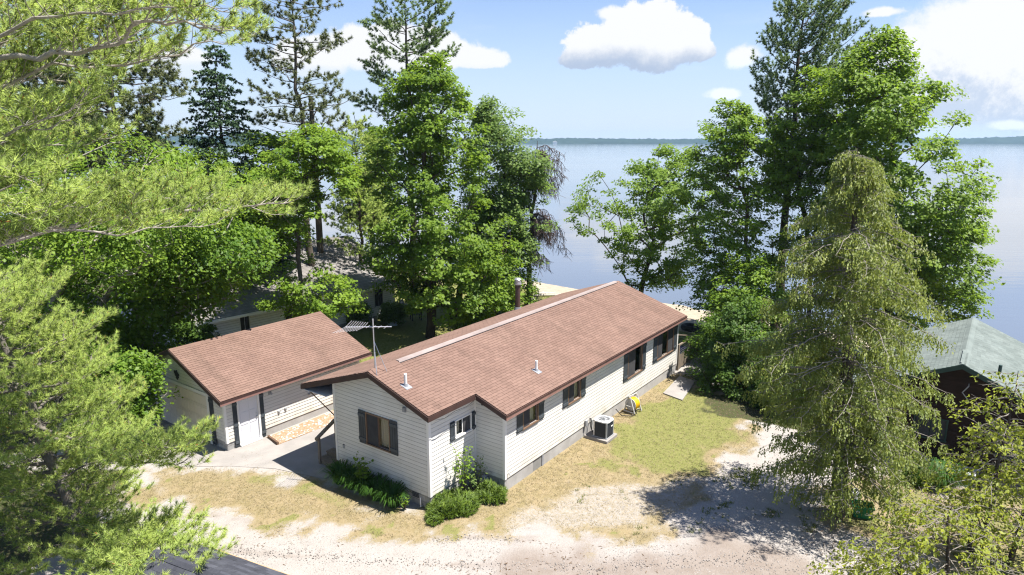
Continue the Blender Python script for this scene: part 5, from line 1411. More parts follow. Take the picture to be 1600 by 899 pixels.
def attach(trunk, targets, rng, up=0.5, step=0.8):
    """grow limbs: every target joins the cheapest node of the tree so far. returns nodes, parents, load"""
    nodes = [np.array(p, float) for p in trunk]; par = [-1] + list(range(len(trunk) - 1))
    isT = [True] * len(trunk)
    tx = np.array(trunk)
    base = np.array([np.min(np.linalg.norm(tx - t, axis=1)) for t in targets])
    order = np.argsort(base)
    ends = []
    for i in order:
        t = targets[i]; N = np.array(nodes)
        dv = t - N; d = np.linalg.norm(dv, axis=1)
        bad = np.maximum(0, N[:, 2] - (t[2] - up * d))
        cost = d + 1.2 * bad
        cost[:2] += 50
        j = int(np.argmin(cost))
        k = max(1, int(d[j] / step))
        last = j; p = N[j]
        bend = rng.normal(0, 0.06 * d[j], 3); bend[2] = abs(bend[2]) * (1 if up > 0 else -1) + 0.05 * d[j] * (1 if up > 0 else -1)
        for s in range(1, k + 1):
            f = s / k
            q = p + (t - p) * f + bend * math.sin(math.pi * f) + rng.normal(0, 0.03, 3) * (f < 1)
            nodes.append(q); par.append(last); isT.append(False); last = len(nodes) - 1
        ends.append(last)
    load = np.zeros(len(nodes))
    for e in ends: load[e] += 1
    for i in range(len(nodes) - 1, 0, -1):
        if par[i] >= 0: load[par[i]] += load[i]
    return np.array(nodes), np.array(par), load, np.array(isT)

def wood_mesh(nodes, par, load, isT, rb, rmin=0.012, power=0.5, trunk_taper=None):
    r = np.maximum(rmin, rb * (load / max(load.max(), 1)) ** power)
    i = np.where(par >= 0)[0]
    return tubes(nodes[par[i]], nodes[i], np.minimum(r[par[i]], r[i] * 1.35), r[i], 6)

def tree_obj(name, label, base, rz=0.0, cat='tree', group=None):
    return thing(name, label, cat, base, rz, group)

def deciduous(name, label, base, Y, prof, rb, seed, material, bark=None, leaf=0.17, ncl=420, lpc=110, rcl=0.62, trunk_to=0.8, lean=None, keep=0.42, up=0.45, depth=0.95, flat=0.5, group=None, cat='tree', upb=0.9, stems=1, aspect=0.75):
    """broadleaf tree. prof: (row, left, right) of the crown in photo pixels, turned into heights and radii at distance Y"""
    rng = np.random.default_rng(seed)
    zc, cx, rr = [], [], []
    for y, xl, xr in prof:
        a = at(xl, y, Y); b = at(xr, y, Y); zc.append(a[2]); cx.append((a[0] + b[0]) / 2); rr.append((b[0] - a[0]) / 2)
    o = np.argsort(zc); zc = np.array(zc)[o]; cx = np.array(cx)[o]; rr = np.array(rr)[o]
    bz = base[2]; top = zc[-1]
    zs = np.linspace(zc[0], zc[-1], 60); w = np.interp(zs, zc, rr) ** 1.2 + 0.15; w /= w.sum()
    T = []
    tries = 0
    while len(T) < ncl and tries < ncl * 12:
        tries += 1
        z = rng.choice(zs, p=w) + rng.normal(0, (zc[-1] - zc[0]) / 120)
        R = np.interp(z, zc, rr); c = np.interp(z, zc, cx)
        ang = rng.uniform(0, 2 * np.pi)
        lump = 0.84 + 0.4 * vnoise(np.array([ang * 2.1 + 9]), np.array([z * 0.55 + seed]), seed)[0]
        rad = R * lump * math.sqrt(rng.uniform(0.06, 1.0)) 
        p = np.array([c + rad * math.cos(ang), Y + rad * depth * math.sin(ang), z])
        g = vnoise(np.array([p[0] * 0.62 + 31]), np.array([p[2] * 0.75 + p[1] * 0.45]), seed + 3)[0]
        if g < keep and rng.random() < 0.86: continue
        T.append(p)
    T = np.array(T)
    tk = []
    nT = 14
    for i in range(nT + 1):
        f = i / nT; z = bz + (top - bz) * trunk_to * f
        xc = np.interp(max(z, zc[0]), zc, cx)
        k = max(0, min(1, (z - bz) / max(0.1, (zc[0] - bz + 0.35 * (top - zc[0])))))
        ax = base[0] + (xc - base[0]) * k * k
        ay = base[1] + (Y - base[1]) * k * k
        tk.append([ax + rng.normal(0, 0.05) * (i > 0), ay + rng.normal(0, 0.05) * (i > 0), z])
    nodes, par, load, isT = attach(tk, T, rng, up)
    root = tree_obj(name, label, base, group=group, cat=cat)
    off = np.array(base)
    load = load + 0.0
    V, F = wood_mesh(nodes, par, load, isT, rb)
    fast('trunk', V - off, F, bark or M_BARK, root, smooth=True)
    # leaf clusters at the shoots
    n = int(lpc * 0.88); leaf = leaf * 1.06
    C = np.repeat(T, n, 0)
    cen = np.stack([np.interp(C[:, 2], zc, cx), np.full(len(C), Y), C[:, 2] - 1.0], -1)
    outd = unit(C - cen)
    d = unit(rng.normal(0, 1, (len(C), 3))) * (rng.uniform(0.05, 1.0, (len(C), 1)) ** 0.5)
    scl = np.repeat(rng.uniform(0.7, 1.3, len(T)), n)[:, None] * rcl
    pos = C + d * scl * np.array([1, 1, flat])
    hz = np.linalg.norm((d * [1, 1, 0]), axis=1)
    pos[:, 2] -= 0.22 * scl[:, 0] * hz ** 2
    ct = np.repeat(rng.normal(0.45, 0.2, len(T)), n)
    tint = ct + rng.normal(0, 0.27, len(C))
    V, F, t = leaves(pos, outd, rng, leaf, tint, upb=upb, aspect=aspect)
    fast('crown', V - off, F, material, root, tint=t)
    return root

# ---- needle foliage
def tufts(P0, D, rng, length, width, k, amin, amax, back, tint):
    """bundles of needles: P0 tip points, D twig directions"""
    n = len(P0); p = np.repeat(P0, k, 0); d = np.repeat(D, k, 0)
    a, b = perp(d)
    th = rng.uniform(0, 2 * np.pi, len(p)); al = rng.uniform(amin, amax, len(p))
    rad = a * np.cos(th)[:, None] + b * np.sin(th)[:, None]
    nd = d * np.cos(al)[:, None] + rad * np.sin(al)[:, None]
    L_ = (length * rng.uniform(0.75, 1.15, len(p)))[:, None]
    s = unit(np.cross(nd, rng.normal(0, 1, (len(p), 3)))) * width * 0.5
    o = p - d * rng.uniform(0, back, (len(p), 1))
    tip = o + nd * L_; tip[:, 2] -= 0.10 * L_[:, 0] * np.sin(al)
    V = np.stack([o - s, o + s, tip], 1).reshape(-1, 3)
    F = np.arange(len(p) * 3).reshape(-1, 3)
    return V, F, np.clip(np.repeat(tint, k) + rng.normal(0, 0.12, len(p)), 0, 1)
def rot_about(v, axis_, ang):
    return Matrix.Rotation(ang, 3, axis_) @ v
def grow_bough(path, r0, rng, segs, tips, sec=0.9, sec_gap=0.35, ter=0.30, ter_gap=0.14, start=0.2, updir=0.25, planar=0.35, tip_len=0.16):
    """a limb along path with side boughs and twigs; appends (p0,p1,r0,r1) and (tip, direction)"""
    pts = [Vector(p) for p in path]; n = len(pts)
    ln = [0.0]
    for i in range(1, n): ln.append(ln[-1] + (pts[i] - pts[i - 1]).length)
    tot = ln[-1]
    for i in range(1, n):
        a = r0 * (1 - 0.85 * ln[i - 1] / tot); b = r0 * (1 - 0.85 * ln[i] / tot)
        segs.append((pts[i - 1], pts[i], a, b))
    def atl(s):
        for i in range(1, n):
            if s <= ln[i]:
                f = (s - ln[i - 1]) / max(1e-6, ln[i] - ln[i - 1]); return pts[i - 1].lerp(pts[i], f), (pts[i] - pts[i - 1]).normalized()
        return pts[-1].copy(), (pts[-1] - pts[-2]).normalized()
    s = tot * start; side = 1
    up = Vector((0, 0, 1))
    ends = []
    while s < tot:
        p, d = atl(s); f = s / tot
        L1 = sec * (0.35 + 0.65 * (1 - abs(f - 0.55) / 0.55)) * rng.uniform(0.7, 1.2)
        ax = (up - d * up.dot(d)).normalized()
        d1 = rot_about(d, ax, side * rng.uniform(0.55, 1.05)); d1 = (d1 + up * rng.normal(updir * 0.5, planar * 0.5)).normalized()
        q = p.copy(); k = max(2, int(L1 / ter_gap)); dd = d1.copy(); rr1 = max(0.006, r0 * 0.30 * (1 - 0.5 * f))
        sd2 = 1
        for j in range(k):
            q2 = q + dd * (L1 / k)
            segs.append((q, q2, rr1 * (1 - j / k * .8), rr1 * (1 - (j + 1) / k * .8)))
            if j >= 1 or k < 4:
                ax2 = (up - dd * up.dot(dd)).normalized()
                d2 = rot_about(dd, ax2, sd2 * rng.uniform(0.5, 1.0)); d2 = (d2 + up * rng.normal(updir, planar)).normalized()
                L2 = ter * rng.uniform(0.6, 1.3)
                e = q2 + d2 * L2
                segs.append((q2, e, 0.006, 0.004)); tips.append((e, d2))
                if L2 > tip_len * 1.6: tips.append((q2 + d2 * (L2 - tip_len), d2))
                sd2 = -sd2
            q = q2; dd = (dd + up * updir * 0.18 + Vector(rng.normal(0, 0.05, 3))).normalized()
        tips.append((q, dd)); 
        side = -side; s += sec_gap * rng.uniform(0.7, 1.3)
    p, d = atl(tot); tips.append((p, (d + up * updir).normalized()))
def needles_obj(root, off, segs, tips, rng, material, bark, nlen, nwid, k, amin=0.2, amax=1.25, back=0.07, name='crown', tname='trunk', rmin=0.0, tdir=0.5):
    S = [(a, b, c_, d) for a, b, c_, d in segs if c_ >= rmin]
    parts_ = []
    for sel, nn in (([s for s in S if s[2] >= .012], 6), ([s for s in S if s[2] < .012], 3)):
        if sel:
            V, F = tubes([tuple(s[0]) for s in sel], [tuple(s[1]) for s in sel], [s[2] for s in sel], [s[3] for s in sel], nn); parts_.append((V, F))
    V = np.concatenate([q[0] for q in parts_]); F = np.concatenate([parts_[0][1]] + [q[1] + len(parts_[0][0]) for q in parts_[1:]])
    fast(tname, V - off, F, bark, root, smooth=True)
    P0 = np.array([tuple(t[0]) for t in tips]); D = unit(np.array([tuple(t[1]) for t in tips]))
    tint = np.clip(0.5 + 0.25 * (vnoise(P0[:, 0] * 1.3, P0[:, 2] * 1.3 + P0[:, 1], 5) - 0.5) + rng.normal(0, 0.18, len(P0)), 0, 1)
    V, F, t = tufts(P0, D, rng, nlen, nwid, k, amin, amax, back, tint)
    fast(name, V - off, F, material, root, tint=t)
    return len(F)
def trunk_path(base, H_, rng, lean=(0, 0), n=16, wob=0.08):
    return [Vector((base[0] + lean[0] * i / n + rng.normal(0, wob) * (i > 0), base[1] + lean[1] * i / n + rng.normal(0, wob) * (i > 0), base[2] + H_ * i / n)) for i in range(n + 1)]
def tp_at(tp, z):
    for i in range(1, len(tp)):
        if z <= tp[i].z: 
            f = (z - tp[i - 1].z) / (tp[i].z - tp[i - 1].z); return tp[i - 1].lerp(tp[i], f)
    return tp[-1].copy()
def pine(name, label, base, H_, r_base, prof, seed, material, bark, nlen, nwid, k, whorl=0.8, per=5, e0=0.1, e1=0.2, sec=1.0, sec_gap=0.45, ter=0.35, ter_gap=0.2, lean=(0, 0), start=0.25, drop=0.15, updir=0.25, amax=1.2, jitter=0.25, asym=None, group=None, rmin=0.008, planar=0.35):
    """conifer with whorled limbs. prof: list of (fraction of height, limb length)"""
    rng = np.random.default_rng(seed)
    tp = trunk_path(base, H_, rng, lean)
    segs, tips = [], []
    n = len(tp) - 1
    for i in range(n): segs.append((tp[i], tp[i + 1], max(0.02, r_base * (1 - i / n) ** 0.8), max(0.015, r_base * (1 - (i + 1) / n) ** 0.8)))
    fr = [p_[0] for p_ in prof]; ll = [p_[1] for p_ in prof]
    z = fr[0] * H_; ph = rng.uniform(0, 6.28)
    while z < H_ * 0.985:
        for j in range(per):
            if rng.random() < drop: continue
            a = ph + 2 * math.pi * j / per + rng.normal(0, jitter)
            zz = z + rng.uniform(-.5, .5) * whorl * 0.7
            L_ = np.interp(zz / H_, fr, ll) * rng.uniform(0.62, 1.12)
            if asym: L_ *= 1 + asym[0] * math.cos(a - asym[1])
            if L_ < 0.15: continue
            p = tp_at(tp, base[2] + zz); d = Vector((math.cos(a), math.sin(a), 0))
            m_ = max(4, int(L_ / 0.5)); path = []
            w1, w2 = rng.normal(0, .10), rng.normal(0, .08)
            s_ = Vector((-d.y, d.x, 0))
            for q in range(m_ + 1):
                f = q / m_
                path.append(p + d * (L_ * f) + Vector((0, 0, L_ * ((e0 + w2) * f + (e1) * f * f))) + s_ * (L_ * w1 * f * f) + Vector(rng.normal(0, .02 * L_, 3)) * (0 < f))
            grow_bough(path, max(0.015, 0.011 * L_ + .01), rng, segs, tips, min(sec, L_ * .5), sec_gap, ter, ter_gap, start, updir, planar=planar)
        z += whorl * rng.uniform(.8, 1.2); ph += 0.9
    tips.append((tp[-1], Vector((0, 0, 1))))
    root = tree_obj(name, label, base, group=group)
    needles_obj(root, np.array(base), segs, tips, rng, material, bark, nlen, nwid, k, 0.2, amax, rmin=rmin)
    return root

def gb(px, py):
    x, y = gp(px, py); return (x, y, gz(x, y) - 0.05)
def base_at(px, Y, z=None, zref=0.0):
    x = (px - 800) / CF * (Y * math.cos(CP) + (CH - zref) * math.sin(CP)); return (x, Y, (gz(x, Y) if z is None else z) - 0.05)
def topz(px, py, Y): return at(px, py, Y)[2]
# ---- the trees, left to right ------------------------------------------------
# middle maple behind the house
b = gb(672, 527)
deciduous('maple_tree', 'tall dense green maple with dark trunk in the lawn just behind the long roof', b, b[1] + .6,
          [(92, 655, 702), (130, 618, 722), (190, 592, 738), (260, 572, 752), (330, 566, 775), (390, 560, 800), (440, 588, 800), (482, 640, 790)], .30, 101, L_MAPLE, M_BARKD, leaf=.19, ncl=560, lpc=105, rcl=.70, keep=.40)
b = gb(716, 490)
deciduous('oak_tree', 'round grey green tree right of the tall maple, just left of the dead tree', b, b[1] + .5,
          [(148, 760, 800), (180, 735, 825), (230, 728, 850), (290, 722, 858), (350, 722, 850), (410, 720, 832), (452, 735, 815)], .25, 102, L_OAK, M_BARKD, leaf=.18, ncl=480, lpc=90, rcl=.75, keep=.42)
b = gb(752, 478)
deciduous('maple_tree', 'lower bright leafed maple in the lawn between the tall maple and the chimney pipe', b, b[1] - 1.5,
          [(280, 770, 800), (330, 735, 830), (390, 725, 838), (440, 735, 838), (468, 760, 830)], .18, 103, L_MAPLE, M_BARKD, leaf=.18, ncl=230, lpc=100, rcl=.62, keep=.40)
# slender bright maple by the garage
b = base_at(466, 34.5)
deciduous('maple_tree', 'slender light green maple standing behind the garage roof', b, 34.8,
          [(196, 478, 505), (222, 430, 540), (262, 395, 556), (300, 385, 552), (330, 392, 530), (362, 440, 490), (395, 445, 490), (418, 415, 530), (445, 400, 560), (470, 420, 560), (484, 470, 560)], .13, 104, L_BRIGHT, M_BARK, leaf=.16, ncl=340, lpc=85, rcl=.60, keep=.44, flat=.4)
# linden at left, in front of the garage corner
b = (-17.9, 29.0, -0.05)
deciduous('linden_tree', 'large glossy leafed linden with pale limbs behind the garage corner', b, 28.5,
          [(345, 60, 330), (375, 15, 400), (420, 0, 415), (460, -20, 352), (500, 0, 295), (540, 40, 245), (580, 60, 225)], .2, 105, L_LIND, M_BARKL, leaf=.16, ncl=620, lpc=85, rcl=.72, keep=.38, flat=.7, upb=.7, aspect=.8, depth=.55)
b = (-17.6, 24.0, -0.05)
deciduous('linden_tree', 'smaller linden hanging over the left side of the garage door', b, 23.8,
          [(520, 120, 215), (560, 130, 240), (600, 140, 255), (635, 150, 262), (655, 165, 250)], .1, 115, L_LIND, M_BARKL, leaf=.13, ncl=150, lpc=80, rcl=.5, keep=.32, flat=.7, upb=.7, aspect=.8)
b = base_at(60, 27.0)
deciduous('poplar_tree', 'bright leafy poplar at the left edge behind the linden', b, 27.0,
          [(215, 60, 200), (250, 20, 300), (290, 0, 355), (330, 0, 380), (370, 10, 350), (420, 30, 300)], .2, 106, L_BRIGHT, M_BARKL, leaf=.125, ncl=420, lpc=85, rcl=.62, keep=.40, flat=.7, upb=.7)
# forest behind at left
deciduous('ash_tree', 'mid green broadleaf tree below the dark spruce at left', base_at(300, 38), 38.0,
          [(235, 250, 330), (270, 190, 400), (310, 170, 420), (360, 170, 420), (420, 200, 420), (470, 240, 400)], .2, 107, L_MAPLE, M_BARKD, leaf=.2, ncl=330, lpc=80, rcl=.75, keep=.36)
deciduous('ash_tree', 'shadowy broadleaf tree at the far left behind the poplar', base_at(100, 44), 44.0,
          [(170, 40, 150), (220, -20, 220), (280, -40, 240), (340, -40, 240), (420, -40, 240)], .22, 108, L_SHRUB, M_BARKD, leaf=.22, ncl=280, lpc=80, rcl=.85, keep=.34)
deciduous('maple_tree', 'round leafy tree filling the gap between the slender maple and the spruce', base_at(415, 40), 40.0,
          [(205, 395, 425), (232, 372, 455), (265, 360, 470), (300, 360, 475), (340, 365, 470), (390, 380, 460)], .14, 116, L_BRIGHT, M_BARKD, leaf=.18, ncl=240, lpc=80, rcl=.65, keep=.40)
deciduous('ash_tree', 'leafy tree half hidden behind the tall maple, beyond the neighbour roof', base_at(582, 49), 49.0,
          [(205, 565, 600), (240, 540, 625), (280, 528, 640), (320, 525, 640), (352, 540, 630)], .16, 117, L_MAPLE, M_BARKD, leaf=.2, ncl=240, lpc=80, rcl=.75, keep=.40)
# right of the house
b = base_at(1000, 45.5)
deciduous('maple_tree', 'leaning maple leafing over the lake end of the long roof', b, 45.2,
          [(232, 1035, 1075), (258, 960, 1105), (292, 905, 1125), (322, 888, 1128), (352, 895, 1120), (385, 945, 1110), (418, 962, 1090), (446, 975, 1050)], .19, 109, L_MAPLE, M_BARKD, leaf=.18, ncl=300, lpc=95, rcl=.66, keep=.45)
b = base_at(1168, 39.5)
deciduous('maple_tree', 'airy light green maple with several stems left of the tall white pine', b, 38.6,
          [(150, 1112, 1145), (190, 1098, 1200), (235, 1085, 1235), (290, 1075, 1250), (340, 1082, 1250), (390, 1085, 1240), (440, 1080, 1235), (480, 1085, 1230)], .16, 110, L_BRIGHT, M_BARKD, leaf=.165, ncl=520, lpc=75, rcl=.60, keep=.44, flat=.4)
b = base_at(1262, 37.5)
deciduous('maple_tree', 'small light leafed maple tucked under the tall white pine', b, 36.8,
          [(108, 1255, 1290), (150, 1225, 1300), (200, 1205, 1300), (260, 1200, 1290), (330, 1195, 1270)], .12, 111, L_BRIGHT, M_BARKD, leaf=.16, ncl=170, lpc=70, rcl=.55, keep=.46, flat=.4)
b = base_at(1375, 35.0)
deciduous('maple_tree', 'broad dark green maple spreading over the lake behind the cedar', b, 35.0,
          [(55, 1370, 1400), (85, 1325, 1415), (120, 1290, 1425), (150, 1270, 1470), (190, 1262, 1490), (230, 1265, 1525), (290, 1270, 1515), (340, 1275, 1510), (390, 1290, 1505), (440, 1300, 1515), (480, 1320, 1510), (500, 1340, 1440)], .28, 112, L_MAPLE, M_BARKD, leaf=.18, ncl=900, lpc=92, rcl=.68, keep=.36)
# dark shrubs by the path
def bush(label, px, Y, prof, seed, m_, **kw):
    a = dict(leaf=.12, ncl=200, lpc=110, rcl=.42, keep=.3, trunk_to=.6, flat=.7, cat='shrub'); a.update(kw)
    return deciduous('leafy_shrub', label, base_at(px, Y), Y, prof, .07, seed, m_, M_BARKD, **a)
bush('dark lilac like shrub beside the paving slabs at the corner of the long house', 1155, 30.5, [(470, 1130, 1190), (510, 1100, 1215), (550, 1085, 1225), (590, 1080, 1235), (625, 1085, 1230), (645, 1100, 1200)], 120, L_SHRUB, ncl=340)
bush('taller shaded shrub behind the paving slabs, under the airy maple', 1178, 34, [(400, 1150, 1210), (450, 1115, 1235), (500, 1100, 1240), (540, 1105, 1245), (580, 1120, 1245)], 121, L_BRIGHT, ncl=240, leaf=.14, rcl=.5)
bush('dark shrub half hidden behind the cedar trunk', 1240, 27.5, [(560, 1200, 1270), (600, 1185, 1290), (640, 1180, 1300), (665, 1190, 1290)], 122, L_SHRUB, ncl=200)
bush('dark evergreen shrub against the wall of the white house beyond the garage', 290, 33.5, [(500, 270, 320), (525, 255, 335), (550, 255, 340)], 123, L_SHRUB, ncl=110)
bush('leafy bush in the pale blue tub by the white house', 612, gp(614, 508)[1], [(470, 600, 625), (488, 592, 636), (500, 596, 634)], 124, L_OAK, ncl=60, rcl=.35)
bush('spindly bush in the white pot right of the garage roof', 560, gp(561, 512)[1], [(478, 550, 572), (492, 545, 578), (504, 549, 573)], 125, L_OAK, ncl=50, rcl=.35)
bush('low bright sprout bush at the foot of the lawn behind the roof ridge', 740, 38.5, [(488, 715, 770), (505, 708, 775), (520, 712, 765)], 126, L_BRIGHT, ncl=70, rcl=.4)

# dead tree ------------------------------------------------------------------
rng = np.random.default_rng(77)
b = gb(823, 478); tp = trunk_path(b, 11.5, rng, (0.7, 0.0), 12, .06)
segs = [(tp[i], tp[i + 1], .22 * (1 - i / 12) ** .7 + .02, .22 * (1 - (i + 1) / 12) ** .7 + .02) for i in range(12)]
for i in range(34):
    z = b[2] + rng.uniform(3.2, 11.2); p = tp_at(tp, z); a = rng.normal(0.1, 1.3); L_ = rng.uniform(1.4, 3.6) * (1.15 - (z - b[2]) / 18)
    d = Vector((math.cos(a), math.sin(a), 0)); q = p
    for j in range(1, 8):
        f = j / 7; q2 = p + d * L_ * f + Vector((0, 0, L_ * (.35 * f - .62 * f * f))) + Vector(rng.normal(0, .05, 3))
        segs.append((q, q2, .035 * (1 - f * .7), .035 * (1 - (f + .14) * .7)))
        for s in range(4):
            st = q.lerp(q2, rng.random()); ln = rng.uniform(.4, 1.3); e = st + Vector(rng.normal(0, .22, 3)) + Vector((d.x * .15, d.y * .15, -ln * .8)); m1 = st.lerp(e, .5) + Vector(rng.normal(0, .08, 3))
            segs += [(st, m1, .018, .014), (m1, e, .014, .009)]
            for w_ in range(3): e2 = m1 + Vector(rng.normal(0, .18, 3)) + Vector((0, 0, -.25)); segs.append((m1, e2, .012, .008))
        q = q2
root = tree_obj('dead_tree', 'bare dead tree with drooping brown twigs between the chimney pipe and the lake', b)
t1 = [s for s in segs[:12]]; t2 = segs[12:]
for nm, S, m_ in (('trunk', t1, M_BARKD), ('branches', t2, M_DEAD)):
    V, F = tubes([tuple(s[0]) for s in S], [tuple(s[1]) for s in S], [s[2] for s in S], [s[3] for s in S], 6 if nm == 'trunk' else 3)
    fast(nm, V - np.array(b), F, m_, root)

# conifers far ------------------------------------------------------------------
def far_pine(kind, label, px, Y, py_top, seed, **kw):
    b = base_at(px, Y, zref=11.5); Ht = topz(px, py_top, Y) - b[2]
    return pine(kind, label, b, Ht, seed=seed, **kw)
far_pine('white_pine', 'tall plume topped white pine right of the blue gap with the big cloud', 1238, 40.5, -34, 201, r_base=.30, material=L_WPINEF, bark=M_BARKD,
         prof=[(.40, 1.5), (.5, 2.4), (.62, 3.1), (.75, 3.2), (.88, 2.4), (1, .5)], nlen=.20, nwid=.034, k=24, whorl=.70, per=6, e0=.15, e1=.55, sec=1.3, sec_gap=.30, ter=.40, ter_gap=.17, asym=(.35, -0.2), drop=.2, updir=.5)
far_pine('white_pine', 'white pine with forked open top rising behind the tall maple', 640, 52.0, -22, 202, r_base=.34, material=L_WPINEF, bark=M_BARKD,
         prof=[(.45, 3.4), (.55, 4.2), (.68, 3.4), (.78, 3.6), (.9, 2.6), (1, 1.2)], nlen=.24, nwid=.042, k=26, whorl=1.25, per=5, e0=.15, e1=.25, sec=1.4, sec_gap=.30, ter=.45, ter_gap=.17, drop=.3, updir=.3)
far_pine('red_pine', 'tall red pine with open branches left of the cloud', 474, 42.0, -45, 203, r_base=.26, material=L_RPINE, bark=M_BARK, lean=(-.2, 0),
         prof=[(.50, 2.2), (.58, 3.2), (.72, 3.3), (.86, 3.0), (.95, 2.2), (1, 1.0)], nlen=.23, nwid=.036, k=34, whorl=.75, per=5, e0=.05, e1=.12, sec=1.1, sec_gap=.45, ter=.30, ter_gap=.26, start=.38, drop=.12, updir=.55, amax=1.5, planar=.5)
far_pine('red_pine', 'red pine with dark olive crown near the left edge of the sky gap', 183, 36.0, -30, 204, r_base=.24, material=L_RPINE, bark=M_BARK,
         prof=[(.52, 2.6), (.62, 3.6), (.78, 3.4), (.92, 2.4), (1, .8)], nlen=.23, nwid=.036, k=34, whorl=.65, per=6, e0=.05, e1=.12, sec=1.1, sec_gap=.36, ter=.30, ter_gap=.24, start=.3, drop=.1, updir=.55, amax=1.5, planar=.5)
far_pine('red_pine', 'red pine behind the overhanging bough, farther left than the other red pines', 70, 38.0, -30, 205, r_base=.24, material=L_RPINE, bark=M_BARK,
         prof=[(.48, 2.6), (.62, 3.8), (.78, 3.6), (.92, 2.6), (1, .8)], nlen=.23, nwid=.038, k=34, whorl=.65, per=6, e0=.05, e1=.12, sec=1.1, sec_gap=.36, ter=.30, ter_gap=.24, start=.3, drop=.1, updir=.55, amax=1.5, planar=.5)
far_pine('spruce_tree', 'dark blue green spruce in the gap between the pine bough and the red pine', 347, 40.0, 62, 206, r_base=.20, material=L_SPRUCE, bark=M_BARKD,
         prof=[(.16, 3.1), (.3, 3.2), (.55, 2.7), (.75, 1.8), (.9, .9), (1, .15)], nlen=.18, nwid=.075, k=15, whorl=.42, per=6, e0=-.05, e1=-.05, sec=1.0, sec_gap=.28, ter=.32, ter_gap=.22, start=.15, drop=.08, updir=-.15, amax=1.1, planar=.25)
far_pine('spruce_tree', 'smaller dark spruce left of the large one', 232, 43.0, 160, 207, r_base=.16, material=L_SPRUCE, bark=M_BARKD,
         prof=[(.12, 2.6), (.3, 2.5), (.6, 1.8), (.85, .9), (1, .12)], nlen=.18, nwid=.085, k=13, whorl=.46, per=6, e0=-.02, e1=-.05, sec=.9, sec_gap=.3, ter=.32, ter_gap=.24, start=.15, drop=.08, updir=-.15, amax=1.1, planar=.25)
far_pine('spruce_tree', 'low dark spruce beneath the large one, nearest the garage', 262, 39.0, 215, 208, r_base=.14, material=L_SPRUCE, bark=M_BARKD,
         prof=[(.1, 2.6), (.3, 2.4), (.6, 1.7), (.85, .9), (1, .12)], nlen=.18, nwid=.085, k=13, whorl=.46, per=6, e0=-.02, e1=-.05, sec=.9, sec_gap=.3, ter=.32, ter_gap=.24, start=.15, drop=.08, updir=-.15, amax=1.1, planar=.25)
far_pine('white_pine', 'young pale pine left of the tall maple and behind the slender one', 556, 44.0, 178, 209, r_base=.14, material=L_WPINE, bark=M_BARKD,
         prof=[(.3, 2.2), (.5, 2.1), (.75, 1.6), (1, .3)], nlen=.22, nwid=.04, k=24, whorl=.7, per=5, e0=.1, e1=.3, sec=1.0, sec_gap=.4, ter=.4, ter_gap=.24, drop=.2, updir=.4)
# broken snag
b = base_at(489, 44, zref=11.5); Ht = topz(489, 150, 44) - b[2]
q = MB(); q.tube([(0, 0, 0), (.05, 0, Ht * .5), (.0, .05, Ht)], [.26, .20, .13], 9); q.tube([(0.02, 0.02, Ht * .9), (.5, .1, Ht * .96)], [.05, .02], 5)
tag(q.build('dead_snag', M_BARK, loc=b), 'broken bare trunk standing just right of the tall red pine', 'tree stump')

# cedar ------------------------------------------------------------------
rng = np.random.default_rng(55)
b = gb(1313, 802); Ht = topz(1330, 232, b[1]) - b[2]
tp = trunk_path(b, Ht, rng, (-.75, 0), 16, .04)
segs = [(tp[i], tp[i + 1], (.33 if i == 0 else .25 * (1 - i / 16) ** .8 + .012), .25 * (1 - (i + 1) / 16) ** .8 + .012) for i in range(16)]
strands = []
cprof = ([.12, .2, .3, .45, .58, .7, .8, .9, 1.0], [1.4, 2.0, 2.3, 2.45, 2.3, 1.85, 1.35, .8, .12])
z = .12 * Ht; ph = 0
while z < Ht * .99:
    for j in range(5):
        a = ph + j * 1.257 + rng.normal(0, .3); zz = z + rng.uniform(-.2, .2)
        lump = .50 + .95 * vnoise(np.array([a * 1.5 + 5]), np.array([zz * 1.1]), 8)[0]
        L_ = np.interp(zz / Ht, *cprof) * lump
        if L_ < .12 or rng.random() < .06: continue
        p = tp_at(tp, b[2] + zz); d = Vector((math.cos(a), math.sin(a), 0)); s_ = Vector((-d.y, d.x, 0)); w1 = rng.normal(0, .25); q = p
        n = max(4, int(L_ / .22))
        e0 = rng.uniform(.05, .4)
        for k in range(1, n + 1):
            f = k / n; q2 = p + d * L_ * f + s_ * (L_ * w1 * f * f) + Vector((0, 0, L_ * (e0 * f - (e0 + .18) * f * f))) + Vector(rng.normal(0, .025, 3))
            segs.append((q, q2, .022 * (1 - .75 * f) * min(1, L_ / 1.6) + .003, .022 * (1 - .75 * (f + 1 / n)) * min(1, L_ / 1.6) + .003))
            if f > .18:
                for sd in (-1, 1):
                    if rng.random() < .12: continue
                    m1 = q2 + s_ * sd * rng.uniform(.12, .38) + d * rng.uniform(.0, .25) + Vector((0, 0, rng.normal(-.05, .06)))
                    segs.append((q2, m1, .005, .003))
                    for h_ in range(3):
                        st = q2.lerp(m1, rng.uniform(.2, 1.15)); strands.append((st, rng.uniform(.12, .40), d))
            q = q2
    z += .20 * rng.uniform(.8, 1.2); ph += .7
root = tree_obj('cedar_tree', 'tall olive green cedar with drooping sprays and silvery twigs beside the gravel', b)
V, F = tubes([tuple(s[0]) for s in segs], [tuple(s[1]) for s in segs], [s[2] for s in segs], [s[3] for s in segs], 5)
nt_ = 16
fast('trunk', V[:nt_ * 10] - np.array(b), F[:nt_ * 5], M_BARK, root, smooth=True)
fast('branches', V[nt_ * 10:] - np.array(b), F[nt_ * 5:] - nt_ * 10, M_BARKC, root)
S0 = np.array([tuple(s[0]) for s in strands]); SL = np.array([s[1] for s in strands]); SDv = np.array([tuple(s[2]) for s in strands])
k = 15
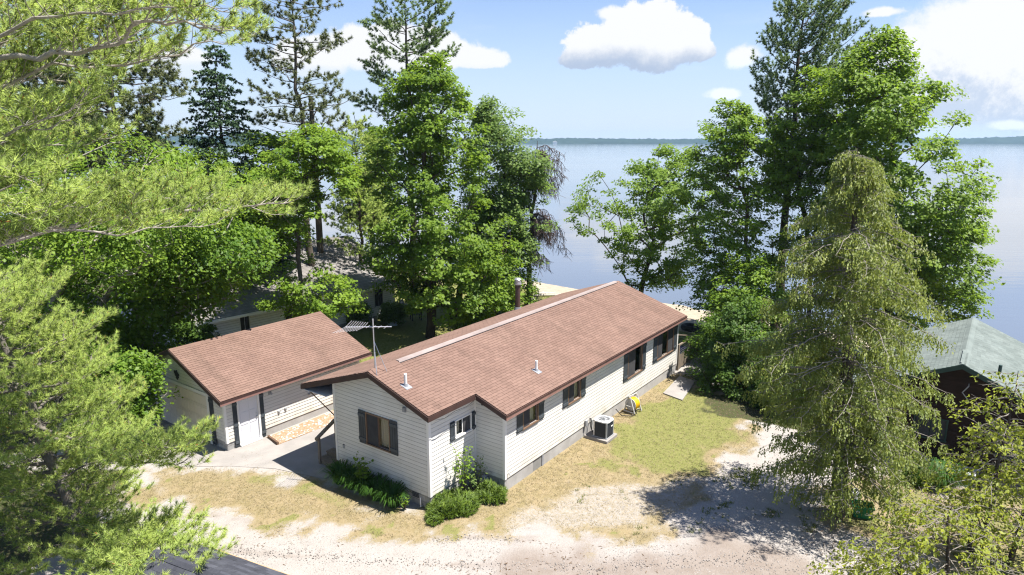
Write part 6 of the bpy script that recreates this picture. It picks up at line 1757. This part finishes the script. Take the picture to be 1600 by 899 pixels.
f = np.tile(np.linspace(0.02, 1, k), len(S0)); Pn = np.repeat(S0, k, 0); Ln = np.repeat(SL, k)
side = np.repeat(unit(rng.normal(0, 1, (len(S0), 3)) * [1, 1, .15]), k, 0)
alt = np.tile(np.where(np.arange(k) % 2, 1.0, -1.0), len(S0))
Pn = Pn + side * (alt * rng.uniform(.01, .10, len(f)))[:, None] + np.repeat(SDv, k, 0) * (Ln * f * .25)[:, None]
Pn[:, 2] -= Ln * f
dirv_ = unit(side * (alt * .6)[:, None] + np.array([0, 0, -1.0]) + rng.normal(0, .25, Pn.shape))
nrm = unit(np.cross(dirv_, unit(side + rng.normal(0, .4, side.shape)))); s2 = np.cross(nrm, dirv_)
ls = rng.uniform(.05, .095, len(Pn))[:, None]; ws = ls * .30
V = np.stack([Pn, Pn + dirv_ * ls * .5 + s2 * ws, Pn + dirv_ * ls, Pn + dirv_ * ls * .5 - s2 * ws], 1).reshape(-1, 3)
bb = (np.arange(len(Pn)) * 4)[:, None]; F = np.concatenate([bb + [[0, 1, 2]], bb + [[0, 2, 3]]], 1).reshape(-1, 3)
tint = np.clip(np.repeat(rng.normal(.5, .22, len(S0)), k) + rng.normal(0, .15, len(Pn)), 0, 1)
fast('crown', V - np.array(b), F, L_CEDAR, root, tint=np.repeat(tint, 2))

# near white pine, lower left ---------------------------------------------------
def near_pine(name, label, base, H_, rb, boughs, seed, bark, lean=(0, 0), **kw):
    """boughs: (height on the trunk, list of points) with side boughs, twigs and needle tufts"""
    rng = np.random.default_rng(seed); segs, tips = [], []
    tp = trunk_path(base, H_, rng, lean, 14, .04)
    for i in range(14): segs.append((tp[i], tp[i + 1], rb * (1 - i / 14) ** .8 + .02, rb * (1 - (i + 1) / 14) ** .8 + .02))
    a = dict(sec=1.05, sec_gap=.15, ter=.25, ter_gap=.11, start=.18, updir=.42, planar=.20); a.update(kw)
    for zz, pts, r0, *st in boughs:
        p = tp_at(tp, base[2] + zz); path = [p]
        for q in pts: path.append(Vector(q))
        # refine with slight wobble
        fine = []
        for i in range(len(path) - 1):
            for s in range(3): fine.append(path[i].lerp(path[i + 1], s / 3) + Vector(rng.normal(0, .03, 3)) * (i + s > 0))
        fine.append(path[-1])
        grow_bough(fine, r0, rng, segs, tips, **(dict(a, start=st[0]) if st else a))
    root = tree_obj(name, label, base)
    n = needles_obj(root, np.array(base), segs, tips, rng, L_WPINE, bark, .145, .0125, 33, .15, 1.3, back=.10, rmin=0.0)
    # brown bud candles at some tips
    P0 = np.array([tuple(t[0]) for t in tips]); D = unit(np.array([tuple(t[1]) for t in tips])); pick = rng.random(len(P0)) < .10
    V, F = tubes(P0[pick], P0[pick] + D[pick] * .05, np.full(pick.sum(), .010), np.full(pick.sum(), .006), 4)
    tag(fast('buds', V - np.array(base), F, bpy.data.materials.get('bud_brown') or mat('bud_brown', (0.34, 0.14, 0.04), (0.28, 0.11, 0.03)), root), kind='stuff')
    print('TIPS', name, len(tips), n)
    return root
rng = np.random.default_rng(91)
b = (-11.6, 16.6, -0.05); bl = []
for i in range(62):
    zz = 0.7 + 7.2 * (i / 62) ** 0.95; a = i * 2.39996 + rng.normal(0, .2)
    L_ = np.interp(zz, [0.7, 2.0, 4.5, 6.0, 7.4, 8.2], [2.9, 3.2, 3.3, 2.9, 2.1, 1.0]) * rng.uniform(.75, 1.12)
    L_ *= 1 - .55 * max(0, math.cos(a))
    xo, yo = -1.7 * zz / 8.4, -.4 * zz / 8.4
    d = Vector((math.cos(a), math.sin(a), 0)); p = Vector((b[0] + xo, b[1] + yo, zz)); e = rng.uniform(.02, .22)
    bl.append((zz, [tuple(p + d * L_ * f + Vector((0, 0, L_ * (e * f + .10 * f * f)))) for f in (.25, .5, .75, 1.0)], .016 + .012 * L_))
bl.append((1.5, [at(215, 850, 14.6), at(262, 838, 14.2), at(318, 858, 13.8)], .05)); bl.append((1.2, [at(200, 880, 14.2), at(250, 872, 13.4), at(310, 895, 12.8)], .05)); bl.append((4.2, [at(225, 725, 15.6), at(272, 705, 15.4), at(318, 682, 15.2)], .05))
for pts in ([(190, 862, 14.8), (235, 842, 14.0), (285, 846, 13.6), (322, 872, 13.2)], [(180, 885, 14.0), (230, 862, 13.2), (290, 876, 12.6)], [(170, 905, 13.6), (240, 890, 12.4), (300, 905, 11.8)], [(205, 725, 15.4), (265, 722, 15.0), (300, 730, 14.6)], [(200, 720, 15.0), (255, 700, 14.6), (305, 700, 14.4)]):
    bl.append((1.6 if pts[0][1] > 800 else 4.0, [at(*q) for q in pts], .05))
near_pine('white_pine', 'bushy young white pine with long light green needles at the lower left', b, 8.4, .17, bl, 301, M_BARKP, lean=(-1.7, -.4))
# tall white pine out of frame at left, its boughs reach into the picture
b = (-12.2, 12.2, -0.05); bl = []
def pb(z0, pts, r, st=.32): bl.append((z0, [at(x, y, Y) for x, y, Y in pts], r, st))
pb(10.9, [(0, 90, 11.6), (90, 84, 11.4), (185, 72, 11.2), (215, 36, 11.0), (290, 36, 10.8), (350, 52, 10.6)], .085, .60)
pb(11.3, [(60, 30, 12.0), (150, 10, 12.4), (240, -20, 12.6)], .05)
pb(11.6, [(20, 40, 11.0), (120, 25, 10.6), (210, 15, 10.4), (300, 5, 10.2), (370, 20, 10.2)], .05)
pb(11.0, [(80, 100, 12.6), (170, 105, 13.0), (250, 90, 13.2), (330, 70, 13.2), (385, 60, 13.2)], .05)
pb(10.2, [(20, 215, 11.5), (70, 200, 11.6), (105, 186, 11.8), (150, 172, 12.0)], .045, .55)
pb(9.9, [(30, 200, 10.4), (90, 180, 10.2), (140, 160, 10.2)], .04)
pb(9.6, [(20, 260, 10.0), (60, 290, 9.6), (90, 320, 9.4)], .045)
pb(9.4, [(-20, 300, 9.6), (20, 330, 9.2), (60, 345, 9.0)], .045)
pb(9.0, [(40, 365, 12.6), (110, 352, 12.8), (150, 345, 13.0), (240, 335, 13.4), (330, 330, 13.8), (400, 318, 14.2), (455, 316, 14.6)], .075, .45)
pb(9.0, [(60, 345, 13.4), (150, 330, 14.0), (250, 312, 14.6), (350, 310, 15.0), (420, 335, 15.2)], .06)
pb(8.9, [(80, 360, 12.0), (180, 365, 12.2), (260, 355, 12.6), (340, 350, 13.0)], .05)
pb(10.4, [(-20, 150, 12.5), (60, 120, 13.0), (130, 130, 13.4), (190, 120, 13.6)], .05)
pb(9.7, [(-10, 250, 13.2), (70, 230, 13.6), (140, 225, 14.0), (185, 215, 14.2)], .045)
for i in range(14):
    a = i * 2.4 + .6; zz = 7.0 + i * .6; L_ = 3.2; d = Vector((-abs(math.cos(a)), math.sin(a), 0)); p = Vector((b[0], b[1], zz))
    bl.append((zz, [tuple(p + d * L_ * f + Vector((0, 0, L_ * .15 * f))) for f in (.3, .6, 1.0)], .05))
near_pine('white_pine', 'old white pine reaching long boughs across the upper left corner', b, 17.0, .30, bl, 302, M_BARKL, sec=1.15, sec_gap=.13, ter_gap=.11)

# saplings lower right ---------------------------------------------------------------
def sapling(label, base, H_, lean, seed, nb, Lmax, leafn=10, low=.12, aim=None):
    rng = np.random.default_rng(seed); tp = trunk_path(base, H_, rng, lean, 12, .03); segs, C, O = [], [], []
    for i in range(12): segs.append((tp[i], tp[i + 1], .075 * (1 - i / 12) ** .9 + .008, .075 * (1 - (i + 1) / 12) ** .9 + .008))
    for i in range(nb):
        zz = H_ * (low + (1 - low) * (i / nb)); p = tp_at(tp, base[2] + zz); a = i * 2.4 + rng.normal(0, .4)
        if aim is not None and rng.random() < aim[1]: a = aim[0] + rng.normal(0, .6)
        L_ = Lmax * (1.08 - .8 * zz / H_) * rng.uniform(.5, 1.1); d = Vector((math.cos(a), math.sin(a), 0)); q = p; n = max(4, int(L_ / .16)); w1 = rng.normal(0, .2); s_ = Vector((-d.y, d.x, 0)); e = rng.uniform(-.05, .5)
        for k in range(1, n + 1):
            f = k / n; q2 = p + d * L_ * f + s_ * L_ * w1 * f * f + Vector((0, 0, L_ * (e * f - .25 * f * f))) + Vector(rng.normal(0, .02, 3))
            segs.append((q, q2, .016 * (1 - f * .7), .016 * (1 - f * .7) * .9))
            if f > .2:
                for sd in (-1, 1):
                    if rng.random() < .35: continue
                    m1 = q2 + s_ * sd * rng.uniform(.08, .4) + d * rng.uniform(0, .2) + Vector((0, 0, rng.normal(-.02, .1)))
                    segs.append((q2, m1, .005, .003))
                    if rng.random() < .62:
                        for h_ in range(leafn): 
                            c_ = q2.lerp(m1, rng.uniform(.2, 1.15)) + Vector(rng.normal(0, .055, 3)) - Vector((0, 0, abs(rng.normal(0, .07))))
                            C.append(tuple(c_)); O.append(tuple(d))
            q = q2
    root = tree_obj('cedar_sapling', label, base)
    V, F = tubes([tuple(s[0]) for s in segs], [tuple(s[1]) for s in segs], [s[2] for s in segs], [s[3] for s in segs], 5)
    fast('trunk', V[:120] - np.array(base), F[:60], M_BARKD, root, smooth=True)
    fast('branches', V[120:] - np.array(base), F[60:] - 120, M_BARKC, root)
    C = np.array(C); O = np.array(O)
    V, F, t = leaves(C, O, rng, .115, rng.normal(.5, .28, len(C)), droop=.6, upb=.5, aspect=.55)
    fast('crown', V - np.array(base), F, L_SAPL, root, tint=t)
def bpt(px, py, z=0): x, y = gp(px, py, z); return (x, y, -.05)
sapling('middle yellow green sapling with a leaning grey stem in front of the cabin', bpt(1528, 880), 5.6, (.35, .2), 401, 60, 2.3)
sapling('thin yellow green sapling left of the leaning one', bpt(1518, 862), 3.9, (-.1, .1), 402, 40, 1.7)
sapling('yellow green sapling at the right edge of the picture', bpt(1578, 880), 4.8, (.4, 0), 403, 50, 2.0)
sapling('low spreading sapling in the bottom right corner reaching toward the gravel', bpt(1480, 960), 3.0, (-.3, .1), 404, 46, 3.1, low=.2, aim=(math.pi * .92, .55))
sapling('short sapling at the bottom edge right of the gravel', bpt(1400, 980), 2.2, (-.1, .1), 405, 34, 2.4, low=.2, aim=(math.pi * .8, .4))

# plants by the house --------------------------------------------------------------
def blades(name, label, c, n, hgt, spread, seed, m_=None, group=None, w=.03):
    rng = np.random.default_rng(seed); a = rng.uniform(0, 6.283, n); r = spread * .35 * np.sqrt(rng.random(n))
    root_ = np.stack([r * np.cos(a), r * np.sin(a), np.zeros(n)], -1)
    out_ = np.stack([np.cos(a), np.sin(a), np.zeros(n)], -1); sd = np.stack([-np.sin(a), np.cos(a), np.zeros(n)], -1)
    L_ = hgt * rng.uniform(.7, 1.15, n)[:, None]; sp_ = spread * rng.uniform(.3, 1.0, n)[:, None]
    p1 = root_ + out_ * sp_ * .3 + np.array([0, 0, 1]) * L_ * .75; p2 = root_ + out_ * sp_ * .75 + np.array([0, 0, 1]) * L_ * .95; p3 = root_ + out_ * sp_ * 1.15 + np.array([0, 0, 1]) * L_ * .7
    V = np.stack([root_ - sd * w * .5, root_ + sd * w * .5, p1 - sd * w * .5, p1 + sd * w * .5, p2 - sd * w * .35, p2 + sd * w * .35, p3], 1).reshape(-1, 3)
    bb = (np.arange(n) * 7)[:, None]; F = np.concatenate([bb + [[0, 1, 3]], bb + [[0, 3, 2]], bb + [[2, 3, 5]], bb + [[2, 5, 4]], bb + [[4, 5, 6]]], 1).reshape(-1, 3)
    o = fast(name, V, F, m_ or L_BLADE, None, tint=np.repeat(np.clip(rng.normal(.5, .25, n), 0, 1), 5), loc=c)
    return tag(o, label, 'plant', group)
for i, (b_, lab) in enumerate(((-3.75, 'daylily clump nearest the porch steps along the shaded front wall'), (-3.15, 'daylily clump under the left shutter of the front window'), (-2.55, 'daylily clump under the middle of the front window'), (-1.9, 'daylily clump under the right shutter of the front window'), (-1.2, 'daylily clump at the right end of the row by the front wall'))):
    x, y = H(b_, -.48); blades('daylily', lab, (x, y, -.03), 210, .62, .55, 500 + i, group='daylilies along the front wall')
x, y = H(-2.35, -.42); 
def small_plant(name, label, c, hgt, r, n, seed, m_, leaf=.10, cat='shrub'):
    rng = np.random.default_rng(seed); segs, C = [], []
    for i in range(9):
        a = rng.uniform(0, 6.28); t = Vector((c[0] + r * math.cos(a) * rng.uniform(.2, 1), c[1] + r * math.sin(a) * rng.uniform(.2, 1), c[2] + hgt * rng.uniform(.6, 1))); b0 = Vector(c); m1 = b0.lerp(t, .5) + Vector((0, 0, hgt * .08))
        segs += [(b0, m1, .012, .009), (m1, t, .009, .004)]
        for j in range(n // 9): 
            f = rng.uniform(.35, 1.05); p = (b0.lerp(m1, f * 2) if f < .5 else m1.lerp(t, f * 2 - 1)) + Vector(rng.normal(0, r * .18, 3)); C.append(tuple(p))
    o = tree_obj(name, label, c, cat=cat); V, F = tubes([tuple(s[0]) for s in segs], [tuple(s[1]) for s in segs], [s[2] for s in segs], [s[3] for s in segs], 5)
    fast('stems', V - np.array(c), F, M_BARK, o); C = np.array(C); V, F, t = leaves(C, unit(C - np.array(c)), rng, leaf, rng.normal(.5, .3, len(C)))
    fast('leaves', V - np.array(c), F, m_, o, tint=t)
small_plant('young_shrub', 'small leafy shrub rising among the daylilies at the front wall', (x - .25, y + .1, -.03), 1.35, .42, 180, 520, L_LIND, .12)
x, y = H(-.72, -.42); small_plant('flowering_plant', 'small pale flowering plant at the corner end of the daylily row', (x, y, -.03), .55, .25, 90, 521, L_BRIGHT, .07, 'plant')
x, y = H(.42, 1.15); small_plant('young_shrub', 'upright yellow green shrub rising from the juniper against the white corner', (x, y, -.03), 1.85, .38, 300, 522, L_BRIGHT, .09)
x, y = H(.50, 1.6); small_plant('young_shrub', 'shorter pale shrub in the inner corner behind the juniper', (x, y, -.03), 1.2, .4, 180, 523, L_OAK, .08)
def juniper(label, c, rx, ry, hgt, rz, n, seed, m_=None):
    rng = np.random.default_rng(seed); a = rng.uniform(0, 6.283, n); rr = np.sqrt(rng.random(n)); lump = .55 + .75 * vnoise(a * 2.2 + 3, rr * 2, seed)
    lx = rx * rr * np.cos(a) * lump; ly = ry * rr * np.sin(a) * lump; h_ = hgt * np.sqrt(np.maximum(0, 1 - rr ** 2)) * (.30 + 1.0 * vnoise(lx * 4.5 + 9, ly * 4.5, seed + 1)) + .04
    x = lx * math.cos(rz) - ly * math.sin(rz); y = lx * math.sin(rz) + ly * math.cos(rz)
    Pj = np.stack([x, y, h_ * rng.uniform(.55, 1, n)], -1); D = unit(np.stack([x, y, np.zeros(n)], -1) * .9 + np.array([0, 0, .45]) + rng.normal(0, .35, (n, 3)))
    V, F, t = tufts(Pj, D, rng, .17, .022, 12, .12, .6, .16, rng.normal(.5, .28, n))
    root = tree_obj('juniper_shrub', label, c, cat='shrub'); fast('crown', V, F, m_ or L_JUNI, root, tint=t)
    segs = [((0, 0, 0), (x[i], y[i], h_[i] * .6)) for i in range(0, n, 40)]
    V, F = tubes([s[0] for s in segs], [s[1] for s in segs], np.full(len(segs), .015), np.full(len(segs), .006), 4); fast('stems', V, F, M_BARK, root)
x, y = H(.42, .35); juniper('low bright green juniper spreading round the front right corner of the house', (x, y, -.03), .75, .95, .48, -TH, 1500, 530)
x, y = H(1.0, 1.75); juniper('darker juniper in the recess beside the grey gas meter', (x, y, -.03), .62, .5, .5, -TH, 800, 531)
c_ = gp(1470, 760); blades('tall_grass', 'bright green tall grass clump in front of the low grey table', (c_[0], c_[1], -.03), 420, .75, .8, 540, L_BLADE, w=.025)
c_ = gp(1445, 752); juniper('green ground shrub between the cedar and the low grey table', (c_[0], c_[1], -.03), .9, .7, .6, 0.3, 700, 541, L_SHRUB)
c_ = gp(1120, 500, -.2); small_plant('beach_shrub', 'sparse reddish twiggy shrub on the beach beyond the tyres', (c_[0], c_[1], gz(*c_) - .03), 1.7, .6, 90, 542, L_OAK, .08)
c_ = gp(1108, 527); juniper('low dark shrub touching the right tyre by the fence', (c_[0], c_[1], -.03), .9, .7, .7, .2, 400, 543, L_SHRUB)

# grass --------------------------------------------------------------
def grass_patch(name, label, wfield, n, hgt, w, m_, seed, bl_=5, area=None):
    rng = np.random.default_rng(seed); xs_, ys_ = [], []
    need = n
    x0, x1, y0, y1 = area
    ix = lambda x: np.clip(np.searchsorted(gx, x) - 1, 0, len(gx) - 1)
    iy = lambda y: np.clip(np.searchsorted(gy, y) - 1, 0, len(gy) - 1)
    while need > 0:
        x = rng.uniform(x0, x1, 40000); y = rng.uniform(y0, y1, 40000)
        wv = wfield[iy(y), ix(x)] ** 1.5
        k = rng.random(40000) < wv * np.clip(1.4 - (y - 16) / 40, .25, 1)
        xs_.append(x[k][:need]); ys_.append(y[k][:need]); need -= min(need, k.sum())
    x = np.concatenate(xs_); y = np.concatenate(ys_); z = GZ[iy(y), ix(x)]
    x = np.repeat(x, bl_) + rng.normal(0, .03, n * bl_); y = np.repeat(y, bl_) + rng.normal(0, .03, n * bl_); z = np.repeat(z, bl_)
    N = len(x); a = rng.uniform(0, 6.283, N); ln = hgt * rng.uniform(.5, 1.3, N)
    p = np.stack([x, y, z - .01], -1); s = np.stack([np.cos(a), np.sin(a), np.zeros(N)], -1) * w * .5
    tip = p + np.stack([rng.normal(0, .6, N) * ln, rng.normal(0, .6, N) * ln, ln], -1)
    V = np.stack([p - s, p + s, tip], 1).reshape(-1, 3); F = np.arange(N * 3).reshape(-1, 3)
    t = np.clip(np.repeat(rng.normal(.5, .2, n), bl_) + rng.normal(0, .2, N), 0, 1)
    return tag(fast(name, V, F, m_, None, tint=t), label, None, None, 'stuff')
gmask = ((toH(GX, GY)[1] > -.1) & (toH(GX, GY)[1] < 17) & (toH(GX, GY)[0] > -11) & (toH(GX, GY)[0] < 1.3))
yard_m = np.where(gmask & (hb < 1.28) & (ha > 0), 0, 1.0)
dryw = dry * (1 - green * .7) * (1 - dirt) * yard_m
grass_patch('dry_grass', 'short dry straw coloured grass round the house', dryw, 15000, .05, .014, L_GRASS, 601, 5, (-13, 17, 15, 36))
grw = green * (1 - wood) * (1 - sand) * np.where((hb > -5.7) & (hb < 1.28) & (ha > -.1) & (ha < 17.2), 0, 1.0) * np.where((hb < -5.7) & (hb > -15) & (ha < 7), 0, 1)
grass_patch('lawn_grass', 'patchy green lawn grass beside and behind the house', grw, 18000, .055, .016, L_GRASSG, 602, 5, (-14, 17, 16, 54))

weedw = (1 - np.clip(dry + green, 0, 1)) * (1 - sand) * (1 - wood) * sstep(fbm(GX * 1.1 + 40, GY * 1.1, 77, 4), 0.60, 0.72) * np.where((GY > 17.6) & (GY < 24) & (GX > 2), 1, 0.0) * np.where((hb > -12) & (hb < 1.3) & (ha > -.1) & (ha < 18), 0, 1.0)
grass_patch('weeds', 'green weeds coming up through the gravel', weedw, 420, .08, .028, L_GRASSG, 603, 7, (-4, 15, 14.5, 25))
def litter(name, label, pts, n, z, seed, size):
    rng = np.random.default_rng(seed); xs_ = [p[0] for p in pts]; ys_ = [p[1] for p in pts]; out_ = []
    while len(out_) < n:
        x, y = rng.uniform(min(xs_), max(xs_), 4000), rng.uniform(min(ys_), max(ys_), 4000)
        ok = (poly_sd(x, y, pts) > .05) & (rng.random(4000) < sstep(fbm(x * .8, y * .8, seed, 3), .45, .7))
        out_ += list(zip(x[ok], y[ok]))
    c = np.array(out_[:n]); a = rng.uniform(0, 6.283, n); l_ = size * rng.uniform(.4, 1.6, n)[:, None]
    d = np.stack([np.cos(a), np.sin(a), rng.normal(0, .08, n)], -1); s_ = np.stack([-np.sin(a), np.cos(a), np.zeros(n)], -1) * .18
    p = np.concatenate([c, np.full((n, 1), z)], 1)
    V = np.stack([p - d * l_, p - s_ * l_ + [0, 0, .006], p + d * l_, p + s_ * l_ + [0, 0, .006]], 1).reshape(-1, 3)
    F = np.arange(n * 4).reshape(-1, 4)
    return tag(fast(name, V, F, mat('litter_brown', (0.16, 0.105, 0.06), (0.10, 0.065, 0.04), 9.0), None), label, None, None, 'stuff')
litter('leaf_litter', 'brown needles and twigs lying on the gravel drive', drive, 420, -0.012, 71, .05)

# ------------------------------------------------------------------ summer haze over the lake
hb_ = MB().box(-4600, 4600, -1000, 3600, -5.2, 49.0)
m, nt, out = new_mat('haze')
v = nt.node('ShaderNodeVolumePrincipled')
v.inputs['Color'].default_value = (0.52, 0.76, 1.0, 1.0)
v.inputs['Density'].default_value = 0.00014
v.inputs['Anisotropy'].default_value = 0.2
nt.t.links.new(v.outputs[0], out.inputs['Volume'])
tag(hb_.build('haze', m), 'thin blue summer haze over the lake', kind='stuff')
